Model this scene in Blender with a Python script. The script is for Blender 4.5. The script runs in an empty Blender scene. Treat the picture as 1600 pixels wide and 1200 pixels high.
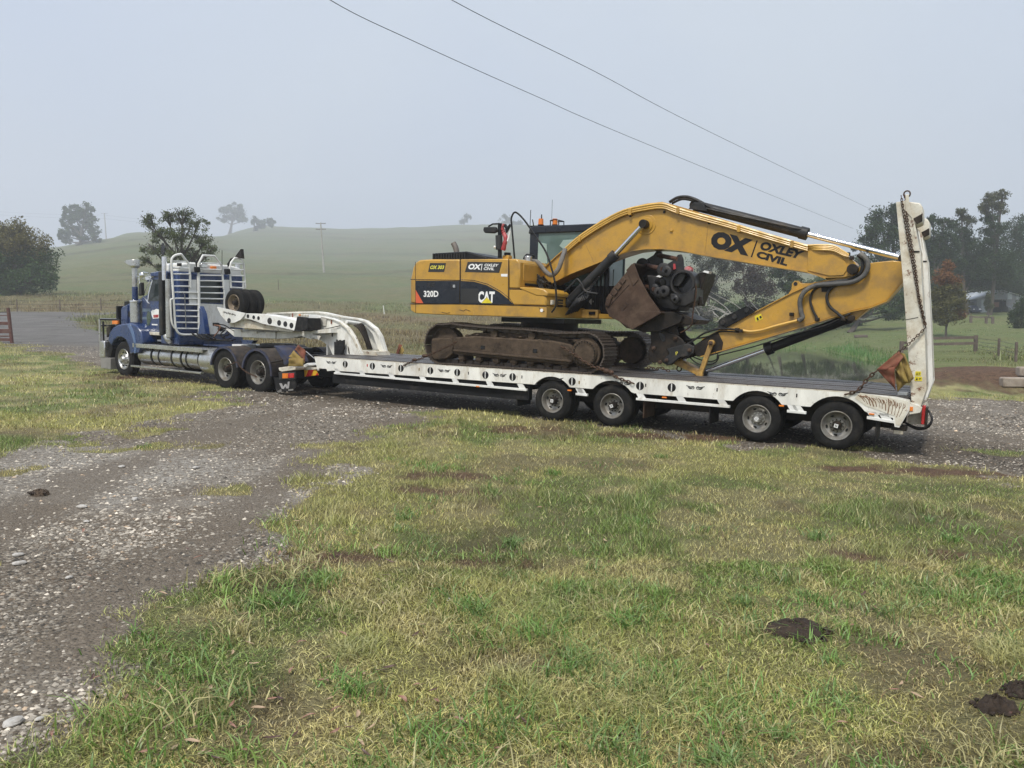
import bpy, math, random
import numpy as np
from mathutils import Vector, Matrix
R = math.radians
random.seed(7); rng = np.random.default_rng(7)
SC = bpy.context.scene; COL = SC.collection
# ---------------------------------------------------------------- camera, sky, sun, exposure
FPX = 1200.0; HOR = 515.0; HC = 1.963
cam_d = bpy.data.cameras.new('camera'); cam = bpy.data.objects.new('camera', cam_d); COL.objects.link(cam)
cam_d.sensor_width = 36.0; cam_d.lens = 36.0 * FPX / 1600.0; cam_d.clip_start = 0.05; cam_d.clip_end = 3000
PITCH = math.atan((600 - HOR) / FPX)
cam.location = (0, 0, HC); cam.rotation_euler = (R(90) - PITCH, 0, 0); SC.camera = cam
SUN_EL, SUN_AZ = 58.0, 205.0          # azimuth clockwise from +Y (the way the camera looks)
world = bpy.data.worlds.new('World'); SC.world = world; world.use_nodes = True
nt = world.node_tree; nt.nodes.clear()
o_ = nt.nodes.new('ShaderNodeOutputWorld'); mx = nt.nodes.new('ShaderNodeMixShader')
b1 = nt.nodes.new('ShaderNodeBackground'); b2 = nt.nodes.new('ShaderNodeBackground')
sk = nt.nodes.new('ShaderNodeTexSky'); sk.sky_type = 'NISHITA'; sk.sun_disc = False
sk.sun_elevation = R(SUN_EL); sk.sun_rotation = R(SUN_AZ); sk.dust_density = 4.0
nt.links.new(sk.outputs[0], b1.inputs[0]); b1.inputs[1].default_value = 0.055
tc = nt.nodes.new('ShaderNodeTexCoord'); no = nt.nodes.new('ShaderNodeTexNoise'); no.inputs['Scale'].default_value = 1.3
no.inputs['Detail'].default_value = 3
nt.links.new(tc.outputs['Generated'], no.inputs['Vector'])
cr = nt.nodes.new('ShaderNodeValToRGB'); nt.links.new(no.outputs['Fac'], cr.inputs[0])
cr.color_ramp.elements[0].position = .34; cr.color_ramp.elements[0].color = (.315, .388, .54, 1)
cr.color_ramp.elements[1].position = .68; cr.color_ramp.elements[1].color = (.455, .505, .56, 1)
nt.links.new(cr.outputs[0], b2.inputs[0]); b2.inputs[1].default_value = 0.59
mx.inputs[0].default_value = 0.8
nt.links.new(b1.outputs[0], mx.inputs[1]); nt.links.new(b2.outputs[0], mx.inputs[2]); nt.links.new(mx.outputs[0], o_.inputs[0])
sd = bpy.data.lights.new('sun', 'SUN'); sun = bpy.data.objects.new('sun', sd); COL.objects.link(sun)
sd.energy = 1.5; sd.angle = R(11); sd.color = (1.0, .955, .88)
sun.rotation_euler = (R(90 - SUN_EL), 0, R(180 - SUN_AZ)); sun.location = (0, -20, 40)
vs = SC.view_settings; vs.view_transform = 'Standard'; vs.look = 'None'; vs.gamma = 1; vs.exposure = 1.50; vs.use_curve_mapping = False
SC.render.engine = 'CYCLES'
cy = SC.cycles; cy.use_denoising = True; cy.max_bounces = 6; cy.diffuse_bounces = 3; cy.glossy_bounces = 3; cy.transmission_bounces = 4
cy.volume_bounces = 1; cy.transparent_max_bounces = 6; cy.volume_step_rate = 4; cy.caustics_reflective = False; cy.caustics_refractive = False

# ---------------------------------------------------------------- frames: points of the place from sight lines
_f = np.array([0, math.cos(PITCH), -math.sin(PITCH)]); _u = np.array([0, math.sin(PITCH), math.cos(PITCH)]); CAMP = np.array([0, 0, HC])
def ray(x, y): return np.array([1., 0, 0]) * (x - 800) / FPX + _u * (600 - y) / FPX + _f
class Frame:
    """right-handed frame of a vehicle: X to its rear, Y to its far side, Z up (tilted with the road)"""
    def __init__(s, O, yaw, tilt):
        a = R(-yaw); t = R(tilt)
        s.e1 = np.array([math.cos(a) * math.cos(t), math.sin(a) * math.cos(t), -math.sin(t)])
        s.e2 = np.array([-math.sin(a), math.cos(a), 0]); s.e3 = np.cross(s.e1, s.e2); s.O = np.array(O, float)
        s.M = Matrix([[s.e1[i], s.e2[i], s.e3[i]] for i in range(3)]).to_4x4()
    def hit(s, x, y, n, off):
        r = ray(x, y); t = ((s.O - CAMP) @ n + off) / (r @ n); q = CAMP + t * r - s.O
        return float(q @ s.e1), float(q @ s.e2), float(q @ s.e3)
    def L(s, x, y, T=0):
        q = s.hit(x, y, s.e2, T); return (q[0], q[2])
    def P(s, x, y, T=0):
        q = s.hit(x, y, s.e2, T); return (q[0], T, q[2])
    def F(s, x, y, X=0):
        q = s.hit(x, y, s.e1, X); return (q[1], q[2])
    def D(s, x, y, Z=0):
        q = s.hit(x, y, s.e3, Z); return (q[0], q[1])
    def poly(s, pts, T): return [s.L(x, y, T) for x, y in pts]
    def world(s, X, T, Z): return s.O + s.e1 * X + s.e2 * T + s.e3 * Z
A = Frame([5.258, 12.418, 0], 31.16, 1.70)       # low loader and the machine on it
K = Frame([-6.43, 19.345, .36], 34.43, 1.8)      # prime mover

# ---------------------------------------------------------------- object helpers
def tagit(o, label=None, cat=None, group=None, kind=None):
    if label: o['label'] = label
    if cat: o['category'] = cat
    if group: o['group'] = group
    if kind: o['kind'] = kind
    return o
def root(name, label, cat, frame=None, base=(0, 0, 0), group=None, loc=None, rotz=0):
    o = bpy.data.objects.new(name, None); COL.objects.link(o); o.empty_display_size = .2
    if frame:
        o.matrix_world = Matrix.Translation(Vector(frame.world(*base))) @ frame.M
    else:
        o.location = loc; o.rotation_euler = (0, 0, rotz)
    o['_b'] = list(base) if frame else [0, 0, 0]
    return tagit(o, label, cat, group)
def copy_tree(o, parent=None):
    c = o.copy(); COL.objects.link(c)
    if parent is not None:
        c.parent = parent
    for ch in list(o.children):
        copy_tree(ch, c)
    return c
class MB:
    def __init__(s): s.v = []; s.f = []
    def add(s, v, f):
        n = len(s.v); s.v += [tuple(p) for p in v]; s.f += [tuple(i + n for i in q) for q in f]; return s
    def box(s, x0, x1, y0, y1, z0, z1):
        return s.add([(x0, y0, z0), (x1, y0, z0), (x1, y1, z0), (x0, y1, z0), (x0, y0, z1), (x1, y0, z1), (x1, y1, z1), (x0, y1, z1)],
                     [(0, 3, 2, 1), (4, 5, 6, 7), (0, 1, 5, 4), (1, 2, 6, 5), (2, 3, 7, 6), (3, 0, 4, 7)])
    def prism(s, poly, t0, t1, inset=0):
        n = len(poly)
        ar = sum(poly[i][0] * poly[(i + 1) % n][1] - poly[(i + 1) % n][0] * poly[i][1] for i in range(n))
        if ar < 0: poly = poly[::-1]
        v = [(x, t0, z) for x, z in poly] + [(x, t1, z) for x, z in poly]
        f = [tuple(range(n)), tuple(range(2 * n - 1, n - 1, -1))] + [(i, i + n, (i + 1) % n + n, (i + 1) % n) for i in range(n)]
        return s.add(v, f)
    def prismX(s, poly, x0, x1):      # poly in (T, Z)
        n = len(poly)
        ar = sum(poly[i][0] * poly[(i + 1) % n][1] - poly[(i + 1) % n][0] * poly[i][1] for i in range(n))
        if ar < 0: poly = poly[::-1]
        v = [(x0, y, z) for y, z in poly] + [(x1, y, z) for y, z in poly]
        f = [tuple(range(n - 1, -1, -1)), tuple(range(n, 2 * n))] + [(i, (i + 1) % n, (i + 1) % n + n, i + n) for i in range(n)]
        return s.add(v, f)
    def tube(s, pts, r, n=8, closed=False, cap=True):
        P = [Vector(p) for p in pts]; m = len(P); rr = r if hasattr(r, '__len__') else [r] * m
        base = len(s.v); up = None
        for i, p in enumerate(P):
            if closed: d = P[(i + 1) % m] - P[i - 1]
            else: d = P[min(i + 1, m - 1)] - P[max(i - 1, 0)]
            d.normalize()
            if up is None:
                up = Vector((0, 0, 1)) if abs(d.z) < .9 else Vector((1, 0, 0))
            a = d.cross(up)
            if a.length < 1e-4: a = d.cross(Vector((0, 1, 0)))
            a.normalize(); b = a.cross(d); b.normalize(); up = b
            for k in range(n):
                t = 2 * math.pi * k / n
                q = p + (a * math.cos(t) + b * math.sin(t)) * rr[i]; s.v.append((q.x, q.y, q.z))
        for i in range(m if closed else m - 1):
            for k in range(n):
                j = (i + 1) % m
                s.f.append((base + i * n + k, base + i * n + (k + 1) % n, base + j * n + (k + 1) % n, base + j * n + k))
        if cap and not closed:
            s.f.append(tuple(base + k for k in range(n))[::-1]); s.f.append(tuple(base + (m - 1) * n + k for k in range(n)))
        return s
    def cyl(s, p0, p1, r0, r1=None, n=16):
        return s.tube([p0, p1], [r0, r0 if r1 is None else r1], n)
    def lathe(s, c, prof, n=32):      # about the Y axis; prof = [(y, r)]
        base = len(s.v); m = len(prof)
        for y, r in prof:
            for k in range(n):
                t = 2 * math.pi * k / n; s.v.append((c[0] + r * math.cos(t), c[1] + y, c[2] + r * math.sin(t)))
        for i in range(m - 1):
            for k in range(n):
                s.f.append((base + i * n + k, base + i * n + (k + 1) % n, base + (i + 1) * n + (k + 1) % n, base + (i + 1) * n + k))
        return s
    def sphere(s, c, r, sc=(1, 1, 1), n=10, m=6):
        base = len(s.v)
        for i in range(m + 1):
            th = math.pi * i / m
            for k in range(n):
                t = 2 * math.pi * k / n
                s.v.append((c[0] + r * sc[0] * math.sin(th) * math.cos(t), c[1] + r * sc[1] * math.sin(th) * math.sin(t), c[2] + r * sc[2] * math.cos(th)))
        for i in range(m):
            for k in range(n):
                s.f.append((base + i * n + k, base + (i + 1) * n + k, base + (i + 1) * n + (k + 1) % n, base + i * n + (k + 1) % n))
        return s
    def build(s, name, mat, parent=None, bevel=0, smooth=True, label=None, rel=True):
        b = parent.get('_b', [0, 0, 0]) if (parent is not None and rel) else [0, 0, 0]
        me = bpy.data.meshes.new(name)
        me.from_pydata([(x - b[0], y - b[1], z - b[2]) for x, y, z in s.v], [], s.f); me.update()
        me.materials.append(mat)
        o = bpy.data.objects.new(name, me); COL.objects.link(o)
        if parent is not None:
            o.parent = parent; o['_b'] = list(b)
        if smooth:
            me.polygons.foreach_set('use_smooth', [True] * len(me.polygons))
            me.set_sharp_from_angle(angle=R(35))
        if bevel:
            m = o.modifiers.new('bevel', 'BEVEL'); m.width = bevel; m.segments = 2; m.limit_method = 'ANGLE'; m.angle_limit = R(40)
        if label: o['label'] = label
        return o
def boxobj(name, mat, parent, *b, bevel=.006, label=None): return MB().box(*b).build(name, mat, parent, bevel, label=label)
def spline(pts, n=6):
    P = [Vector(p) for p in pts]; out = []
    for i in range(len(P) - 1):
        p0 = P[max(i - 1, 0)]; p1 = P[i]; p2 = P[i + 1]; p3 = P[min(i + 2, len(P) - 1)]
        for k in range(n):
            t = k / n
            out.append(.5 * ((2 * p1) + (p2 - p0) * t + (2 * p0 - 5 * p1 + 4 * p2 - p3) * t * t + (3 * p1 - p0 - 3 * p2 + p3) * t ** 3))
    out.append(P[-1]); return [tuple(p) for p in out]
def spline2(pts, n=5): return [(p[0], p[2]) for p in spline([(x, 0, z) for x, z in pts], n)]
def chain_mb(pts, link=.075, r=.008):
    m = MB(); P = [Vector(p) for p in pts]; L = [0]
    for i in range(1, len(P)): L.append(L[-1] + (P[i] - P[i - 1]).length)
    def at(s):
        for i in range(1, len(P)):
            if s <= L[i] or i == len(P) - 1:
                t = (s - L[i - 1]) / max(L[i] - L[i - 1], 1e-6); return P[i - 1].lerp(P[i], t)
    n = max(2, int(L[-1] / (link * .72)))
    for k in range(n):
        a = at(L[-1] * k / n); b = at(L[-1] * (k + 1) / n); d = (b - a).normalized()
        side = d.cross(Vector((0, 1, 0)));
        if side.length < .1: side = d.cross(Vector((1, 0, 0)))
        side.normalize(); o = d.cross(side)
        w = side if k % 2 else o
        w = (w * .9 + o * random.uniform(-.4, .4)).normalized()
        c = (a + b) / 2; h = link * .5; ww = link * .27
        ring = [c + d * (h * math.cos(t)) + w * (ww * math.sin(t)) for t in [2 * math.pi * j / 8 for j in range(8)]]
        m.tube(ring, r, 5, closed=True)
    return m
def text_mb(body, quad, T, off=0.0, depth=.004, shear=0.0, sp=1.0):
    """flat lettering laid into the XZ quad (lower left, lower right, upper right, upper left), facing the near side"""
    cu = bpy.data.curves.new('t', 'FONT'); cu.body = body; cu.size = 1; cu.offset = off; cu.resolution_u = 3; cu.shear = shear; cu.space_character = sp
    cu.fill_mode = 'FRONT'
    ob = bpy.data.objects.new('t', cu); COL.objects.link(ob)
    dg = bpy.context.evaluated_depsgraph_get(); me = bpy.data.meshes.new_from_object(ob.evaluated_get(dg))
    v = [tuple(q.co) for q in me.vertices]; f = [tuple(p.vertices) for p in me.polygons]
    bpy.data.objects.remove(ob); bpy.data.curves.remove(cu); bpy.data.meshes.remove(me)
    x0 = min(p[0] for p in v); x1 = max(p[0] for p in v); y0 = min(p[1] for p in v); y1 = max(p[1] for p in v)
    q = [np.array(c) for c in quad]; out = []
    for p in v:
        s = (p[0] - x0) / (x1 - x0); t = (p[1] - y0) / (y1 - y0)
        w = (1 - t) * ((1 - s) * q[0] + s * q[1]) + t * ((1 - s) * q[3] + s * q[2]); out.append((w[0], T, w[1]))
    return MB().add(out, f)

# ---------------------------------------------------------------- materials
def nodes(name):
    m = bpy.data.materials.new(name); m.use_nodes = True; n = m.node_tree; return m, n, n.nodes['Principled BSDF']
def paint(name, col, rough=.45, metal=0.0, dirt=None, damt=.35, rust=None, ramt=0.0, scale=3.0, bump=.15, var=.12, coat=0.0, sx=(1, 1, 1), fine=60):
    m, n, b = nodes(name)
    tc = n.nodes.new('ShaderNodeTexCoord'); mp = n.nodes.new('ShaderNodeMapping'); mp.inputs['Scale'].default_value = sx
    n.links.new(tc.outputs['Object'], mp.inputs[0])
    def noise(sc, det=6, rg=.6):
        t = n.nodes.new('ShaderNodeTexNoise'); t.inputs['Scale'].default_value = sc; t.inputs['Detail'].default_value = det; t.inputs['Roughness'].default_value = rg
        n.links.new(mp.outputs[0], t.inputs['Vector']); return t.outputs['Fac']
    def rng_(src, a, b_, lo=0, hi=1):
        t = n.nodes.new('ShaderNodeMapRange'); t.inputs[1].default_value = a; t.inputs[2].default_value = b_; t.inputs[3].default_value = lo; t.inputs[4].default_value = hi
        n.links.new(src, t.inputs[0]); return t.outputs[0]
    def mix(fac, a, b_):
        t = n.nodes.new('ShaderNodeMix'); t.data_type = 'RGBA'
        if isinstance(fac, float): t.inputs[0].default_value = fac
        else: n.links.new(fac, t.inputs[0])
        for i, c in ((6, a), (7, b_)):
            if isinstance(c, tuple): t.inputs[i].default_value = c
            else: n.links.new(c, t.inputs[i])
        return t.outputs[2]
    c = tuple(col) + (1,); dark = tuple(x * (1 - var * 2) for x in col) + (1,)
    out = mix(rng_(noise(scale * .7, 4), .35, .65), c, dark)
    if dirt:
        f = rng_(noise(scale, 9, .72), .62 - damt * .45, .75 - damt * .15, 0, .85)
        out = mix(f, out, tuple(dirt) + (1,))
        g = rng_(noise(fine, 4), .55, .75, 0, damt)
        out = mix(g, out, tuple(dirt) + (1,))
    if rust and ramt > 0:
        f = rng_(noise(scale * 2.3, 10, .75), .70 - ramt * .3, .74 - ramt * .25)
        out = mix(f, out, tuple(rust) + (1,))
    n.links.new(out, b.inputs['Base Color'])
    rr = rng_(noise(scale * 2, 6), .3, .7, max(rough - .12, .03), min(rough + .15, 1)); n.links.new(rr, b.inputs['Roughness'])
    b.inputs['Metallic'].default_value = metal; b.inputs['Coat Weight'].default_value = coat; b.inputs['Coat Roughness'].default_value = .15
    if bump:
        bp = n.nodes.new('ShaderNodeBump'); bp.inputs['Strength'].default_value = bump; bp.inputs['Distance'].default_value = .01
        n.links.new(noise(fine * .5, 6), bp.inputs['Height']); n.links.new(bp.outputs[0], b.inputs['Normal'])
    return m
RUST = (.16, .065, .03); MUD = (.16, .125, .09); DUST = (.28, .25, .2)
M = {}
M['white'] = paint('white_trailer_paint', (.87, .86, .79), .42, dirt=(.46, .40, .30), damt=.26, rust=RUST, ramt=.26, scale=3.0, sx=(1.6, 1, .55))
M['white_rusty'] = paint('rusty_white_paint', (.80, .77, .66), .5, dirt=(.42, .34, .22), damt=.45, rust=RUST, ramt=.42, scale=3.5)
M['white_clean'] = paint('white_rack_paint', (.84, .84, .80), .35, dirt=(.5, .46, .38), damt=.12)
M['yellow'] = paint('digger_yellow', (.53, .295, .036), .36, dirt=(.24, .15, .06), damt=.34, rust=(.12, .07, .04), ramt=.03, scale=1.6, coat=.25, bump=.05, var=.05)
M['yellow_old'] = paint('worn_digger_yellow', (.58, .34, .07), .5, dirt=(.12, .085, .055), damt=.5, rust=RUST, ramt=.25, scale=5)
M['black'] = paint('black_paint', (.010, .0105, .012), .45, dirt=(.05, .045, .04), damt=.18)
M['decal'] = paint('navy_black_panel', (.016, .020, .028), .32, dirt=(.06, .06, .06), damt=.2, scale=2, bump=.02, coat=.2)
M['blackgloss'] = paint('black_gloss', (.012, .012, .014), .2, bump=0)
M['grey'] = paint('charcoal_cylinder_paint', (.03, .031, .032), .45, dirt=(.085, .07, .055), damt=.22)
M['darksteel'] = paint('dark_greasy_steel', (.018, .0165, .015), .5, .2, dirt=(.055, .04, .028), damt=.45, rust=(.06, .03, .018), ramt=.3, scale=6)
M['bucketsteel'] = paint('worn_brown_steel', (.082, .050, .034), .5, .15, dirt=(.13, .09, .062), damt=.35, rust=(.10, .05, .03), ramt=.3, scale=4, var=.2)
M['trackmud'] = paint('muddy_track_steel', (.055, .039, .027), .75, .05, dirt=(.115, .083, .056), damt=.55, rust=(.05, .035, .025), ramt=.35, scale=7, bump=.7, var=.25)
M['shoe'] = paint('worn_track_shoe', (.11, .09, .075), .5, .35, dirt=(.095, .07, .05), damt=.55, rust=(.05, .035, .025), ramt=.25, scale=9, bump=.4)
M['chrome'] = paint('chrome', (.78, .78, .78), .12, 1.0, bump=0, var=.03)
M['alloy'] = paint('polished_alloy', (.62, .62, .60), .3, .9, dirt=(.35, .32, .27), damt=.25, bump=.05, var=.06)
M['rim'] = paint('dusty_silver_rim', (.36, .35, .32), .42, .5, dirt=(.17, .14, .10), damt=.4, scale=6)
M['rim_brown'] = paint('dirty_brown_rim', (.30, .24, .17), .6, .3, dirt=(.16, .11, .07), damt=.4, scale=8)
M['tyre'] = paint('tyre_rubber', (.011, .011, .011), .85, dirt=(.040, .036, .03), damt=.3, scale=8, bump=.3, fine=90)
M['rubber'] = paint('hose_rubber', (.014, .014, .015), .5, dirt=(.06, .055, .048), damt=.3, scale=12)
M['blue'] = paint('truck_blue', (.011, .038, .14), .3, dirt=(.08, .085, .10), damt=.15, coat=.6, bump=.02)
M['bluedark'] = paint('dusty_blue_guard', (.024, .032, .075), .5, dirt=(.10, .08, .06), damt=.35, scale=4)
M['guardtop'] = paint('dusty_guard_top', (.035, .033, .033), .7, dirt=(.11, .085, .065), damt=.5, scale=6)
M['glass'] = paint('dark_window_glass', (.03, .04, .042), .06, bump=0, var=.02)
M['cabglass'] = paint('green_cab_glass', (.11, .17, .155), .08, bump=0, var=.1)
M['orange'] = paint('orange_lens', (.85, .24, .03), .25, bump=0); M['red'] = paint('red_lens', (.55, .03, .03), .25, bump=0)
M['redplastic'] = paint('faded_red_plastic', (.42, .045, .05), .5, dirt=(.5, .4, .35), damt=.2)
M['flagred'] = paint('faded_red_canvas', (.20, .06, .04), .9, dirt=(.22, .12, .07), damt=.5, scale=8)
M['flagyellow'] = paint('faded_yellow_canvas', (.29, .21, .06), .9, dirt=(.25, .17, .07), damt=.5, scale=8)
M['chain'] = paint('rusty_chain', (.05, .032, .022), .7, .3, dirt=(.12, .055, .025), damt=.5, scale=20)
M['textwhite'] = paint('white_lettering', (.85, .85, .83), .4, bump=0, var=.02)
M['textblack'] = paint('black_lettering', (.018, .018, .02), .45, bump=0, var=.02)
M['textyellow'] = paint('yellow_lettering', (.80, .72, .08), .4, bump=0, var=.02)
M['decalgrey'] = paint('charcoal_decal', (.028, .028, .028), .45, bump=0)
M['signyellow'] = paint('yellow_sticker', (.80, .66, .03), .4, bump=0)
M['wood'] = paint('weathered_deck_timber', (.115, .108, .105), .32, dirt=(.055, .045, .04), damt=.5, scale=3, sx=(.35, 6, 2), bump=.6, var=.3, fine=40)
M['fencewood'] = paint('old_fence_timber', (.16, .125, .10), .85, dirt=(.09, .07, .055), damt=.5, scale=4, bump=.6)
M['redwood'] = paint('maroon_gate_paint', (.11, .035, .028), .75, dirt=(.14, .10, .08), damt=.4, scale=5)
M['bark'] = paint('grey_bark', (.10, .085, .07), .9, dirt=(.07, .055, .045), damt=.5, scale=4, bump=.8, sx=(3, 3, .6))
M['polewood'] = paint('pale_pole_timber', (.42, .40, .36), .9, dirt=(.28, .26, .22), damt=.3)
M['tin'] = paint('weathered_corrugated_iron', (.17, .19, .21), .55, .3, dirt=(.18, .17, .15), damt=.4, rust=(.2, .12, .08), ramt=.12, scale=1.5)
M['tinroof'] = paint('bright_roof_iron', (.66, .69, .72), .4, .3, dirt=(.4, .4, .4), damt=.15)
M['log'] = paint('split_log_timber', (.34, .29, .235), .85, dirt=(.2, .16, .12), damt=.4, scale=4)
M['dung'] = paint('dark_cow_dung', (.035, .026, .02), .8, dirt=(.07, .05, .035), damt=.4, scale=15, bump=1.0)
M['stone'] = paint('pale_stone', (.48, .46, .42), .85, dirt=(.3, .27, .23), damt=.4, scale=20)
for _k in ('tyre', 'rubber', 'black', 'grey', 'darksteel', 'guardtop', 'trackmud', 'bucketsteel', 'dung', 'wood', 'flagred', 'flagyellow', 'textblack', 'decal'): M[_k].node_tree.nodes['Principled BSDF'].inputs['Specular IOR Level'].default_value = .22
M['leafdry'] = paint('dry_gum_leaf', (.26, .12, .08), .6, dirt=(.36, .24, .17), damt=.5, scale=20, var=.25)
# ================================================================ terrain
def sstep(a, b, x):
    if np.isscalar(a) and a > b: return 1 - sstep(b, a, x)
    t = np.clip((x - a) / (b - a), 0, 1); return t * t * (3 - 2 * t)
_lat = rng.random((256, 256))
def vnoise(x, y):
    xi = np.floor(x).astype(int); yi = np.floor(y).astype(int); fx = x - xi; fy = y - yi
    fx = fx * fx * (3 - 2 * fx); fy = fy * fy * (3 - 2 * fy)
    a = _lat[xi & 255, yi & 255]; b = _lat[(xi + 1) & 255, yi & 255]; c = _lat[xi & 255, (yi + 1) & 255]; d = _lat[(xi + 1) & 255, (yi + 1) & 255]
    return (a * (1 - fx) + b * fx) * (1 - fy) + (c * (1 - fx) + d * fx) * fy
def fbm(x, y, s, o=4):
    v = 0; a = .5; t = 0
    for k in range(o):
        v = v + a * vnoise(x * s + 17.3 * k, y * s + 9.1 * k); t += a; a *= .55; s *= 2.03
    return v / t
PROF = {  # sight column: (distance, sight row) of the rising ground behind the truck
    -900: [(40, 520), (75, 495), (130, 480), (260, 470), (400, 468)],
    -200: [(40, 530), (75, 490), (100, 470), (130, 458), (170, 445), (260, 425)],
    60: [(40, 537), (60, 505), (75, 488), (100, 466), (130, 452), (170, 428), (262, 387)],
    230: [(40, 540), (60, 508), (75, 489), (100, 466), (130, 452), (170, 425), (300, 361)],
    420: [(40, 548), (60, 520), (90, 490), (120, 470), (160, 448), (240, 402), (390, 351)],
    560: [(40, 552), (60, 524), (90, 493), (120, 473), (160, 450), (240, 405), (400, 355)],
    760: [(40, 555), (60, 528), (90, 497), (120, 477), (160, 453), (240, 407), (400, 348)],
    900: [(40, 558), (60, 533), (90, 502), (120, 480), (160, 457), (240, 412), (400, 350)],
    1080: [(38, 572), (60, 547), (85, 528), (110, 498), (140, 482), (200, 455), (400, 362)],
    1240: [(38, 582), (60, 557), (88, 541), (100, 528), (115, 508), (130, 497), (170, 480), (400, 385)],
    1360: [(38, 580), (60, 553), (80, 535), (95, 518), (115, 500), (135, 489), (200, 468), (400, 400)],
    1470: [(38, 574), (50, 553), (70, 535), (80, 526), (100, 508), (118, 497), (135, 487), (200, 465), (400, 410)],
    1620: [(38, 572), (50, 551), (70, 533), (80, 524), (100, 507), (118, 497), (135, 487), (200, 466), (400, 415)],
    2500: [(38, 565), (80, 528), (135, 500), (400, 470)],
}
FARK = 3.4
def far(d): return d if d <= 160 else 160 + (d - 160) * FARK      # the hill stands well back in the mist
_cols = np.array(sorted(PROF)); _lY = np.linspace(math.log(20), math.log(1500), 150); _tab = []
for c in _cols:
    pts = PROF[c]; pts = [(far(p[0]), p[1]) for p in pts]; Y = np.array([p[0] for p in pts], float); z = []
    for yy, py in pts:
        r = ray(c, py); z.append(HC + yy * r[2] / r[1])
    Y = np.append(Y, [Y[-1] + 90, 1600]); z = np.append(z, [z[-1] - 1.0, z[-1] - 16])
    zz = np.interp(np.exp(_lY), Y, z)
    k = np.array([1, 2, 3, 4, 3, 2, 1.]); k /= k.sum(); zz = np.convolve(np.pad(zz, 3, 'edge'), k, 'valid')
    _tab.append(zz)
_tab = np.array(_tab)
POND = np.array([A.world(0, 0, 0)[:2]] * 0 or [(7.0, 29.5), (9.5, 28.6), (13, 29.5), (16.5, 33), (19.5, 39), (23.5, 50), (28, 66), (34, 84), (31, 89), (24, 88), (18, 75), (13, 58), (9.5, 45), (7.2, 36)])
WL = -.12
def sdist(poly, x, y):   # signed distance, positive inside
    x = np.asarray(x, float); y = np.asarray(y, float); ins = np.zeros(x.shape, bool); dm = np.full(x.shape, 1e9)
    n = len(poly)
    for i in range(n):
        x0, y0 = poly[i]; x1, y1 = poly[(i + 1) % n]
        c = (y0 > y) != (y1 > y)
        with np.errstate(divide='ignore', invalid='ignore'):
            xx = (x1 - x0) * (y - y0) / (y1 - y0 + 1e-12) + x0
        ins ^= c & (x < xx)
        dx, dy = x1 - x0, y1 - y0; t = np.clip(((x - x0) * dx + (y - y0) * dy) / (dx * dx + dy * dy + 1e-12), 0, 1)
        dm = np.minimum(dm, np.hypot(x - x0 - t * dx, y - y0 - t * dy))
    return np.where(ins, dm, -dm)
MOUND = None
def zfun(x, y, rough=True):
    x = np.asarray(x, float); y = np.asarray(y, float)
    xc = np.clip(x, -60, 60); yc = np.clip(y, -60, 60)
    zp = -.0297 * (.8557 * (xc - 5.258) - .5175 * (yc - 12.418))
    Y = np.maximum(y, 1.0); col = np.clip(800 + 1200 * x / Y, _cols[0], _cols[-1])
    ly = np.clip(np.log(np.maximum(Y, 20.001)), _lY[0], _lY[-1])
    fi = (ly - _lY[0]) / (_lY[1] - _lY[0]); i0 = np.clip(fi.astype(int), 0, len(_lY) - 2); fy = fi - i0
    ci = np.clip(np.searchsorted(_cols, col, side='right') - 1, 0, len(_cols) - 2); fc = (col - _cols[ci]) / (_cols[ci + 1] - _cols[ci])
    fc = fc * fc * (3 - 2 * fc)
    g = lambda c: _tab[c, i0] * (1 - fy) + _tab[c, i0 + 1] * fy
    zt = g(ci) * (1 - fc) + g(ci + 1) * fc
    w = sstep(22, 38, y); z = zp * (1 - w) + zt * w
    s = sdist(POND, x, y); z = np.where(s > -3, z * (1 - sstep(-3, 0, s)) + (WL + .05) * sstep(-3, 0, s), z); z = z - .9 * sstep(0, 3, s) - .06 * sstep(-.3, .1, s)
    if MOUND is not None: z = z + .62 * sstep(1.15, .2, np.sqrt(((x - MOUND[0]) / 4.2) ** 2 + ((y - MOUND[1]) / 3.2) ** 2) + (fbm(x, y, .8, 3) - .5) * .35)
    if rough:
        z = z + (fbm(x, y, .9, 3) - .5) * .05 * sstep(0, 4, np.hypot(x, y)) * (1 + 6 * sstep(40, 120, y)) + (fbm(x + 50, y, .05, 2) - .5) * 2.0 * sstep(90, 200, y)
    return z
def hitground(px, py):
    r = ray(px, py); t0 = 1.0
    for k in range(4000):
        t1 = t0 * 1.01; q = CAMP + r * t1
        if q[2] < float(zfun(q[0], q[1], False)): return (q[0], q[1])
        t0 = t1
    return (q[0], q[1])
G_PX = [(-120, 1250), (20, 1165), (120, 1085), (185, 1010), (235, 930), (330, 880), (400, 850), (465, 805), (530, 775), (560, 735), (545, 712), (590, 685), (625, 662), (665, 645), (755, 642), (855, 656),
        (955, 671), (1180, 695), (1310, 712), (1450, 728), (1600, 750), (1900, 800), (2300, 700), (1900, 655), (1600, 631), (1450, 620), (1300, 602), (1120, 590), (900, 578), (740, 566), (560, 555),
        (300, 535), (165, 521), (132, 510), (112, 498), (140, 492), (220, 491), (220, 488.5), (100, 488.5), (-60, 487), (-400, 492), (-200, 520), (10, 535), (40, 541), (75, 551), (120, 561), (170, 577), (235, 588), (330, 599), (372, 612),
        (320, 636), (250, 655), (150, 674), (60, 692), (-60, 715), (-300, 760), (-500, 1000)]
GRAV = np.array([hitground(*p) for p in G_PX])
def gravel_sd(x, y): return sdist(GRAV, x, y)
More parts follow.
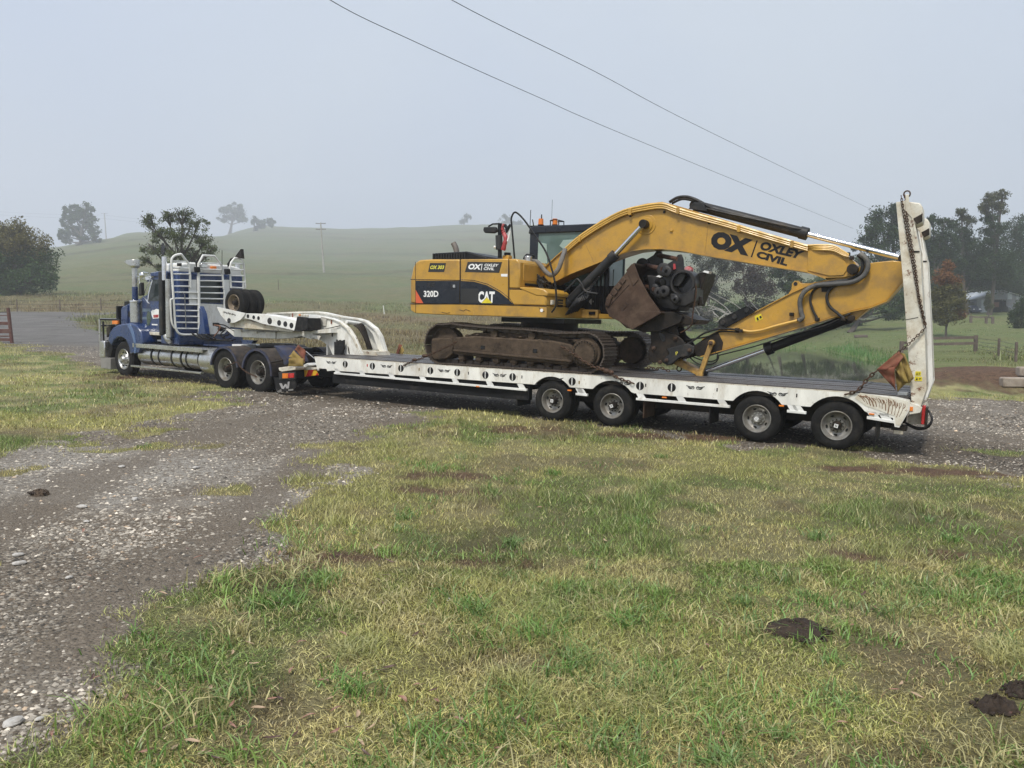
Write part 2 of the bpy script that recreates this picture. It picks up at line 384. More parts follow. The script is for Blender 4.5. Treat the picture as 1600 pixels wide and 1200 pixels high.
# bare, wheel-worn or dug ground
_mq = hitground(1530, 602)
BARE = [(_mq, 4.0, 3.4), (hitground(1060, 684), 2.2, .45), (hitground(820, 672), 1.2, .4), (hitground(1440, 738), 1.6, .35), (hitground(250, 590), 1.6, .8), (hitground(700, 745), .7, .3),
        (hitground(790, 880), .45, .25), (hitground(1500, 870), .5, .25), (hitground(1320, 870), .35, .2), (hitground(520, 870), .5, .2), (hitground(660, 770), .6, .25)]
MOUND = _mq
def bare(x, y):
    b = np.zeros(np.shape(x))
    for (cx, cy), rx, ry in BARE: b = np.maximum(b, (1.0 if rx > 1.5 else .72) * (1 - sstep(.35, 1.25, np.sqrt(((x - cx) / rx) ** 2 + ((y - cy) / ry) ** 2) + (fbm(x, y, 2.6, 4) - .5) * (.9 if rx > 2 else 2.2))))
    return b
TRK = [[hitground(*p) for p in L_] for L_ in ([(120, 1010), (330, 835), (470, 735), (600, 675), (740, 632)], [(-60, 850), (190, 725), (390, 660), (520, 628), (640, 612)], [(1900, 720), (1600, 690), (1450, 672), (1100, 622)])]
def linedist(P, x, y):
    d = np.full(np.shape(x), 1e9)
    for (x0, y0), (x1, y1) in zip(P[:-1], P[1:]):
        dx, dy = x1 - x0, y1 - y0; t = np.clip(((x - x0) * dx + (y - y0) * dy) / (dx * dx + dy * dy), 0, 1); d = np.minimum(d, np.hypot(x - x0 - t * dx, y - y0 - t * dy))
    return d
def track(x, y):
    k = np.zeros(np.shape(x)); w = (fbm(x, y, 1.3, 3) - .5) * .5
    for P in TRK: k = np.maximum(k, 1 - sstep(.18, .55, linedist(P, x, y) + w))
    return k
def grav_mask(x, y):
    s = gravel_sd(x, y); sc = .22 + .02 * np.clip(y, 0, 60)
    s = s + (fbm(x, y, .8, 4) - .5) * 2.3 * np.clip(y / 8, .5, 1.6) + (fbm(x + 31, y, 4., 3) - .5) * .35
    m = sstep(-sc, sc, s)
    isl = sstep(.61, .70, fbm(x + 3, y + 40, .7, 4)) * (y < 13) * sstep(4.5, 1.2, s)      # tufts of grass left in the gravel
    return m * (1 - .85 * isl)
def grasscol(x, y):
    """patchy lawn colour: green, yellow-green, straw, brown"""
    y = np.where(y > 160, 160 + (y - 160) / FARK, y); x = np.where(y > 160, x / 1.6, x)
    n1 = fbm(x, y, .45, 4); n2 = fbm(x + 70, y + 11, 1.7, 3); n3 = fbm(x + 5, y + 91, .16, 3)
    g = np.array([.175, .24, .07]); yg = np.array([.385, .385, .15]); st = np.array([.50, .44, .24]); br = np.array([.17, .125, .08])
    a = sstep(.36, .54, n1)[..., None]; c = g * (1 - a) + yg * a
    s = (sstep(.48, .66, n2) * .6)[..., None]; c = c * (1 - s) + st * s
    d = (sstep(.58, .72, fbm(x + 9, y + 33, .8, 4)) * .55)[..., None]; c = c * (1 - d) + br * d
    # beyond the loader: rank brown meadow, then the green hill
    m = sstep(26, 45, y)[..., None]
    mead = np.array([.17, .155, .07]) * (1 - sstep(.4, .6, n3)[..., None]) + np.array([.145, .19, .06]) * sstep(.4, .6, n3)[..., None]
    brown = (np.exp(-((y - 84) / 14) ** 2) * (x < 5) * .9 + np.exp(-((y - 55) / 16) ** 2) * (np.abs(x + 4) < 16) * .5)[..., None]
    mead = mead * (1 - brown * .85) + np.array([.20, .138, .082]) * brown * .85
    c = c * (1 - m) + mead * m
    h = sstep(95, 150, y)[..., None]; t = fbm(x * .5, y * 1.6, .025, 4); hill = np.array([.125, .155, .065]) * (1 - sstep(.35, .65, t)[..., None]) + np.array([.095, .14, .06]) * sstep(.35, .65, t)[..., None]
    tr = sum(np.exp(-((y - (a0 + b0 * x + 6 * np.sin(x * .03 + a0))) / w0) ** 2) for a0, b0, w0 in ((228, .1, 2.6), (300, -.05, 4.0), (190, .35, 2.2), (262, .2, 3.2), (345, .12, 4.5)))
    hill = hill * (1 - .6 * np.clip(tr, 0, 1)[..., None]); tus = sstep(.52, .68, fbm(x * .8, y * 2.2, .12, 4))[..., None]; hill = hill * (1 - tus * .45) + np.array([.17, .15, .085]) * tus * .45 ; c = c * (1 - h) + hill * h
    # paddock on the right
    rp = (sstep(34, 46, y) * sstep(10, 18, x) * (1 - sstep(160, 200, y)))[..., None]; c = c * (1 - rp * .75) + np.array([.135, .195, .055]) * rp * .75
    bsh = (bare(x, y) * .9)[..., None]; c = c * (1 - bsh) + np.array([.105, .062, .038]) * bsh
    return c
# polar ground sheet
ang = np.concatenate([np.linspace(-math.pi, -.72, 60, endpoint=False), np.linspace(-.72, .72, 400), np.linspace(.72, math.pi, 60)[1:-1]])
rad = np.concatenate([[0.0], np.geomspace(.4, 2.5, 12, endpoint=False), np.geomspace(2.5, 60, 300, endpoint=False), np.geomspace(60, 1350, 180)])
na, nr = len(ang), len(rad)
gx = np.outer(rad, np.sin(ang)); gy = np.outer(rad, np.cos(ang)); gz = zfun(gx, gy)
gm = grav_mask(gx, gy); gz = gz - .012 * gm + (fbm(gx, gy, 5, 3) - .5) * .035 * (1 - gm) * (np.hypot(gx, gy) < 40) + bare(gx, gy) * 0
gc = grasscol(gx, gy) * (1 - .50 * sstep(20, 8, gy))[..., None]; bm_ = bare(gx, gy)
me = bpy.data.meshes.new('ground'); me.vertices.add(na * nr); me.vertices.foreach_set('co', np.stack([gx, gy, gz], -1).astype(np.float32).ravel())
i, j = np.meshgrid(np.arange(nr - 1), np.arange(na), indexing='ij'); j2 = (j + 1) % na
q = np.stack([i * na + j, i * na + j2, (i + 1) * na + j2, (i + 1) * na + j], -1)[:, :, ::-1].reshape(-1, 4)
nq = len(q); me.loops.add(nq * 4); me.loops.foreach_set('vertex_index', q.ravel().astype(np.int32)); me.polygons.add(nq)
me.polygons.foreach_set('loop_start', np.arange(0, nq * 4, 4, dtype=np.int32)); me.update(calc_edges=True)
me.polygons.foreach_set('use_smooth', np.ones(nq, bool))
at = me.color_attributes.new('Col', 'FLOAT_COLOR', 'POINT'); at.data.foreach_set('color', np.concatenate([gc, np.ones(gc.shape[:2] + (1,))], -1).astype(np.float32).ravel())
at = me.attributes.new('gravel', 'FLOAT', 'POINT'); at.data.foreach_set('value', gm.astype(np.float32).ravel())
PALE = hitground(215, 735)
pale = lambda x, y: sstep(1.3, .3, np.sqrt(((x - PALE[0]) / 3.2) ** 2 + ((y - PALE[1]) / 1.7) ** 2) + (fbm(x, y, 1.1, 4) - .5) * 1.6)
at = me.attributes.new('pale', 'FLOAT', 'POINT'); at.data.foreach_set('value', pale(gx, gy).astype(np.float32).ravel())
def mud(x, y):      # wheel-worn soil under and beside the loader, darkened to deepen its shade
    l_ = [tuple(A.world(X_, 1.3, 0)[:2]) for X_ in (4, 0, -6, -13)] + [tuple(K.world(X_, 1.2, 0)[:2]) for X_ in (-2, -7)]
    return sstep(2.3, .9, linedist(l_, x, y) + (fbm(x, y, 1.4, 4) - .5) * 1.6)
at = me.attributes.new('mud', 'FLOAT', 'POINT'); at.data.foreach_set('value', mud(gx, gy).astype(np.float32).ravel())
at = me.attributes.new('worn', 'FLOAT', 'POINT'); at.data.foreach_set('value', track(gx, gy).astype(np.float32).ravel())
at = me.attributes.new('bare', 'FLOAT', 'POINT'); at.data.foreach_set('value', bm_.astype(np.float32).ravel())
m, n, b = nodes('ground_surface'); N = n.nodes; Lk = n.links.new
def nn(t, **k):
    x = N.new(t)
    for a_, v_ in k.items(): x.inputs[a_].default_value = v_
    return x
geo = N.new('ShaderNodeNewGeometry')
def noi(s, d=5, r=.6):
    t = nn('ShaderNodeTexNoise', Scale=s, Detail=d, Roughness=r); Lk(geo.outputs['Position'], t.inputs['Vector']); return t.outputs['Fac']
def mr(src, a, b_, lo=0., hi=1.):
    t = N.new('ShaderNodeMapRange'); Lk(src, t.inputs[0])
    for k, v_ in zip((1, 2, 3, 4), (a, b_, lo, hi)): t.inputs[k].default_value = v_
    return t.outputs[0]
def mixc(f, a, b_, mode='MIX'):
    t = N.new('ShaderNodeMix'); t.data_type = 'RGBA'; t.blend_type = mode
    for k, v_ in ((0, f), (6, a), (7, b_)):
        if isinstance(v_, (float, int, tuple)): t.inputs[k].default_value = v_
        else: Lk(v_, t.inputs[k])
    return t.outputs[2]
aC = N.new('ShaderNodeAttribute'); aC.attribute_name = 'Col'; aG = N.new('ShaderNodeAttribute'); aG.attribute_name = 'gravel'; aB = N.new('ShaderNodeAttribute'); aB.attribute_name = 'bare'
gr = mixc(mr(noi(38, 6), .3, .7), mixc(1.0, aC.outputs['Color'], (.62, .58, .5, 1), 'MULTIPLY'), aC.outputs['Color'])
gr = mixc(mr(noi(3.1, 7, .7), .35, .65, 0, .35), gr, (.13, .10, .055, 1))
gr = mixc(mr(noi(.6, 8, .7), .5, .62, 0, .3), gr, (.24, .22, .11, 1))
gr = mixc(mr(noi(.11, 9, .75), .48, .60, 0, .35), gr, (.17, .145, .08, 1)); gr = mixc(mr(noi(.035, 9, .8), .47, .60, 0, .3), gr, (.10, .15, .055, 1))
gr = mixc(mr(aB.outputs['Fac'], .15, .8, 0, .92), gr, mixc(mr(noi(7, 8, .75), .35, .65), (.055, .033, .021, 1), (.15, .088, .055, 1)))
vo = nn('ShaderNodeTexVoronoi', Scale=42.0); Lk(geo.outputs['Position'], vo.inputs['Vector'])
vo2 = nn('ShaderNodeTexVoronoi', Scale=17.0); Lk(geo.outputs['Position'], vo2.inputs['Vector'])
ramp = N.new('ShaderNodeValToRGB'); Lk(vo.outputs['Color'], ramp.inputs[0])
e = ramp.color_ramp.elements; e[0].color = (.055, .046, .034, 1); e[1].color = (.55, .49, .395, 1); k = ramp.color_ramp.elements.new(.6); k.color = (.19, .16, .12, 1)
gv = mixc(mr(vo2.outputs['Distance'], .1, .7, 0, .5), ramp.outputs[0], (.11, .09, .068, 1))
gv = mixc(mr(noi(.35, 6), .42, .62, 0, .6), gv, (.13, .10, .07, 1))
gv = mixc(mr(noi(.8, 7), .52, .66, 0, .5), gv, (.30, .275, .235, 1))
sp_ = N.new('ShaderNodeSeparateXYZ'); Lk(geo.outputs['Position'], sp_.inputs[0]); aW = N.new('ShaderNodeAttribute'); aW.attribute_name = 'worn'; aP = N.new('ShaderNodeAttribute'); aP.attribute_name = 'pale'
gv = mixc(mr(sp_.outputs['Y'], 27, 42, 0, .8), gv, mixc(mr(noi(.5, 6), .35, .65), (.10, .10, .098, 1), (.165, .162, .155, 1)))
gv = mixc(mr(aP.outputs['Fac'], 0, 1, 0, .5), gv, mixc(mr(noi(16, 6, .7), .42, .62), (.16, .142, .116, 1), (.52, .50, .45, 1)))
gv = mixc(mr(aW.outputs['Fac'], 0, 1, 0, .72), gv, mixc(mr(noi(24, 6), .35, .65), (.115, .094, .07, 1), (.175, .145, .11, 1)))
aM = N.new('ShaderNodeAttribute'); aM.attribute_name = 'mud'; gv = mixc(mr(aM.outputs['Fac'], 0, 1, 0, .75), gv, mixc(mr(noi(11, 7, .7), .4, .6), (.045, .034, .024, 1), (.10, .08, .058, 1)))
msk = mr(noi(9, 5, .7), .0, 1., -.42, .42)
ad = N.new('ShaderNodeMath'); ad.operation = 'ADD'; Lk(msk, ad.inputs[0]); Lk(aG.outputs['Fac'], ad.inputs[1])
gmk = mr(ad.outputs[0], .42, .58)
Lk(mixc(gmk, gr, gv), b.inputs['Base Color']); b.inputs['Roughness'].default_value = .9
b.inputs['Specular IOR Level'].default_value = .25
bp = nn('ShaderNodeBump', Strength=.7, Distance=.03); bsum = N.new('ShaderNodeMath'); bsum.operation = 'ADD'
Lk(mr(vo.outputs['Distance'], 0, .6, 1, 0), bsum.inputs[0]); Lk(noi(14, 8, .75), bsum.inputs[1]); Lk(bsum.outputs[0], bp.inputs['Height']); Lk(bp.outputs[0], b.inputs['Normal'])
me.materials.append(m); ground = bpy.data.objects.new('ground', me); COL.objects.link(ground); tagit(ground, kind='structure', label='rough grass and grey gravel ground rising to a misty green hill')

# ---------------------------------------------------------------- pond
m, n, b = nodes('pond_water'); b.inputs['Base Color'].default_value = (.035, .04, .022, 1); b.inputs['Roughness'].default_value = .04; b.inputs['IOR'].default_value = 1.33
t = n.nodes.new('ShaderNodeTexNoise'); t.inputs['Scale'].default_value = .8; bp = n.nodes.new('ShaderNodeBump'); bp.inputs['Strength'].default_value = .22; t.inputs['Scale'].default_value = 2.2
n.links.new(t.outputs['Fac'], bp.inputs['Height']); n.links.new(bp.outputs[0], b.inputs['Normal'])
cx, cy_ = POND.mean(0); pv = [(x + (x - cx) * .06, y + (y - cy_) * .06, WL) for x, y in POND]
w = MB().add(pv, [tuple(range(len(pv)))]).build('pond_water', m, smooth=False); tagit(w, kind='structure', label='still brown farm dam behind the trailer')

# ---------------------------------------------------------------- fields of small geometry (numpy)
def mesh_np(name, v, f, colr, mat, kind='stuff', label=None, parent=None):
    me = bpy.data.meshes.new(name); me.vertices.add(len(v)); me.vertices.foreach_set('co', v.astype(np.float32).ravel())
    k = f.shape[1]; me.loops.add(f.size); me.loops.foreach_set('vertex_index', f.astype(np.int32).ravel()); me.polygons.add(len(f))
    me.polygons.foreach_set('loop_start', np.arange(0, f.size, k, dtype=np.int32)); me.update(calc_edges=True)
    if colr is not None:
        at = me.color_attributes.new('Col', 'FLOAT_COLOR', 'POINT'); at.data.foreach_set('color', np.concatenate([colr, np.ones((len(colr), 1))], -1).astype(np.float32).ravel())
    me.materials.append(mat); o = bpy.data.objects.new(name, me); COL.objects.link(o)
    if parent is not None: o.parent = parent
    return tagit(o, kind=kind, label=label)
def attrmat(name, rough=.7, trans=.0, spec=.3):
    m, n, b = nodes(name); a = n.nodes.new('ShaderNodeAttribute'); a.attribute_name = 'Col'; n.links.new(a.outputs['Color'], b.inputs['Base Color'])
    b.inputs['Roughness'].default_value = rough; b.inputs['Specular IOR Level'].default_value = spec
    if trans:
        tr = n.nodes.new('ShaderNodeBsdfTranslucent'); n.links.new(a.outputs['Color'], tr.inputs[0]); mx = n.nodes.new('ShaderNodeMixShader'); mx.inputs[0].default_value = trans
        n.links.new(b.outputs[0], mx.inputs[1]); n.links.new(tr.outputs[0], mx.inputs[2]); n.links.new(mx.outputs[0], n.nodes['Material Output'].inputs[0])
    return m
M['blade'] = attrmat('grass_blades', .42, .18, .5); M['gstone'] = attrmat('gravel_stones', .85); M['leaf'] = attrmat('tree_leaves', .6, .25, .2)
def blades(x, y, h, w, colr, lean=.5, seg=1):
    n = len(x); z = zfun(x, y) - .01; a = rng.random(n) * 2 * math.pi; dx, dy = np.cos(a), np.sin(a); b_ = rng.random(n) * 2 * math.pi
    ln = lean * h * rng.random(n) * 1.3; lx, ly = np.cos(b_) * ln, np.sin(b_) * ln
    p0 = np.stack([x - dx * w, y - dy * w, z], -1); p1 = np.stack([x + dx * w, y + dy * w, z], -1)
    if seg == 1:
        tip = np.stack([x + lx, y + ly, z + h], -1); v = np.stack([p0, p1, tip], 1).reshape(-1, 3); f = np.arange(3 * n).reshape(-1, 3)
        return v, f, np.repeat(colr, 3, 0)
    mx_ = x + lx * .35; my_ = y + ly * .35; mz = z + h * .62
    p2 = np.stack([mx_ + dx * w * .8, my_ + dy * w * .8, mz], -1); p3 = np.stack([mx_ - dx * w * .8, my_ - dy * w * .8, mz], -1)
    tip = np.stack([x + lx * 1.25, y + ly * 1.25, z + h * .95], -1); v = np.stack([p0, p1, p2, p3, tip], 1).reshape(-1, 3); k = np.arange(n)[:, None] * 5
    f = np.concatenate([k + np.array([0, 1, 2]), k + np.array([0, 2, 3]), k + np.array([3, 2, 4])]); return v, f, np.repeat(colr, 5, 0)
def wedge(N, y0, y1, half=.74, p=1.0):
    u = rng.random(N); y = (y0 ** (2 - p) + u * (y1 ** (2 - p) - y0 ** (2 - p))) ** (1 / (2 - p)) if p != 2 else y0 * (y1 / y0) ** u
    return (rng.random(N) * 2 - 1) * half * y, y
def bladecol(x, y, dry=.25):
    c = grasscol(x, y); n = len(x); c = c * (.40 + 1.30 * rng.random((n, 1)) ** 1.2)
    c = c * np.array([1.20, 1.14, .98]); s = rng.random(n) < dry; c[s] = np.array([.66, .58, .29]) * (.5 + .7 * rng.random((s.sum(), 1)))
    s = rng.random(n) < .06; c[s] = np.array([.20, .12, .06]) * (.6 + .6 * rng.random((s.sum(), 1)))
    return c
def tuft(x, y):
    return np.clip(sstep(.56, .74, fbm(x + 20, y + 7, 1.1, 3)) + .9 * np.exp(-(((x - TU[0]) / .8) ** 2 + ((y - TU[1]) / .7) ** 2)) + .9 * np.exp(-(((x - TU2[0]) / .6) ** 2 + ((y - TU2[1]) / .4) ** 2)), 0, 1)
TU = hitground(850, 960); TU2 = hitground(1020, 1090)
allv = [];
for (N, y0, y1, p, w0, seg, hb) in ((235000, 2.5, 6.5, 1.35, .0026, 2, .026), (210000, 5.5, 14.5, 1.3, .0042, 1, .036)):
    x, y = wedge(N, y0, y1, .76, p); gmv = grav_mask(x, y); bb = bare(x, y); keep = (rng.random(N) > gmv * 1.02) & (rng.random(N) > bb * .93) & (rng.random(N) > .55 * sstep(.60, .72, fbm(x + 9, y + 33, .8, 4)))
    x, y = x[keep], y[keep]; tf = tuft(x, y); h = hb * (.5 + rng.random(len(x))) * (1 + 1.5 * tf); c = bladecol(x, y, .15)
    c = c * (1 - tf[:, None] * .35) + np.array([.12, .19, .06]) * tf[:, None] * .35 * 1.3
    allv.append(blades(x, y, h, w0 * (.7 + .7 * rng.random(len(x))), c, 1.5 if seg == 2 else 1.1, seg))
def pack(L):
    o = 0; V, F, C = [], [], []
    for v, f, c in L: V.append(v); F.append(f + o); C.append(c); o += len(v)
    return np.concatenate(V), np.concatenate(F), np.concatenate(C)
mesh_np('lawn_grass', *pack(allv), M['blade'], label='short patchy green and straw grass in front of the trailer')
# coarse tussocks in the lawn
CL = []; TU3 = hitground(1560, 940)
for k in range(470):
    yy_ = 3.0 * (11.5 / 3.0) ** rng.random(); xx_ = (rng.random() * 2 - 1) * .72 * yy_
    if k > 390: q_ = ((TU, .55), (TU2, .45), (TU3, .5))[k % 3]; xx_, yy_ = q_[0][0] + rng.normal() * q_[1], q_[0][1] + rng.normal() * q_[1] * .8
    if float(grav_mask(np.array(xx_), np.array(yy_))) > .35 or float(bare(np.array(xx_), np.array(yy_))) > .5 or k <= 390 and float(fbm(np.array(xx_ + 20), np.array(yy_ + 7), .6, 3)) < .47: continue
    nb = int(rng.integers(25, 90)); rr_ = rng.uniform(.04, .16); x = xx_ + rng.normal(size=nb) * rr_; y = yy_ + rng.normal(size=nb) * rr_; base = np.array([[.15, .27, .06], [.22, .33, .08], [.15, .24, .065], [.45, .41, .19]][rng.integers(0, 4)])
    CL.append(blades(x, y, rng.uniform(.05, .12) * (.6 + .6 * rng.random(nb)), .0032 + .0028 * rng.random(nb), base * (.65 + .6 * rng.random((nb, 1))), 1.3, 2))
mesh_np('tussocks', *pack(CL), M['blade'], label='coarse green tussocks scattered through the lawn')
# seed stalks standing above the lawn
x, y = wedge(900, 4, 11, .7, 1.0); k = (x > -.5) & (grav_mask(x, y) < .3); x, y = x[k], y[k]
mesh_np('seed_stalks', *blades(x, y, .18 + .28 * rng.random(len(x)), np.full(len(x), .0022), np.array([.22, .19, .10]) * (.6 + .7 * rng.random((len(x), 1))), .35, 1), M['blade'], label='thin dry seed stalks standing above the lawn')
allv = []
for (N, y0, y1, p, w0, h0, h1) in ((120000, 14, 45, 1.2, .0065, .08, .30), (120000, 42, 120, 1.3, .022, .18, .62)):
    x, y = wedge(N, y0, y1, .78, p); s = sdist(POND, x, y); keep = (rng.random(N) > grav_mask(x, y) * 1.05) & (s < .2) & (rng.random(N) > bare(x, y) * .97)
    x, y, s = x[keep], y[keep], s[keep]; cl = sstep(.42, .65, fbm(x, y, .35, 4)); near = np.exp(-(s / 1.5) ** 2)
    hh = (h0 + (h1 - h0) * cl * rng.random(len(x))) * (.45 + .55 * cl + .5 * near); rp = sstep(8, 14, x) * (y > 45) * (s < -3); hh = hh * (1 - .75 * rp); hh = hh * (1 - .62 * ((x < -3.5) & (y < 34)))
    hh = hh * (1 - .55 * ((x > 4) & (y < 33))); lt_ = (x - A.O[0]) * A.e2[0] + (y - A.O[1]) * A.e2[1]; hh = hh * (1 - .78 * (lt_ < 4.5)); c = bladecol(x, y, .10); c = c * (.8 - .38 * sstep(.60, .75, fbm(x + 4, y, .5, 3)) * (y > 40))[:, None]; gn = ((np.exp(-((s + 1) / 1.5) ** 2)) * (x > 17))[:, None]; c = c * (1 - gn * .8) + np.array([.09, .24, .06]) * gn * .8
    allv.append(blades(x, y, hh, w0 * (.6 + .8 * rng.random(len(x))), c, .5, 1))
x, y = wedge(130000, 12.5, 40, .76, 1.1); lt_ = (x - A.O[0]) * A.e2[0] + (y - A.O[1]) * A.e2[1]; k = ((x < -3) | (lt_ < .5)) & (rng.random(len(x)) > grav_mask(x, y) * 1.03) & (rng.random(len(x)) > .5 * sstep(.55, .7, fbm(x, y, 1.4, 3))); x, y = x[k], y[k]; c = bladecol(x, y, .16) * (.72 + .5 * fbm(x, y, 2.0, 3))[:, None]
allv.append(blades(x, y, .03 + .06 * rng.random(len(x)) * (1 + sstep(.55, .7, fbm(x, y, .8, 3))), .007 + .006 * rng.random(len(x)), c, .8, 1))
mesh_np('meadow_grass', *pack(allv), M['blade'], label='rank brown and green meadow grass behind the trailer')
# gravel stones
allv = []
for (N, y0, y1, p, r0, r1) in ((60000, 2.6, 7, 1.3, .006, .017), (60000, 6, 17, 1.25, .010, .024), (45000, 15, 36, 1.2, .016, .036)):
    x, y = wedge(N, y0, y1, .80, p); k = (rng.random(N) < grav_mask(x, y) * .92 + .015 * ((x < 1) & (y < 14))) & (rng.random(N) < (.35 + .65 * sstep(.35, .6, fbm(x + 8, y, .7, 3))) * (1 - .75 * track(x, y))); x, y = x[k], y[k]; n_ = len(x)
    r = r0 + (r1 - r0) * rng.random(n_) ** 2.5; z = zfun(x, y) - .012; a0 = rng.random(n_) * 6.28; V = []
    for kk in range(5):
        a = a0 + kk * 1.2566 + (rng.random(n_) - .5) * .5; rr = r * (.8 + .5 * rng.random(n_)); V.append(np.stack([x + np.cos(a) * rr * 1.15, y + np.sin(a) * rr, z + r * .15 * rng.random(n_)], -1))
    V.append(np.stack([x + (rng.random(n_) - .5) * r * .9, y + (rng.random(n_) - .5) * r * .9, z + r * (.55 + .5 * rng.random(n_))], -1))
    v = np.stack(V, 1).reshape(-1, 3); kk = np.arange(n_)[:, None] * 6; f = np.concatenate([kk + np.array([q_, (q_ + 1) % 5, 5]) for q_ in range(5)])
    t = rng.random(n_); g = .045 + .26 * t ** 1.6 + .40 * (rng.random(n_) < .14) * rng.random(n_) + .10 * sstep(.5, .65, fbm(x, y + 20, .5, 3)) - .03 * mud(x, y) + .26 * pale(x, y) * rng.random(n_); c = g[:, None] * np.array([1.10, .98, .80]) ; s = rng.random(n_) < .05; c[s] = c[s] * np.array([1.08, .92, .78])
    allv.append((v, f, np.repeat(c, 6, 0)))
mesh_np('gravel_stones', *pack(allv), M['gstone'], label='loose grey and white gravel on the farm driveway')

# ---------------------------------------------------------------- trees
def tree(name, label, px, Y, clumps, n, leaf, pal, tr=.25, group=None, lean=0, depth=.7, cat='tree', twigs=0, bark=None, solid=.55, base_py=None, sub=9, spread=.44, loose=.2):
    r = ray(px, 500); Y0_ = Y; Y = far(Y); leaf = leaf * Y / Y0_; tr = tr * Y / Y0_; x0 = float(r[0] / r[1] * Y); z0 = float(zfun(x0, Y)) - .1
    def wp(cx, cy, dy=0):
        q = ray(cx, cy); t = (Y + dy) / q[1]; p = CAMP + q * t; return np.array([p[0] - x0, p[1] - Y, p[2] - z0])
    rt = root(name, label, cat, loc=(x0, Y, z0), group=group); s = Y / FPX
    cs = []
    for cl in clumps:
        cx, cy, rx, ry = cl[:4]; dy = (rng.random() - .5) * rx * s * 1.0; cs.append((wp(cx, cy, dy), rx * s, ry * s, cl[4] if len(cl) > 4 else 0))
    top = max(cs, key=lambda c: c[0][2]); lo = min(c[0][2] for c in cs)
    m = MB(); hub = np.array([top[0][0] * .35, 0, max(lo * .55, .5)]); hi = top[0] * np.array([.9, .9, .93])
    tp = [(0, 0, 0), tuple(hub * [.6, 1, .5]), tuple(hub), tuple(hub * .5 + hi * .5), tuple(hi)]; tp = spline(tp, 4)
    nn_ = len(tp); m.tube(tp, [tr * (1.15 - .95 * k / nn_) for k in range(nn_)], 9)
    b2 = MB(); 
    for c, rx, rz, g in cs:
        k = min(range(nn_), key=lambda q_: abs(tp[q_][2] - (hub[2] * .5 + c[2] * .5 - rx * .3))); p0 = np.array(tp[k]); mid = p0 * .5 + c * .5 + np.array([0, 0, -.12 * rx])
        b2.tube(spline([tuple(p0), tuple(mid), tuple(c)], 4), [tr * .42 * (1 - .8 * q_ / 8) + .015 for q_ in range(9)], 5)
        for q_ in range(5 + twigs):
            g_ = np.clip(rng.normal(size=3), -1.1, 1.1); e_ = c + np.array([g_[0] * rx * .6, g_[1] * rx * .5, abs(g_[2]) * rz * .7]); b2.tube([tuple(mid * .4 + c * .6), tuple((c + e_) / 2 + rng.normal(size=3) * rx * .08), tuple(e_)], [tr * .13 + .012, tr * .09 + .01, .008 + .012 * s * 10], 4)
    bk = bark or M['bark']; m.build('trunk', bk, rt); b2.build('limbs', bk, rt)
    tot = sum(rx * rz for _, rx, rz, _ in cs); V, C = [], []
    for c, rx, rz, g in cs:
        nl = int(n * rx * rz / tot) + 40; ns = max(5, int(sub)); d = rng.normal(size=(ns, 3)); d /= np.linalg.norm(d, axis=1)[:, None]; d *= (solid * .75 + (1 - solid * .75) * rng.random((ns, 1))) * .95
        sc_ = c + d * np.array([rx, rx * depth, rz]); w_ = rng.integers(0, ns, nl); sr = spread * (.55 + .8 * rng.random(ns))[w_][:, None]
        e_ = rng.normal(size=(nl, 3)); e_ /= np.linalg.norm(e_, axis=1)[:, None]; e_ *= rng.random((nl, 1)) ** .45
        P = sc_[w_] + e_ * sr * np.array([rx, rx * depth, rz]); lo_ = rng.random(nl) < loose; P[lo_] = c + (e_ * 1.12 * np.array([rx, rx * depth, rz]))[lo_]; u_ = rng.normal(size=(nl, 3)); u_ /= np.linalg.norm(u_, axis=1)[:, None]; v_ = np.cross(u_, rng.normal(size=(nl, 3))); v_ /= np.linalg.norm(v_, axis=1)[:, None]
        L_ = leaf * (.6 + .8 * rng.random((nl, 1))); V.append(np.stack([P - u_ * L_, P + v_ * L_ * .45, P + u_ * L_, P - v_ * L_ * .45], 1).reshape(-1, 3))
        base = np.array(pal[int(g) % len(pal)]); cs_ = (.75 + .5 * rng.random(ns))[w_][:, None]; cc = base * cs_ * (.7 + .6 * rng.random((nl, 1)))
        C.append(np.repeat(cc, 4, 0))
    v = np.concatenate(V); mesh_np('crown', v, np.arange(len(v)).reshape(-1, 4), np.concatenate(C), M['leaf'], kind=None, parent=rt)
    return rt
DK = (.034, .060, .020); MD = (.055, .092, .028); OL = (.08, .092, .040); YB = (.17, .125, .045); GY = (.07, .078, .055); RD = (.20, .10, .045); LG = (.10, .14, .045)
tree('broadleaf_tree', 'large round dark tree with bronze tinted top at the left edge of the paddock', 30, 108,
     [(20, 372, 30, 26, 1), (48, 385, 32, 28, 1), (5, 395, 30, 30, 1), (25, 415, 40, 30), (58, 415, 32, 28), (-15, 420, 34, 34), (0, 445, 40, 22), (45, 440, 34, 20), (70, 432, 20, 20), (-50, 410, 36, 46), (10, 380, 28, 26, 1), (12, 462, 26, 14, 2), (-30, 460, 34, 20)],
     44000, .18, [(.042, .085, .022), (.16, .145, .045), (.075, .12, .03)], .45, sub=18, solid=.8, spread=.42, loose=.3)
tree('gum_tree', 'tall hazy gum tree standing alone on the hillside left of the truck', 125, 245,
     [(112, 328, 13, 10), (134, 324, 12, 9), (124, 342, 15, 10), (105, 345, 10, 12), (140, 345, 14, 11), (112, 362, 15, 9), (147, 362, 12, 9), (100, 366, 10, 9), (130, 372, 10, 8), (150, 374, 7, 5), (104, 376, 8, 5)],
     11000, .42, [MD, DK], .75, sub=10, solid=.7, spread=.30, loose=.08)
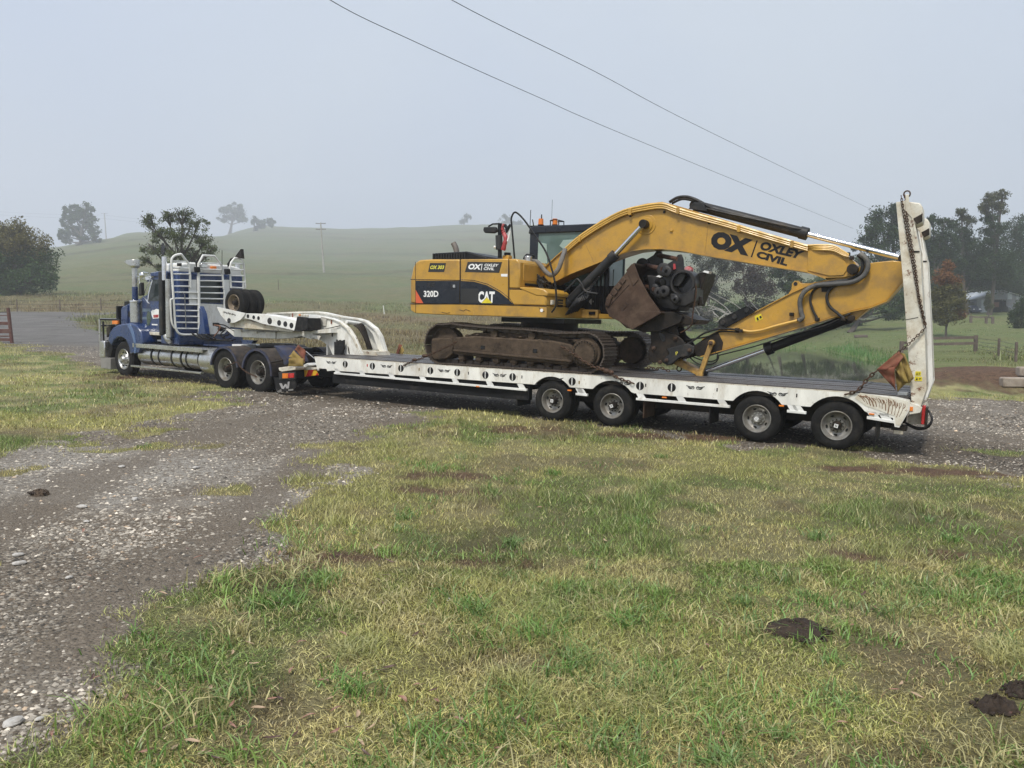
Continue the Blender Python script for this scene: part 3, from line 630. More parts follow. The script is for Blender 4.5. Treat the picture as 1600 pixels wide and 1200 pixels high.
tree('small_gum_tree', 'sparse leafy gum tree directly behind the truck cab', 280, 62,
     [(232, 345, 16, 14), (262, 340, 14, 12), (285, 338, 22, 15), (310, 352, 16, 14), (250, 365, 22, 14), (285, 365, 26, 16), (320, 380, 18, 14), (240, 390, 20, 14), (272, 395, 24, 16), (305, 400, 24, 16), (330, 392, 12, 10), (228, 408, 12, 9), (262, 418, 20, 10), (300, 425, 18, 10)],
     13000, .075, [(.10, .125, .05), (.07, .095, .038)], .22, sub=12, twigs=5, depth=.9, spread=.37, loose=.16, solid=.4)
tree('gum_tree', 'hazy umbrella shaped gum tree on the ridge above the sleeper cab', 362, 380,
     [(352, 330, 11, 8), (366, 325, 12, 8), (376, 332, 11, 8), (350, 342, 10, 6), (366, 340, 13, 6), (380, 343, 8, 6)], 6000, .55, [MD], .8, sub=9, spread=.30, loose=.08)
tree('gum_tree', 'small thin hazy gum tree leaning right just below the ridge', 399, 340,
     [(398, 345, 8, 7), (408, 350, 9, 7), (420, 346, 9, 6), (402, 356, 8, 4), (424, 351, 5, 4)], 4000, .45, [MD], .5, sub=8, spread=.30, loose=.08)
tree('gum_tree', 'faint misty two tuft tree on the ridge above the tail of the excavator', 724, 400,
     [(730, 339, 7, 5), (722, 346, 5, 4), (727, 345, 4, 3)], 2200, .5, [MD], .35, sub=8, spread=.30, loose=.08)
tree('gum_tree', 'faint misty tree on the ridge behind the excavator mirror', 806, 390,
     [(790, 345, 12, 9), (806, 352, 12, 8), (775, 355, 8, 7), (785, 362, 10, 8), (812, 362, 8, 8)], 4000, .5, [MD], .5, sub=8, spread=.30, loose=.08)
tree('tall_tree', 'dark bushy tree just left of the raised ramps', 1388, 118,
     [(1372, 338, 18, 16), (1395, 330, 16, 14), (1362, 360, 20, 18), (1385, 365, 28, 22), (1405, 350, 22, 22), (1352, 378, 16, 10), (1335, 385, 10, 7), (1380, 395, 34, 20), (1400, 330, 10, 12), (1390, 430, 40, 26), (1340, 420, 22, 20), (1395, 460, 44, 22)],
     20000, .17, [DK, MD], .4, sub=12)
tree('tall_tree', 'dark tree with ragged crown directly right of the raised ramps', 1462, 122,
     [(1458, 345, 12, 10), (1475, 350, 14, 10), (1460, 370, 24, 18), (1480, 385, 24, 18), (1450, 400, 26, 24), (1475, 420, 32, 24), (1455, 445, 30, 24)],
     14000, .17, [DK, MD], .4, sub=12, group=None)
tree('tall_tree', 'thin crowned olive tree between the ramps and the tallest tree', 1510, 128,
     [(1502, 332, 10, 8, 1), (1512, 345, 13, 10, 1), (1490, 348, 10, 8), (1500, 362, 18, 12), (1515, 380, 22, 16), (1500, 405, 30, 22), (1520, 430, 32, 24)],
     13000, .18, [DK, OL], .4, sub=11)
tree('tall_tree', 'tallest pale topped tree on the right skyline', 1545, 125,
     [(1548, 312, 13, 10, 1), (1566, 305, 12, 8, 1), (1540, 325, 12, 10, 1), (1560, 325, 14, 10, 1), (1545, 340, 14, 9), (1552, 360, 20, 14), (1545, 385, 28, 20), (1555, 415, 34, 24)],
     15000, .17, [DK, (.105, .11, .055)], .4, sub=12)
tree('tall_tree', 'broad dark tree at the right edge behind the shed', 1595, 140,
     [(1585, 358, 22, 14), (1605, 352, 22, 16), (1578, 380, 28, 20), (1608, 385, 34, 26), (1590, 410, 36, 26, 1), (1620, 420, 36, 32), (1580, 440, 34, 24), (1560, 455, 30, 16), (1640, 380, 30, 40)],
     20000, .19, [DK, MD], .45, sub=14)
tree('tall_tree', 'low dark tree filling the gap behind the small shed', 1500, 152, [(1490, 440, 34, 24), (1530, 450, 34, 22), (1460, 455, 30, 20), (1565, 450, 30, 22), (1420, 450, 30, 26)], 12000, .2, [DK], .4, sub=12)
tree('maple_tree', 'small autumn tree with orange red top beside the timber fence', 1479, 79,
     [(1481, 418, 10, 12, 1), (1475, 435, 16, 12, 1), (1490, 440, 14, 12, 1), (1480, 455, 22, 14), (1466, 462, 16, 14), (1495, 465, 18, 14), (1480, 480, 28, 16), (1462, 490, 16, 10), (1500, 490, 14, 10, 1), (1482, 500, 24, 8)],
     15000, .10, [(.12, .115, .04), RD], .13, sub=12, depth=.9)
tree('leaning_oak_tree', 'broad green tree overhanging the grass bank left of the ramp foot', 1328, 96,
     [(1345, 470, 26, 14), (1372, 480, 28, 14), (1392, 465, 24, 18), (1360, 455, 24, 14), (1392, 490, 20, 12), (1335, 485, 16, 10), (1410, 480, 14, 16)], 9000, .14, [MD, LG], .35, sub=10)
tree('dark_shrub', 'dark green shrub at the right edge in front of the shed', 1594, 92, [(1592, 490, 14, 20), (1606, 500, 14, 26), (1585, 505, 10, 12), (1600, 475, 12, 14)], 5000, .12, [DK], .12, cat='shrub', sub=10)
tree('poplar_shrub', 'narrow upright yellow green conifer in front of the shed door', 1545, 120, [(1545, 462, 5, 7), (1544, 472, 6, 8), (1546, 480, 6, 7)], 2500, .12, [OL], .1, cat='shrub', sub=9)
# scrub behind the boom
sc_ = [('grey green pine leaning over dead branches behind the bucket', 1115, 100, [(1095, 410, 24, 20), (1120, 430, 26, 24), (1135, 410, 26, 16), (1110, 455, 22, 18), (1128, 470, 20, 16)], [GY, MD]),
       ('brown dead scrubby tree under the boom lettering', 1170, 96, [(1160, 415, 22, 18), (1180, 430, 26, 20), (1190, 455, 24, 18), (1165, 450, 20, 18)], [(.07, .055, .045), (.085, .07, .055)]),
       ('drooping dark pine under the boom behind the pale scrub', 1218, 104, [(1215, 425, 24, 14), (1235, 435, 18, 12), (1225, 450, 16, 10), (1245, 415, 16, 8)], [DK, GY]),
       ('rounded dark green bush left of the stick lug', 1255, 98, [(1250, 450, 24, 14), (1275, 445, 22, 12), (1262, 468, 30, 14), (1240, 478, 22, 12)], [MD, DK]),
       ('bushy hedge tree behind the end of the boom', 1300, 108, [(1290, 440, 26, 12), (1320, 450, 24, 16), (1335, 430, 20, 14), (1300, 465, 30, 14), (1345, 455, 20, 14)], [MD, DK]),
       ('pale grey spiky bush beyond the excavator coupler', 1078, 92, [(1065, 470, 18, 14), (1085, 485, 20, 14), (1060, 492, 14, 10), (1100, 492, 16, 10)], [(.14, .135, .11), GY])]
for lb, px, Y, cl, pal in sc_: tree('scrub_tree', lb, px, Y, cl, 7500, .12, pal, .2, sub=9, twigs=7, group='scrub trees behind the boom')
for lb, px, Y, cl, pal in (('low dense hedge of dark bushes behind the left half of the dam', 1110, 95, [(1060, 492, 22, 12), (1090, 488, 22, 14), (1120, 490, 24, 14), (1148, 486, 20, 14), (1100, 508, 24, 11), (1150, 507, 24, 11)], [MD, GY]), ('low dense hedge of brown and green bushes behind the middle of the dam', 1200, 98, [(1170, 484, 20, 14, 1), (1195, 482, 22, 16), (1222, 480, 20, 14, 1), (1245, 482, 18, 14), (1180, 503, 22, 13, 1), (1243, 504, 20, 12)], [MD, (.07, .055, .045)]), ('low rounded green hedge behind the right end of the dam', 1290, 104, [(1262, 484, 20, 10), (1290, 482, 24, 14), (1318, 480, 22, 16), (1345, 482, 18, 14), (1265, 502, 22, 12), (1300, 503, 26, 12), (1335, 503, 22, 10)], [MD, DK])):
    tree('hedge_bush', lb, px, Y, cl, 9000, .13, pal, .12, sub=11, cat='bush', group='bushes behind the dam', solid=.8)
tree('tall_tree', 'dark tree mass filling the gap right of the ramps', 1440, 135, [(1425, 420, 34, 30), (1470, 430, 34, 30), (1500, 425, 34, 28), (1450, 395, 26, 24), (1530, 420, 34, 28), (1560, 425, 34, 28), (1490, 395, 24, 18), (1590, 440, 34, 30)], 26000, .19, [DK], .35, sub=14, solid=.8)
# long fallen dead branches in the scrub
dw = root('dead_branches', 'tangle of bare pale dead branches lying under the scrub trees', 'branches', loc=(*hitground(1150, 505), float(zfun(*hitground(1150, 505))))); bb = dw.location; dmb = MB()
for k in range(70):
    px = 1060 + 260 * random.random(); py = 500 - 8 * random.random(); Y = 88 + 10 * random.random(); r = ray(px, py); p = CAMP + r * (Y / r[1]); a = random.uniform(-2.6, 2.6); l = random.uniform(2, 6)
    q = [Vector(p) - bb]; d = Vector((math.sin(a), random.uniform(-.3, .3), random.uniform(.15, 1)));
    for s_ in range(5): q.append(q[-1] + d * l / 5); d += Vector((random.uniform(-.3, .3), 0, random.uniform(-.35, .1)))
    dmb.tube(q, [.06, .05, .045, .035, .025, .012], 5)
dmb.build('branch', M['polewood'], dw)


# ---------------------------------------------------------------- poles and power lines
def pole(px, pyt, Y, h, label, arms=1, r=.14, lean=0.0):
    k_ = far(Y) / Y; Y = far(Y); r = r * k_
    q = ray(px, pyt); p = CAMP + q * (Y / q[1]); zg = float(zfun(p[0], p[1])); t = root('power_pole', label, 'power pole', loc=(p[0], p[1], zg - .3), group='power poles'); H = p[2] - zg + .3
    MB().cyl((lean, 0, 0), (0, 0, H), r * 1.2, r * .75, 10).build('pole', M['polewood'], t)
    for k in range(arms):
        MB().box(-1.2 * k_, 1.2 * k_, -.08, .08, H - .35 - k * 1.8, H - .15 - k * 1.8).build('crossarm', M['fencewood'], t)
        for s_ in (-1.05, 0, 1.05): MB().cyl((s_ * k_, 0, H - .15 - k * 1.8), (s_ * k_, 0, H + .15 - k * 1.8), .05, .04, 6).build('insulator', M['stone'], t)
    return t, np.array([p[0], p[1], p[2]])
p1, P1 = pole(501, 348, 185, 10, 'pale wooden power pole on the hillside with two crossarms', 2, .19, lean=.8)
p2, P2 = pole(163, 333, 300, 10, 'hazy power pole on the left ridge beside the gum tree', 1, .2, lean=.9)
def wire(name, label, pts, r, group=None):
    P = np.array(pts); o = root(name, label, 'power line', loc=tuple(P[0]), group=group); MB().tube([tuple(p - P[0]) for p in P], r, 5).build('cable', M['black'], o); return o
def pray(px, py, Y): q = ray(px, py); return CAMP + q * (Y / q[1])
for k, (pa, pb, ya, yb, mids, lb) in enumerate((((706, 0), (1369, 331), 16, 60, [(931, 112.5), (1119, 211)], 'upper right of the two thin power lines crossing the sky'), ((516, 0), (1333, 357), 15, 60, [(650, 66), (837, 150), (1025, 231)], 'lower left of the two thin power lines crossing the sky'))):
    a = pray(*pa, ya); b_ = pray(*pb, yb); nrm = np.cross(b_ - a, [0, 0, 1.]); pts = [a]
    for mp_ in mids: q = ray(*mp_); t = ((a - CAMP) @ nrm) / (q @ nrm); pts.append(CAMP + q * t)
    pts.append(b_); d = pts[0] - pts[1]; pts = [pts[0] + d * 1.6 + np.array([0, 0, 1.4]), pts[0] + d * .8 + np.array([0, 0, .35])] + pts; e_ = b_ - pts[-2]; pass
    wire('power_line', lb, spline(pts, 8), .0075, 'power lines overhead')
for dz, lb in ((0, 'upper of the two faint power lines on the left ridge'), (-1.4, 'lower of the two faint power lines on the left ridge')):
    a = pray(-60, 326, far(330)); c = pray(163, 336, far(300)); e_ = pray(330, 347, far(330))
    def sag(a, b_): return [a * (1 - t) + b_ * t - np.array([0, 0, 6 * t * (1 - t)]) for t in np.linspace(0, 1, 9)]
    wire('power_line', lb, [p + np.array([0, 0, dz * 2]) for p in sag(a, c) + sag(c, e_)[1:]], .045, 'power lines on the ridge')

# ---------------------------------------------------------------- haze
hz = MB().box(-1400, 1400, -1400, 1400, -45, 260).build('haze', bpy.data.materials.new('haze_air'), smooth=False); tagit(hz, kind='stuff', label='thin morning mist over the paddocks')
hm = hz.data.materials[0]; hm.use_nodes = True; hm.node_tree.nodes.clear(); ho = hm.node_tree.nodes.new('ShaderNodeOutputMaterial'); pv_ = hm.node_tree.nodes.new('ShaderNodeVolumePrincipled')
pv_.inputs['Color'].default_value = (.93, .95, 1.0, 1); pv_.inputs['Density'].default_value = HAZE if 'HAZE' in globals() else .00105; pv_.inputs['Anisotropy'].default_value = .25
hm.node_tree.links.new(pv_.outputs[0], ho.inputs['Volume'])
# ================================================================ wheels
def E_(name, parent, loc=(0, 0, 0), rz=0.0):
    o = bpy.data.objects.new(name, None); COL.objects.link(o); o.empty_display_size = .1
    b = parent.get('_b', [0, 0, 0]); o.parent = parent; o.location = (loc[0] - b[0], loc[1] - b[1], loc[2] - b[2]); o.rotation_euler = (0, 0, rz); o['_b'] = [0, 0, 0]; return o
WP = {}
def wheel(parent, style, loc, far=False, rot=0.0):
    """style -> prototype tree built once, then copied; outer face towards the near side"""
    if style not in WP:
        Rr, w, rr, rimmat, hubmat, depth, studs, holes = WSTY[style]
        e = bpy.data.objects.new('wheel', None); COL.objects.link(e); e['_b'] = [0, 0, 0]; e.empty_display_size = .1; h = Rr - rr
        pr = [(.035, rr), (.008, rr + .02), (0, rr + h * .35), (.002, rr + h * .6), (.012, Rr - .045), (.028, Rr - .014), (.045, Rr)]
        g = (w - .09) / 4
        for k in range(1, 4): c = .045 + g * k; pr += [(c - .009, Rr + .001), (c - .006, Rr - .014), (c + .006, Rr - .014), (c + .009, Rr + .001)]
        pr += [(w - .045, Rr), (w - .028, Rr - .014), (w - .012, Rr - .045), (w, rr + h * .4), (w - .035, rr)]
        MB().lathe((0, 0, 0), pr, 44).build('tyre', M['tyre'], e)
        m = MB().lathe((0, 0, 0), [(.036, rr + .004), (.012, rr + .010), (.006, rr + .004), (.008, rr - .006), (.03, rr - .012), (.05, rr - .028), (depth - .02, rr - .045), (depth, rr - .075), (depth + .006, rr * .55), (depth - .012, rr * .5), (depth - .012, .02)], 40)
        m.build('rim', rimmat, e)
        hm = MB(); d0 = depth - .03
        for k in range(holes):
            a = 2 * math.pi * k / holes + .4; c = (math.cos(a) * rr * .71, depth - .016, math.sin(a) * rr * .71); t = Vector((-math.sin(a), 0, math.cos(a))); r_ = Vector((math.cos(a), 0, math.sin(a)))
            hm.add([tuple(Vector(c) + t * (math.cos(q) * rr * .13) + r_ * (math.sin(q) * rr * .085) + Vector((0, y, 0))) for y in (0, .02) for q in [2 * math.pi * j / 12 for j in range(12)]], [tuple(range(12))[::-1]] + [(j, (j + 1) % 12, (j + 1) % 12 + 12, j + 12) for j in range(12)])
        hm.build('hand_hole', M['blackgloss'], e)
        st = MB()
        for k in range(studs):
            a = 2 * math.pi * k / studs; c = (math.cos(a) * rr * .42, depth - .05, math.sin(a) * rr * .42); st.cyl(c, (c[0], depth - .008, c[2]), rr * .05, None, 6)
        st.build('wheel_nut', hubmat, e)
        if style.startswith('trailer'): MB().add([(-.03, -.0125, -.03), (.03, -.0125, -.03), (.03, -.0125, .03), (-.03, -.0125, .03), (-.018, -.0125, -.018), (.018, -.0125, -.018), (.018, -.0125, .018), (-.018, -.0125, .018)], [(0, 1, 5, 4), (1, 2, 6, 5), (2, 3, 7, 6), (3, 0, 4, 7)]).box(-.006, .006, -.014, -.011, -.012, .012).build('hub_mark', M['textwhite'], e)
        out = -.01 if depth > .08 else -.05
        MB().lathe((0, 0, 0), [(depth - .012, rr * .34), (depth - .05, rr * .32), (out + .02, rr * .27), (out, rr * .2), (out, .001)], 20).build('hub', hubmat, e)
        WP[style] = e; o = e
    else:
        o = WP[style].copy(); COL.objects.link(o)
        for ch in WP[style].children: c = ch.copy(); COL.objects.link(c); c.parent = o
    o.parent = parent; b = parent.get('_b', [0, 0, 0]); o.location = (loc[0] - b[0], loc[1] - b[1], loc[2] - b[2]); o.rotation_euler = (0, rot, math.pi if far else 0)
    return o
WSTY = {'trailer': (.40, .225, .232, M['rim'], M['darksteel'], .115, 10, 5), 'trailer_light': (.40, .225, .232, M['rim'], M['alloy'], .115, 10, 5),
        'drive': (.525, .27, .297, M['rim'], M['darksteel'], .15, 10, 5), 'steer': (.525, .29, .297, M['alloy'], M['alloy'], .05, 10, 8), 'spare': (.385, .225, .222, M['rim_brown'], M['darksteel'], .115, 10, 5),
        'drive_a': (.525, .27, .297, M['rim'], M['darksteel'], .15, 10, 5)}

# ================================================================ low loader
TR = root('low_loader_trailer', 'long white four axle low loader trailer with gooseneck, timber deck and raised ramps', 'trailer', A, (-5, 1.25, 0))
WX = [-5.25, -3.97, -1.275, 0.0]; DZ = .957; TW_ = 2.62
xF = A.L(491, 560)[0]; xB = A.L(1337, 612)[0]; xE, zE = A.L(1421, 641); zTail = A.L(1421, 625)[1]
def arch(xc, r=.50, zc=.36, zb=.70, n=12):
    a0 = math.asin((zb - zc) / r); return [(xc - r * math.cos(a0 + (math.pi - 2 * a0) * k / n), zc + r * math.sin(a0 + (math.pi - 2 * a0) * k / n)) for k in range(n + 1)]
def beam(t0, t1, near=True):
    xa = A.L(821, 602)[0]; zb1 = .71
    p = [(xF, DZ), (xF + .12, DZ - .33), (xF + .17, DZ - .26), (xF + .40, DZ - .265), (xF + .43, DZ - .315)]
    p += [(xF + .6, .665), (-8.0, .69), (WX[0] - .36, .70)]
    for x in WX[:2]: p += arch(x, .51, .375, .70)
    p += [(WX[1] + .45, .68), (WX[2] - .46, .68)] + arch(WX[2], .51, .375, .68) + arch(WX[3], .51, .375, .68)
    p += [(WX[3] + .45, .66), A.L(1395, 653), A.L(1398, 667), A.L(1405, 668), A.L(1421, 641), (xE, zTail), A.L(1400, 620), (xB, DZ)]
    return p
bm = beam(0, 0); q = [];
for a_ in bm:
    if not q or (abs(a_[0] - q[-1][0]) + abs(a_[1] - q[-1][1])) > 1e-3: q.append(a_)
MB().prism(q, 0, .045).build('side_beam', M['white'], TR, .006, label='near white side beam with rust marks')
MB().prism(q, TW_ - .045, TW_).build('side_beam', M['white'], TR, .006)
# top and bottom flanges of the near beam
# wrinkled rusty rear panel of the near beam
pr = [A.L(x, y) for x, y in ((1344, 613.5), (1419, 627), (1419, 640), (1406, 665), (1400, 664), (1398, 650), (1370, 640), (1352, 634), (1336, 622))]
MB().prism(pr, -.006, .0).build('rusty_tail_panel', M['white_rusty'], TR, label='rust streaked dented tail panel')
rw = MB()
for k in range(26):
    t = k / 25; x0_, y0_ = 1340 + 74 * t, 615 + 14 * t; x1_, y1_ = 1352 + 56 * t, 632 + 26 * t
    if k % 2: x1_, y1_ = (x0_ + x1_) / 2, (y0_ + y1_) / 2
    a = A.P(x0_ + random.uniform(-1, 1), y0_ + random.uniform(-1, 3), -.008); b_ = A.P(x1_ + random.uniform(-1, 1), y1_ - random.uniform(2, 6), -.008)
    rw.tube([a, tuple((np.array(a) + b_) / 2 + np.array([.015, 0, 0])), b_], random.uniform(.003, .008), 4)
rw.build('rust_streak', paint('rust_stain', (.24, .12, .055), .8), TR)
# lower marker rails, hangers, chassis
rail = M['white_clean']
def rail_seg(x0, z0, x1, z1):
    MB().prism([(x0, z0), (x1, z1), (x1, z1 - .045), (x0, z0 - .045)], -.01, .05).build('marker_rail', rail, TR, .004)
    n = max(2, int(abs(x1 - x0) / .8) + 1)
    h = MB()
    for k in range(n):
        x = x0 + (x1 - x0) * (k + .0) / (n - 1) if n > 1 else x0; x = min(max(x, x0 + .1), x1 - .12); z = z0 + (z1 - z0) * (x - x0) / (x1 - x0)
        h.prism([(x - .05, z - .01), (x + .09, z - .01), (x + .02, z + .09), (x - .11, z + .09)], .0, .03)
    h.build('rail_hanger', rail, TR)['kind'] = 'stuff'
rail_seg(A.L(522, 586)[0], .63, A.L(823, 606)[0], .60)
for a_, b_ in ((WX[0] + .53, WX[1] - .5), (WX[1] + .5, WX[2] - .46), (WX[2] + .5, WX[3] - .47), (WX[3] + .45, A.L(1397, 661)[0])): rail_seg(a_, .60, b_, .595 if b_ < .3 else .565)
MB().box(-11.2, -5.8, .06, .20, .36, .66).build('chassis_rail', M['black'], TR, .01)
MB().prism([(-11.3, .64), (-6.9, .64), (-6.2, .50), (-6.6, .42), (-10.9, .50)], .06, 1.9).build('under_frame', M['black'], TR)
MB().box(-5.9, .9, .75, .95, .35, .80).box(-5.9, .9, 1.65, 1.85, .35, .80).box(-5.7, .8, .06, 2.56, .80, .86).build('main_rail', M['darksteel'], TR)
ax = MB()
for x in WX: ax.cyl((x, .3, .40), (x, 2.3, .40), .07, None, 10).box(x - .25, x + .25, .55, .75, .28, .5).box(x - .25, x + .25, 1.85, 2.05, .28, .5)
ax.build('axle', M['darksteel'], TR)
for i, x in enumerate(WX):
    for t, far in ((.03, False), (.27, False), (TW_ - .03, True), (TW_ - .27, True)):
        wheel(TR, 'trailer_light' if i == 2 else 'trailer', (x, t, .40), far, rot=i * 1.1 + t)
    a2 = arch(x, .505, .375, .70, 14); a3 = arch(x, .485, .375, .70, 14)
    g = MB(); n_ = len(a2)
    g.add([(p[0], .046, p[1]) for p in a2] + [(p[0], .62, p[1]) for p in a2], [(k, k + 1, k + 1 + n_, k + n_) for k in range(n_ - 1)]).build('wheel_guard', M['black'], TR)
for px, py in ((815, 612), (1012, 625), (1114, 632), (1372, 652)):
    x, z = A.L(px, py, .25); boxobj('mudflap', M['rubber'] if px != 1012 else M['bucketsteel'], TR, x - .012, x + .012, .06, .62, .22, .62)
def disc(m, c, r, y, n=20, rz=None):
    rz = rz or r; m.add([(c[0] + r * math.cos(2 * math.pi * k / n), y, c[1] + rz * math.sin(2 * math.pi * k / n)) for k in range(n)] + [(c[0] + r * math.cos(2 * math.pi * k / n), y + .01, c[1] + rz * math.sin(2 * math.pi * k / n)) for k in range(n)],
                            [tuple(range(n)), tuple(range(2 * n - 1, n - 1, -1))] + [(k, k + n, (k + 1) % n + n, (k + 1) % n) for k in range(n)]); return m
for px, py in ((539.5, 569), (582, 572), (626.5, 575.5), (672.5, 579), (714.5, 582), (758.5, 586), (801, 589), (894, 596), (1000, 603), (1049.5, 605.5)):
    c = A.L(px, py); disc(MB(), c, .078, -.003).build('tie_hole', M['blackgloss'], TR)
    boxobj('tie_bar', M['white_clean'], TR, c[0] - .009, c[0] + .009, -.012, -.002, c[1] - .07, c[1] + .07, bevel=0)
for px, py in ((732, 583), (815.6, 589), (1009, 602), (1120.5, 609), (1245, 618)):
    c = A.L(px, py); boxobj('slot', M['blackgloss'], TR, c[0] - .01, c[0] + .01, -.004, .0, c[1] - .03, c[1] + .03, bevel=0)
for px, py in ((574, 571), (655, 577), (905, 597.5)):
    c = A.L(px, py); boxobj('reflector', M['red'] if px < 600 else M['flagyellow'], TR, c[0] - .012, c[0] + .012, -.006, .0, c[1] - .03, c[1] + .03, bevel=0)
for px, py in ((747, 604), (890, 610), (1038, 621), (1221, 634), (1362, 647)):
    c = A.L(px, py); boxobj('marker_lamp', M['orange'], TR, c[0] - .04, c[0] + .04, -.02, .03, c[1] - .012, c[1] + .012, bevel=.004)
# tribal scroll decals
def scroll(cx, cz, w=.30, h=.05):
    m = MB()
    def leafs(pts, wd):
        P = [np.array(p) for p in pts]; L_, R_ = [], []
        for i in range(len(P)):
            d = P[min(i + 1, len(P) - 1)] - P[max(i - 1, 0)]; d = d / (np.linalg.norm(d) + 1e-9); nrm = np.array([-d[1], d[0]]); t = i / (len(P) - 1); ww = wd * math.sin(math.pi * min(1, .12 + t * .88)) + .0008
            L_.append(P[i] + nrm * ww); R_.append(P[i] - nrm * ww)
        n_ = len(P); m.add([(p[0], -.005, p[1]) for p in L_] + [(p[0], -.005, p[1]) for p in R_], [(i, i + 1, i + 1 + n_, i + n_) for i in range(n_ - 1)])
    for s in (-1, 1):
        leafs([(cx + s * w * (.08 + .42 * t), cz + h * (.1 + .55 * t ** 2)) for t in np.linspace(1, 0, 7)], .007)
        leafs([(cx + s * w * (.34 - .2 * t), cz - h * .35 * math.sin(3 * t)) for t in np.linspace(0, 1, 7)], .007)
        leafs([(cx + s * (w * .15 + .03 * math.cos(a)), cz + .024 * math.sin(a)) for a in np.linspace(.4, 5.2, 12)], .006)
        leafs([(cx + s * (w * .30 + .018 * math.cos(a)), cz + .016 * math.sin(a)) for a in np.linspace(3, 7.5, 9)], .005)
        leafs([(cx + s * w * .40, cz + h * .1), (cx + s * w * .33, cz - h * .2), (cx + s * w * .24, cz - h * .1)], .005)
    return m
for px, py in ((517.5, 566.5), (604, 572.5), (694, 579.5), (780.5, 586.5), (868.5, 592.5), (974.5, 599), (1086.5, 606), (1215, 616), (1371, 628.5)):
    c = A.L(px, py); scroll(c[0], c[1], .34, .055).build('scroll_decal', M['textblack'], TR)
# deck planks
x0d, x1d = xF + .05, xB; nP = 12; wP = (TW_ - .10) / nP
tailx = xE - .03; tailz = zTail
pm = {}
for k in range(nP):
    y0 = .05 + k * wP + .006; y1 = .05 + (k + 1) * wP - .006
    dz = random.uniform(-.006, .010)
    cuts = [x0d, -9.2 + random.uniform(-.6, .6), -5.3 + random.uniform(-.7, .7), -2.0 + random.uniform(-.5, .5), x1d]
    for a_, b_ in zip(cuts[:-1], cuts[1:]): MB().box(a_ + .006, b_ - .006, y0, y1, DZ - .04, DZ + .035 + dz).build('plank', M['wood'], TR, .005)
    MB().prism([(x1d + .005, DZ + .03 + dz), (tailx, tailz + .05 + dz), (tailx, tailz + .0), (x1d + .005, DZ - .03)], y0, y1).build('plank', M['wood'], TR, .005)
MB().box(xF, x1d, .0, .05, DZ - .002, DZ + .012).build('rub_strip', M['white_rusty'], TR)
boxobj('deck_plate', M['darksteel'], TR, xF + .02, xB, .05, TW_ - .05, DZ - .09, DZ - .045)
# splintered tail ends
rt_ = MB(); c = A.L(1412, 620, .1); rt_.box(tailx - .12, tailx + .05, .1, 2.5, tailz - .06, tailz + .03)
rt_.build('tail_crossmember', M['darksteel'], TR, .01)
MB().box(tailx - .16, tailx - .02, .12, .32, tailz + .055, tailz + .10).build('tail_block', M['white_clean'], TR, .006)
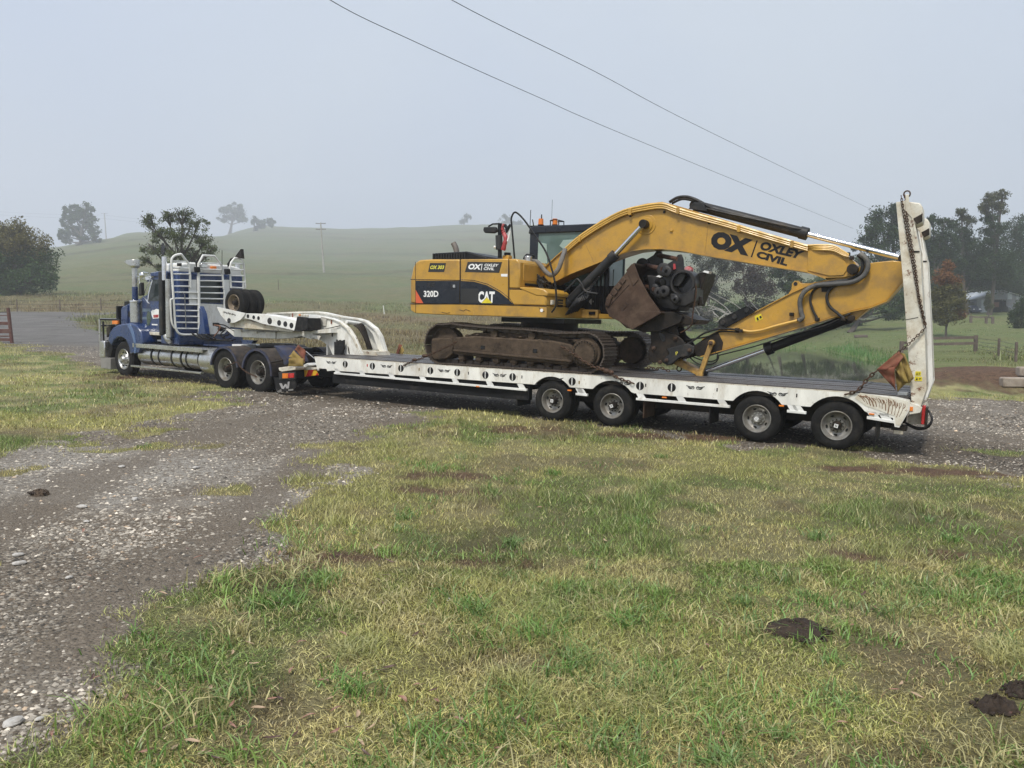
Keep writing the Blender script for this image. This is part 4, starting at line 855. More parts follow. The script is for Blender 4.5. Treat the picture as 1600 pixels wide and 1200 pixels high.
# ramps (near, far)
RO = [(1400, 316), (1416, 313), (1422, 330), (1430, 352), (1436, 385), (1438, 392), (1441, 450), (1445, 520), (1448, 608), (1436.5, 641), (1424, 627), (1411, 440)]
for T0 in (.05, 2.02):
    e = E_('ramp', TR, (0, 0, 0)); e['_b'] = list(TR['_b']); e.location = (0, 0, 0)
    pr = A.poly(RO, .05); wd = .58
    MB().prism(pr, T0, T0 + .03).prism(pr, T0 + wd - .03, T0 + wd).build('ramp_side', M['white_rusty'] if T0 < 1 else M['white'], e, .005)
    f = [A.L(x, y, .05) for x, y in ((1400, 316), (1411, 440), (1424, 627))]; bk = [A.L(x, y, .05) for x, y in ((1422, 325), (1436, 385), (1445, 520), (1447, 600))]
    m = MB()
    for a_, b_ in zip(f[:-1], f[1:]): m.prism([a_, b_, (b_[0] + .03, b_[1]), (a_[0] + .03, a_[1])], T0 + .031, T0 + wd - .031)
    for a_, b_ in zip(bk[:-1], bk[1:]): m.prism([a_, b_, (b_[0] - .02, b_[1]), (a_[0] - .02, a_[1])], T0 + .031, T0 + wd - .031)
    m.build('ramp_tread', M['white_rusty'], e)
    c0 = A.L(1418, 314, .05); q = [A.L(x, y, .05) for x, y in ((1418, 314), (1437, 316), (1441, 322), (1441.5, 338), (1440, 346), (1431, 350), (1425, 349))]
    MB().prism(q, T0 + .06, T0 + wd - .02).build('foot_pad', M['white_rusty'], e, .02)
    q = [A.L(x, y, .05) for x, y in ((1426.5, 341), (1440.8, 333), (1441, 345), (1432, 350))]
    MB().prism(q, T0 + .05, T0 + .058).build('rusty_pad_edge', M['darksteel'], e)
    q = [A.L(x, y, .05) for x, y in ((1415, 304), (1420, 304), (1421, 318), (1428, 345), (1430, 372), (1424, 340), (1415, 330))]
    MB().prism(q, T0 - .012, T0).build('hook_plate', M['white_rusty'], e, .004)
    c0 = A.L(1417, 303, .05); MB().tube([(c0[0] + .045 * math.cos(a), T0 + .02, c0[1] + .05 * math.sin(a)) for a in np.linspace(0, 2 * math.pi, 12, endpoint=False)], .012, 6, closed=True).build('shackle', M['chain'], e)
    q = [A.L(x, y, .05) for x, y in ((1420, 392), (1437, 392), (1437, 394), (1428, 394.5))]
    MB().prism(q, T0 - .01, T0 + .0).build('seam', M['darksteel'], e)
    a_, b_ = A.L(1413.5, 500, .05), A.L(1446, 497, .05); MB().tube([(a_[0], T0 - .004, a_[1]), (b_[0] - .1, T0 - .004, b_[1] + .01)], .004, 4).build('weld_seam', M['darksteel'], e)
    c0 = A.L(1432, 635, .05); disc(MB(), c0, .045, T0 - .02).build('pivot_pin', M['white_clean'], e)
    if T0 < 1:
        for x0_, y0_, x1_, y1_ in ((1430.5, 580, 1439, 587), (1429.5, 588, 1440.5, 595.5)):
            a_, b_ = A.L(x0_, y0_, .05), A.L(x1_, y1_, .05); boxobj('warning_sticker', M['signyellow'], e, a_[0], b_[0], T0 - .006, T0 - .002, b_[1], a_[1], bevel=0)
            tm = MB(); w_ = b_[0] - a_[0]
            tm.prism([(a_[0] + w_ * .15, b_[1] + .012), (a_[0] + w_ * .3, a_[1] - .012), (a_[0] + w_ * .45, b_[1] + .012)], T0 - .008, T0 - .0065).box(a_[0] + w_ * .55, b_[0] - w_ * .12, T0 - .008, T0 - .0065, b_[1] + .035, b_[1] + .045).box(a_[0] + w_ * .55, b_[0] - w_ * .2, T0 - .008, T0 - .0065, b_[1] + .018, b_[1] + .026).build('sticker_print', M['textblack'], e)
# hinge plate, lamps, rear cluster
q = [A.L(x, y) for x, y in ((1419.5, 627), (1431, 632), (1441, 637), (1438, 645), (1421, 648))]; MB().prism(q, .01, .07).build('hinge_plate', M['white_rusty'], TR, .006)
a_ = A.L(1424, 639); boxobj('side_lamp', M['orange'], TR, a_[0] - .022, a_[0] + .022, -.006, .008, a_[1] - .035, a_[1] + .035)
q = [A.L(x, y, .4) for x, y in ((1418, 651), (1440, 640), (1443, 662), (1418, 664))]; MB().prism(q, .4, 2.2).build('rear_panel', M['white_rusty'], TR, .006)
a_ = A.L(1441, 645, .3); boxobj('tail_lamp', M['red'], TR, a_[0] + .0, a_[0] + .05, .14, .30, a_[1] - .17, a_[1] + .13, bevel=.01); boxobj('lamp_bracket', M['darksteel'], TR, a_[0] + .05, a_[0] + .08, .1, .4, a_[1] - .2, a_[1] + .1)
a_ = A.L(1397, 668, .1); boxobj('stabiliser_foot', M['white_rusty'], TR, a_[0], a_[0] + .13, .1, .25, a_[1] - .1, a_[1] + .02)
boxobj('foot_bracket', M['darksteel'], TR, a_[0] - .04, a_[0] + .18, .09, .3, a_[1] - .04, a_[1] + .04)
MB().tube(spline([A.P(1415, 661, .3), A.P(1432, 668, .2), A.P(1447, 667, .1), A.P(1456, 657, .1), A.P(1453, 645, .15), A.P(1446, 638, .3)], 5), .018, 7).build('air_hose', M['rubber'], TR)
MB().tube(spline([A.P(1418, 664, .3), A.P(1434, 671, .22), A.P(1450, 668, .12), A.P(1457, 654, .1), A.P(1451, 641, .2)], 5), .012, 6).build('air_hose', M['rubber'], TR)
# ---- gooseneck
def gpoly(pts, T): return [A.L(x, y, T) for x, y in pts]
near_web = [(352, 514), (366, 526), (430, 529.5), (455, 528.5), (480, 527.5), (500, 531), (513, 540), (520.5, 556), (566, 556.5), (560, 540), (553.5, 526), (545, 513), (533, 503), (523, 498.5), (509, 495.5), (494, 493), (480, 497), (470, 505), (455, 515), (430, 516), (400, 515)]
MB().prism(gpoly(near_web, 1.0), 1.0, 1.04).build('gooseneck_web', M['white'], TR, .004)
top = [(480, 495), (494, 492.5), (509, 495), (523, 498), (533, 502.5), (545, 512.5), (553.5, 525.5), (560, 540), (567, 556)]
def flange(pts, T, w, th, mat, name='gooseneck_flange'):
    m = MB(); P = gpoly(pts, T)
    for a_, b_ in zip(P[:-1], P[1:]):
        d = np.array(b_) - np.array(a_); d /= np.linalg.norm(d); nrm = np.array([-d[1], d[0]]) * th
        m.prism([a_, b_, tuple(np.array(b_) - nrm), tuple(np.array(a_) - nrm)], T - w / 2, T + w / 2)
    return m.build(name, mat, TR)
flange(top[4:], 1.02, .15, .03, M['white_rusty']); flange(top[:5], 1.02, .12, .025, M['white'])
far_web = [(420, 489.5), (470, 487.5), (496, 487), (509, 488.4), (534, 494), (561, 498), (573, 501.5), (588, 513), (596, 526), (604.5, 554.5), (600, 555), (590, 545), (582, 522), (573, 511), (560, 505), (540, 503), (520, 501), (500, 500), (480, 505), (430, 505)]
MB().prism(gpoly(far_web, 1.75), 1.75, 1.79).build('gooseneck_web', M['white'], TR, .004)
inner = [(566, 556), (600, 556), (597, 545), (584, 519), (572, 510), (572, 535)]
MB().prism(gpoly([(571, 511), (584, 519), (597, 546), (582, 547), (571, 520)], 1.95), 1.95, 1.97).build('gooseneck_panel', M['white'], TR)
flange([(420, 489), (470, 487), (496, 486.5), (509, 488), (534, 493.5), (561, 497.5), (573, 501), (588, 512.5), (596, 525.5), (604.5, 554)], 1.77, .16, .035, M['white'])
MB().prism(gpoly([(568, 547), (604, 549), (606, 555.5), (566, 556)], 1.7), 1.3, 1.8).build('gooseneck_foot', M['white_rusty'], TR)
boxobj('gooseneck_back', M['white'], TR, A.L(521, 545, 1.3)[0], A.L(521, 545, 1.3)[0] + .05, 1.04, 1.75, .95, 1.7)
a_, b_ = A.P(541, 503, 1.2), A.P(563, 506, 1.7); MB().cyl(a_, b_, .05, None, 12).build('cross_tube', M['white'], TR)
hs = MB()
for k in range(5): hs.tube(spline([A.P(553 + k * 2.5, 508 - k * .6, 1.3 + .06 * k), A.P(561 + k * 2, 514 - k, 1.35 + .06 * k), A.P(570 + k * 1.5, 530, 1.4 + .06 * k), A.P(575 + k * 1.6, 546, 1.45 + .06 * k)], 5), .022, 6)
hs.build('hydraulic_hose', M['darksteel'], TR)
# platform and lower box of the gooseneck
MB().box(A.L(430, 495, 1.3)[0], A.L(520, 495, 1.3)[0], 1.04, 1.75, 1.62, 1.66).build('platform_plate', M['white'], TR)
x0_, z1_ = A.L(366, 516, .75); x1_, z0_ = A.L(430, 529, .75)
MB().prism(gpoly([(365.5, 514), (376.5, 514.5), (376.5, 519), (390, 520), (390, 517), (401, 517.5), (401, 521), (415.5, 522), (415.5, 518), (430, 519), (430, 529), (368, 526)], .75), .75, .80).build('skid_box_side', M['white'], TR, .004)
MB().prism(gpoly([(368, 517), (430, 520), (430, 528.5), (368, 525.5)], .85), .801, 1.74).build('skid_box', M['white'], TR, .006)
MB().prism(gpoly([(430, 519), (446, 517), (462, 516), (480, 516), (488, 520), (488, 530), (478, 524), (457, 528), (430, 529.5)], .80), .80, 1.0).build('gusset', M['white'], TR, .004)
MB().prism(gpoly([(470, 517), (500, 516), (522, 513), (523, 520), (500, 521), (470, 520)], .9), .78, 1.1).build('side_shelf', M['white'], TR, .004)
MB().prism(gpoly([(471, 518), (487, 522), (487, 530), (471, 524)], .82), .78, .80).prism(gpoly([(489, 523), (503, 525), (500, 531), (489, 527)], .82), .78, .80).build('gusset', M['white'], TR)
for px0, px1 in ((518.5, 520),): boxobj('shelf_strut', M['darksteel'], TR, A.L(px0, 520, .99)[0], A.L(px1, 520, .99)[0], .985, .995, A.L(px0, 526, .99)[1], A.L(px0, 513, .99)[1], bevel=0)
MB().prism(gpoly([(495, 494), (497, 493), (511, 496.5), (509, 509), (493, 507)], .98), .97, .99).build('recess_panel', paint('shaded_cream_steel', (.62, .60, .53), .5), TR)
for px, py, T in ((518, 503, .99), (457.5, 492.5, 1.0)): c = A.L(px, py, T); boxobj('reflector', M['flagred'], TR, c[0] - .02, c[0] + .02, T - .012, T - .001, c[1] - .05, c[1] + .05, bevel=0)
q = gpoly([(523, 534), (526, 535), (526, 530.5), (528.5, 533), (531.5, 531), (533.5, 533), (538, 531), (538, 545), (536.5, 548), (535.5, 556), (523, 556)], .9); MB().prism(q, .88, .93).build('rubber_flap', M['rubber'], TR)
MB().prism(gpoly([(543.2, 541), (545, 545), (546, 553), (544.5, 552)], .985), .985, .999).build('rust_slot', M['darksteel'], TR)
# sloping loading arm with half-disc nose and black end
arm = [(382, 489.5), (413, 491), (440, 495.5), (464.5, 501), (459.5, 516.5), (430, 510), (410, 506), (394, 500), (380, 497)]
MB().prism(gpoly(arm, .45), .45, .51).build('arm_plate', M['white_clean'], TR, .005)
MB().prism(gpoly([(382, 489.5), (413, 491), (440, 495.5), (464.5, 501), (464, 503), (440, 497.5), (413, 493), (382, 491.5)], .6), .511, .98).build('arm_top', M['white'], TR)
nose = [(338.5, 479.5), (383, 489.5)] + [(383 + (360 - 383) * t * 1.0, 489.5) for t in ()] + [(381, 494), (375.5, 500), (366, 504.5), (359, 504.6), (353, 502), (345, 493)]
MB().prism(gpoly(nose, .42), .42, .47).build('nose_plate', M['white_clean'], TR, .005)
MB().prism(gpoly([(355, 499), (383, 499), (410, 506), (460, 516.5), (457, 518.5), (400, 514), (362, 511)], .55), .53, 1.4).build('arm_underside', M['white_rusty'], TR, .006)
for px, py, r in ((387, 494, .05), (396, 495.8, .05), (403.5, 497, .05), (421, 501.5, .085), (435.7, 504.5, .07), (445.4, 506.3, .07), (455, 508.5, .07)): disc(MB(), A.L(px, py, .44), r, .445).build('lightening_hole', M['grey'] if px in (421, 435.7, 445.4) else M['blackgloss'], TR)
disc(MB(), A.L(358, 501, .42), .07, .414).build('pin_hole', M['blackgloss'], TR)
sm = MB()
for k in range(9):
    a_, b_ = A.L(349.5 + k * 2.15, 486.2 + k * .52, .42), A.L(351.1 + k * 2.15, 489.3 + k * .52, .42); sm.prism([(a_[0], b_[1] + .02 * (k % 2)), (b_[0], b_[1]), (b_[0] - .01, a_[1] - .012 * (k % 3)), (a_[0], a_[1])], .4165, .419)
sm.build('faded_logo', M['decalgrey'], TR)
MB().prism(gpoly([(464, 494.5), (480.5, 496), (481, 514), (470, 517.8), (459.5, 517)], .44), .44, .9).build('rubber_end_block', M['rubber'], TR, .01)
MB().prism(gpoly([(464, 494.5), (466, 491), (482, 492), (484, 497), (480.5, 496)], .5), .46, .9).build('end_block_cap', M['white'], TR, .006)
for k in range(4): c = A.L(468 + k * 4.2, 492.3 + k * .3, .44); boxobj('end_marker', M['orange'] if k == 0 else M['white_rusty'], TR, c[0] - .03, c[0] + .03, .435, .46, c[1] - .015, c[1] + .02)
MB().tube(spline([A.P(481, 502, .5), A.P(486, 511, .6), A.P(495, 515, .8), A.P(508, 514, .95), A.P(531, 509, .97)], 5), .012, 6).build('air_hose', M['rubber'], TR)
# chevron plate and front corner
q = gpoly([(475, 578), (493, 576.5), (497.5, 586), (476, 588.5)], .1)
cp = E_('chevron_board', TR); cp['_b'] = list(TR['_b']); cp.location = (0, 0, 0)
MB().prism(q, .10, .12).build('board', paint('amber_reflective', (.72, .42, .03), .4), cp)
for st_ in ([(478, 588.3), (486, 587.6), (490.5, 576.8), (482.5, 577.4)], [(493, 586.6), (497.5, 586), (496, 582)]): MB().prism(gpoly(st_, .098), .092, .098).build('stripe', M['red'], cp)
for ch in cp.children: pass

# ================================================================ spare wheels on the gooseneck
for k in range(3):
    g = root('spare_wheel', ['front spare truck wheel with dirty brown rim lying on the gooseneck', 'second spare wheel from the front in the row on the gooseneck', 'rearmost spare wheel in the row on the gooseneck'][k], 'wheel', A, (0, 0, 0), group='spare wheels on the gooseneck')
    T = .50 + k * .27; cx_, cz_ = A.L(364.5, 473.5, .50); w_ = wheel(g, 'spare', (0, 0, 0))
    for ch in list(w_.children): ch.parent = g
    bpy.data.objects.remove(w_) if w_ is not WP['spare'] else None
    if k == 0: WP['spare'] = g
    pos = A.world(cx_, T, cz_); g.matrix_world = Matrix.Translation(Vector(pos)) @ A.M
# ================================================================ excavator
EX = root('excavator', 'yellow tracked excavator chained on the low loader with its stick folded under the boom', 'excavator', A, (-6.2, 1.4, DZ + .04))
def ep(pts, T): return [A.L(x, y, T) for x, y in pts]
Y_ = M['yellow']
# ---- tracks
def track_path():
    pts = [(-7.85, 1.0), (-4.95, 1.0)]
    cx, cz, r = A.L(916, 552, .05)[0], 1.38, .385
    for a in np.linspace(-90, 88, 13): pts.append((cx + r * math.cos(R(a)), cz + r * math.sin(R(a))))
    pts += [(-5.2, 1.74), (-5.9, 1.79), (-6.7, 1.80), (-7.4, 1.83), (-7.75, 1.86)]
    cx2, cz2, r2 = -7.99, 1.42, .42
    for a in np.linspace(82, 270, 13): pts.append((cx2 + r2 * math.cos(R(a)), cz2 + r2 * math.sin(R(a)) * 1.0))
    return pts
TP_ = [np.array(p) for p in track_path()]; TP_.append(TP_[0]); cum = [0]
for a_, b_ in zip(TP_[:-1], TP_[1:]): cum.append(cum[-1] + np.linalg.norm(b_ - a_))
def tp_at(s):
    s %= cum[-1]
    for k in range(1, len(cum)):
        if s <= cum[k]: t = (s - cum[k - 1]) / max(cum[k] - cum[k - 1], 1e-6); return TP_[k - 1] * (1 - t) + TP_[k] * t
NS = 49; sp = cum[-1] / NS
shoe_me = {}
sh = MB(); hw = .295; L_ = sp * .5 - .004
sh.box(-L_, L_, -hw, hw, -.012, .012)
for gx_ in (-L_ * .72, -.0, L_ * .72): sh.prism([(gx_ - .011, .010), (gx_ + .011, .010), (gx_ + .006, .034), (gx_ - .006, .034)], -hw, hw)
sh.box(-L_ * .9, L_ * .9, -.09, -.05, -.085, -.012).box(-L_ * .9, L_ * .9, .05, .09, -.085, -.012)
for side, (T0, lb) in enumerate(((.30, 'near crawler track caked in dry mud'), (2.50, 'far crawler track caked in dry mud'))):
    e = E_('crawler_track', EX); e['_b'] = list(EX['_b']); e.location = (0, 0, 0); e['label'] = lb
    proto = None
    for k in range(NS):
        s_ = (k + .5) * sp; p = tp_at(s_); d = tp_at(s_ + .03) - tp_at(s_ - .03); an = math.atan2(d[1], d[0])
        if proto is None:
            proto = sh.build('track_shoe', M['shoe'], e, rel=False); o = proto
        else: o = bpy.data.objects.new('track_shoe', proto.data); COL.objects.link(o); o.parent = e
        b = EX['_b']; o.location = (p[0] - b[0], T0 - b[1], p[1] - b[2])
        o.rotation_euler = (math.pi, -an + random.uniform(-.02, .02), 0)
    # link chain
    lk = MB()
    for k in range(NS):
        s_ = (k + .5) * sp; p = tp_at(s_); d = tp_at(s_ + .03) - tp_at(s_ - .03); d /= np.linalg.norm(d); nrm = np.array([-d[1], d[0]]); c = p + nrm * .055
        for tt in (T0 - .085, T0 + .065):
            q = [c - d * L_ * 1.05 - nrm * .03, c + d * L_ * .8 - nrm * .035, c + d * L_ * 1.1 + nrm * .01, c + d * L_ * .5 + nrm * .035, c - d * L_ * .6 + nrm * .035, c - d * L_ * 1.1 + nrm * .005]
            lk.prism([tuple(v) for v in q], tt, tt + .022)
    o = lk.build('link_chain', M['trackmud'], e); o['kind'] = 'stuff'
    # frame, rollers, idler, sprocket
    T_ = T0 - .30
    fr = ep([(703, 532), (708, 527), (740, 525), (860, 532), (888, 538), (893, 545), (893, 566), (884, 571), (706, 554)], 0); MB().prism(fr, T_ + .07, T_ + .5).build('track_frame', M['trackmud'], e, .03)
    fr = ep([(716, 527), (735, 520), (800, 521), (860, 524), (880, 530), (882, 538), (716, 530)], 0); MB().prism(fr, T_ + .16, T_ + .42).build('frame_top', M['trackmud'], e, .05)
    fr = ep([(672, 529), (700, 528), (705, 530), (705, 553), (695, 561), (676, 563), (671, 556)], 0); MB().prism(fr, T_ + .05, T_ + .5).build('idler_guard', M['trackmud'], e, .025)
    a_, b_ = A.L(706, 549, 0), A.L(890, 566, 0); MB().prism([a_, b_, (b_[0], b_[1] + .04), (a_[0], a_[1] + .04)], T_ + .03, T_ + .075).build('frame_flange', M['trackmud'], e, .008)
    for px, py in ((751.5, 543), (833.5, 548.5)): c = A.L(px, py, 0); boxobj('frame_window', M['blackgloss'], e, c[0] - .05, c[0] + .05, T_ + .062, T_ + .072, c[1] - .035, c[1] + .04, bevel=0)
    for px, py in ((768, 522.5), (827, 525)): c = A.L(px, py, 0); MB().cyl((c[0], T_ + .08, c[1] + .0), (c[0], T_ + .4, c[1]), .085, None, 14).build('carrier_roller', M['trackmud'], e, .01)
    for k in range(7): x = A.L(716 + 27 * k, 560, 0)[0]; MB().cyl((x, T_ + .12, 1.14), (x, T_ + .46, 1.14), .09, None, 14).box(x - .07, x + .07, T_ + .10, T_ + .14, 1.10, 1.22).build('track_roller', M['trackmud'], e, .006)
    c = (-7.97, 1.43); MB().lathe((c[0], T_ + .14, c[1]), [(0, .01), (0, .2), (.03, .34), (.06, .345), (.06, .30), (.2, .30), (.2, .345), (.26, .34), (.3, .1)], 28).build('idler', M['trackmud'], e)
    c = (A.L(914, 551.5, .05)[0], 1.375)
    if side == 0:
        MB().lathe((c[0], T_ + .02, c[1]), [(0, .005), (0, .20), (.005, .245), (.03, .255), (.06, .26), (.06, .30), (.10, .31), (.14, .2)], 32).build('final_drive', M['trackmud'], e)
        bl = MB()
        for k in range(24): a = 2 * math.pi * k / 24; bl.cyl((c[0] + .225 * math.cos(a), T_ + .0, c[1] + .225 * math.sin(a)), (c[0] + .225 * math.cos(a), T_ + .03, c[1] + .225 * math.sin(a)), .014, None, 6)
        bl.build('drive_bolt', M['darksteel'], e)['kind'] = 'stuff'
    else: MB().lathe((c[0], T_ + .14, c[1]), [(0, .005), (0, .28), (.03, .30), (.1, .31)], 28).build('final_drive', M['trackmud'], e)
    sk_ = [];
    for k in range(42): a = 2 * math.pi * k / 42; rr_ = .345 if k % 2 else .30; sk_.append((c[0] + rr_ * math.cos(a), c[1] + rr_ * math.sin(a)))
    MB().prism(sk_, T_ + .27, T_ + .33).build('sprocket', M['darksteel'], e)
# clods of dry soil on the near frame
m = MB()
for k in range(160):
    x = random.uniform(-7.4, -4.9); z = 1.60 + random.uniform(-.03, .04) - (.06 if x > -5.3 else 0); m.sphere((x, random.uniform(.1, .4), z), random.uniform(.015, .05), (1.2, 1, .6), 6, 4)
m.build('dried_mud', M['trackmud'], EX)['kind'] = 'stuff'
MB().box(-7.0, -5.2, .55, 2.25, 1.25, 1.60).build('car_body', M['trackmud'], EX, .04)
MB().cyl((-6.1, 1.4, 1.6), (-6.1, 1.4, 2.03), .62, None, 32).build('slew_ring', M['darksteel'], EX, .01)
q = A.L(795, 496, .8), A.L(892, 497, .8); MB().box(q[0][0], q[1][0], .5, 2.3, 1.93, 2.03).build('slew_guard', M['black'], EX)
# ---- house
TB = .12; ZB = 2.04
low = [(641, 476), (642, 485), (649, 489.5), (680, 491.5), (800, 495), (854, 496.5), (854, 478.5), (800, 476), (649, 474), (641, 475)]
MB().prism(ep(low, TB), TB, 2.70).build('counterweight_skirt', Y_, EX, .03, label='dented lower skirt')
hood1 = [(641, 436.5), (641, 474), (718.5, 475), (718.5, 405), (674, 405), (656, 406), (650, 409.5), (645.5, 417)]
MB().prism(ep(hood1, TB), TB, 2.70).build('engine_hood', Y_, EX, .035)
hood2 = [(719.5, 405), (719.5, 475.5), (794, 476), (794, 404.5)]
MB().prism(ep(hood2, TB), TB, 2.70).build('side_door', Y_, EX, .02)
pod = [(795, 404.5), (795, 476), (801, 478.5), (854, 479), (854, 466), (852, 457), (846, 453.5), (812, 451), (812, 410), (808, 404.5)]
TP2 = TB + .92
MB().prism(ep([(795, 404.5), (795, 451), (812, 451), (812, 410), (808, 404.5)], TB), TB, TP2 + .3).build('front_tank', Y_, EX, .03)
fx = A.L(812, 430, TB)[0]; a_ = A.F(814, 409, fx); b_ = A.F(831, 436, fx)
boxobj('tank_recess', paint('shaded_panel_yellow', (.56, .32, .06), .45), EX, fx - .01, fx + .012, TB + .14, TP2 + .1, 2.78, 3.12, bevel=.01)
boxobj('tank_step', M['black'], EX, fx, fx + .05, TB + .2, TP2 + .1, 2.68, 2.73)
MB().prism(ep([(795, 452), (801, 451.8), (840, 453.5), (852, 457), (854, 466), (854, 478), (795, 476)], TB), TB, TP2).build('tool_box', Y_, EX, .025)
MB().prism(ep([(812, 448.5), (838, 449.5), (850, 452), (856, 457), (856, 463), (838, 462), (812, 451.5)], TB), TB - .01, TP2 + .02).build('step_box', Y_, EX, .02)
fx2 = A.L(855, 470, TB)[0]
boxobj('front_vent', M['black'], EX, fx2 - .01, fx2 + .014, TB + .45, TB + .66, 2.27, 2.42, bevel=.004)
for k in range(2): boxobj('vent_bar', Y_, EX, fx2 + .014, fx2 + .024, TB + .45, TB + .66, 2.31 + .05 * k, 2.325 + .05 * k, bevel=0)
boxobj('lamp', M['white_rusty'], EX, fx2, fx2 + .05, TB + .12, TB + .22, 2.30, 2.39)
# seams
sm = M['blackgloss']
def seam(pts, T=TB, w=.007, name='panel_gap'):
    MB().tube([A.P(x, y, T - .001) for x, y in pts], w, 4).build(name, sm, EX)
seam([(641.5, 436.5), (719, 438), (719, 437.5)]); seam([(719, 405), (719, 475.5)], w=.012); seam([(649, 409), (649.5, 489)]); seam([(641, 475), (719, 475), (800, 477), (854, 478.5)], w=.008)
seam([(794.5, 404.5), (794.5, 465)]); seam([(795, 451.5), (815, 452), (835, 456), (854, 464)]); seam([(719.5, 437), (740, 438), (762, 444), (782, 455), (796, 466), (803, 476)], w=.006)
MB().prism(ep([(649.5, 438.5), (718, 439), (718, 474.3), (661.5, 473.8), (649.8, 453)], TB), TB - .005, TB - .001).build('decal_panel', M['decal'], EX)
MB().prism(ep([(720, 439), (740, 440), (760, 445.5), (780, 456), (793, 466.5), (802.5, 475.5), (720, 475)], TB), TB - .005, TB - .001).build('decal_panel', M['decal'], EX)
MB().prism(ep([(649.6, 453), (661.8, 473.8), (650, 473.5)], TB), TB - .006, TB - .002).build('red_flash', paint('red_flash_sticker', (.68, .12, .045), .4), EX)
MB().prism(ep([(667, 441), (680, 441), (680, 448), (667, 448)], TB), TB - .007, TB - .005).build('door_latch', M['blackgloss'], EX)
MB().prism(ep([(704, 443), (713, 443), (713, 451.5), (704, 451.5)], TB), TB - .009, TB - .005).build('door_latch', M['blackgloss'], EX)
MB().prism(ep([(708, 445), (711.5, 445), (711.5, 450), (708, 449)], TB), TB - .012, TB - .009).build('latch_handle', M['alloy'], EX)
MB().prism(ep([(720.5, 451), (748, 451), (748, 473.5), (720.5, 473)], TB), TB - .007, TB - .0052).build('grille_panel', M['decalgrey'], EX)
def dec(pts, mat, name, dz=.004): MB().prism(ep(pts, TB), TB - dz, TB - .001).build(name, M[mat], EX)
def txt(body, pts, T, mat, off=.02, name='lettering', par=None, **k): return text_mb(body, [A.L(x, y, T) for x, y in pts], T, off, **k).build(name, M[mat], par or EX, smooth=False)
dec([(672, 411), (697, 411), (694, 425), (669, 425)], 'decalgrey', 'fleet_number_plate')
txt('OX 303', [(671.5, 420.5), (693, 420.5), (694.5, 414.8), (673, 414.8)], TB - .006, 'textyellow', .03)
dec([(731, 409.3), (784.5, 409.5), (780, 426.2), (726.5, 425)], 'decalgrey', 'company_plate')
txt('OX', [(730.5, 420.8), (750.5, 421.5), (752.8, 412.5), (733, 412)], TB - .006, 'textwhite', .05)
dec([(753, 412.3), (754, 412.3), (752.6, 422.6), (751.6, 422.6)], 'textwhite', 'divider', .006)
txt('OXLEY', [(756.5, 416.2), (777.5, 416.8), (779.5, 412.4), (757.5, 412)], TB - .006, 'textwhite', .03)
txt('CIVIL', [(755.3, 421.8), (772, 422.4), (773.2, 418), (756.2, 417.5)], TB - .006, 'textwhite', .03)
txt('320D', [(662, 464), (685, 464), (685, 454.2), (662, 454.2)], TB - .007, 'textwhite', .03)
txt('CAT', [(746.8, 473), (772.5, 473), (773.2, 455.3), (747.2, 455)], TB - .007, 'textwhite', .05)
dec([(752.5, 473.6), (769.5, 473.8), (761.2, 464.8)], 'signyellow', 'logo_triangle', .011)
dec([(752.0, 473.9), (753.5, 474.2), (762.2, 465.8), (761.4, 463.8)], 'decal', 'logo_outline', .0105)
dec([(783, 428), (793, 428), (793, 432.3), (783, 432)], 'textwhite', 'white_sticker')
c = A.L(846.5, 485, TB); disc(MB(), c, .035, TB - .01, 8).build('white_tag', M['textwhite'], EX)
sc2 = MB(); [sc2.tube([A.P(x, y, TB - .002) for x, y in p_], .006, 4) for p_ in ([(718, 484), (724, 486), (728, 483.5), (735, 486.5)], [(842, 480), (846, 486), (851, 487)], [(690, 488), (698, 489.5), (703, 488.5)])]
sc2.build('scratch', M['darksteel'], EX)['kind'] = 'stuff'
# top deck items
ZT = A.L(740, 404.5, TB)[1]
MB().prism([(A.L(674, 405, .3)[0], ZT - .03), (A.L(677, 397, .3)[0], ZT + .16), (A.L(728, 397, .3)[0], ZT + .18), (A.L(760, 402, .3)[0], ZT + .06), (A.L(762, 405, .3)[0], ZT - .03)], .30, 2.1).build('air_grille_hood', M['black'], EX, .03)
gv_ = MB()
for k in range(13):
    x = A.L(677.5 + 4.1 * k, 400, .29)[0]; gv_.box(x - .022, x + .012, .28, .30, ZT + .02, ZT + .15)
gv_.build('grille_slat', M['grey'], EX)
p_ = [A.P(713, 404, 1.2), A.P(713.5, 394, 1.2), A.P(711.5, 386, 1.2), A.P(708.5, 380, 1.2)]; MB().tube(spline(p_, 4), .065, 12).build('exhaust_pipe', paint('rusty_grey_exhaust', (.17, .15, .13), .6, .3, dirt=RUST, damt=.2), EX)
MB().box(A.L(787, 400, .6)[0], A.L(796.5, 400, .6)[0], .55, .70, ZT - .02, ZT + .10).build('filler_neck', Y_, EX, .01)
MB().cyl((A.L(792, 396, .6)[0], .62, ZT + .09), (A.L(792, 396, .6)[0], .62, ZT + .16), .07, None, 12).build('filler_cap', M['black'], EX)
MB().cyl((A.L(820, 402, .6)[0], .75, ZT - .04), (A.L(820, 402, .6)[0], .75, ZT + .09), .08, None, 12).build('filter_cap', M['alloy'], EX, .01)
MB().prism(ep([(818, 400), (822, 396), (828, 397), (829, 405), (816, 405)], .9), .9, 1.1).build('pump_cover', M['black'], EX, .02)
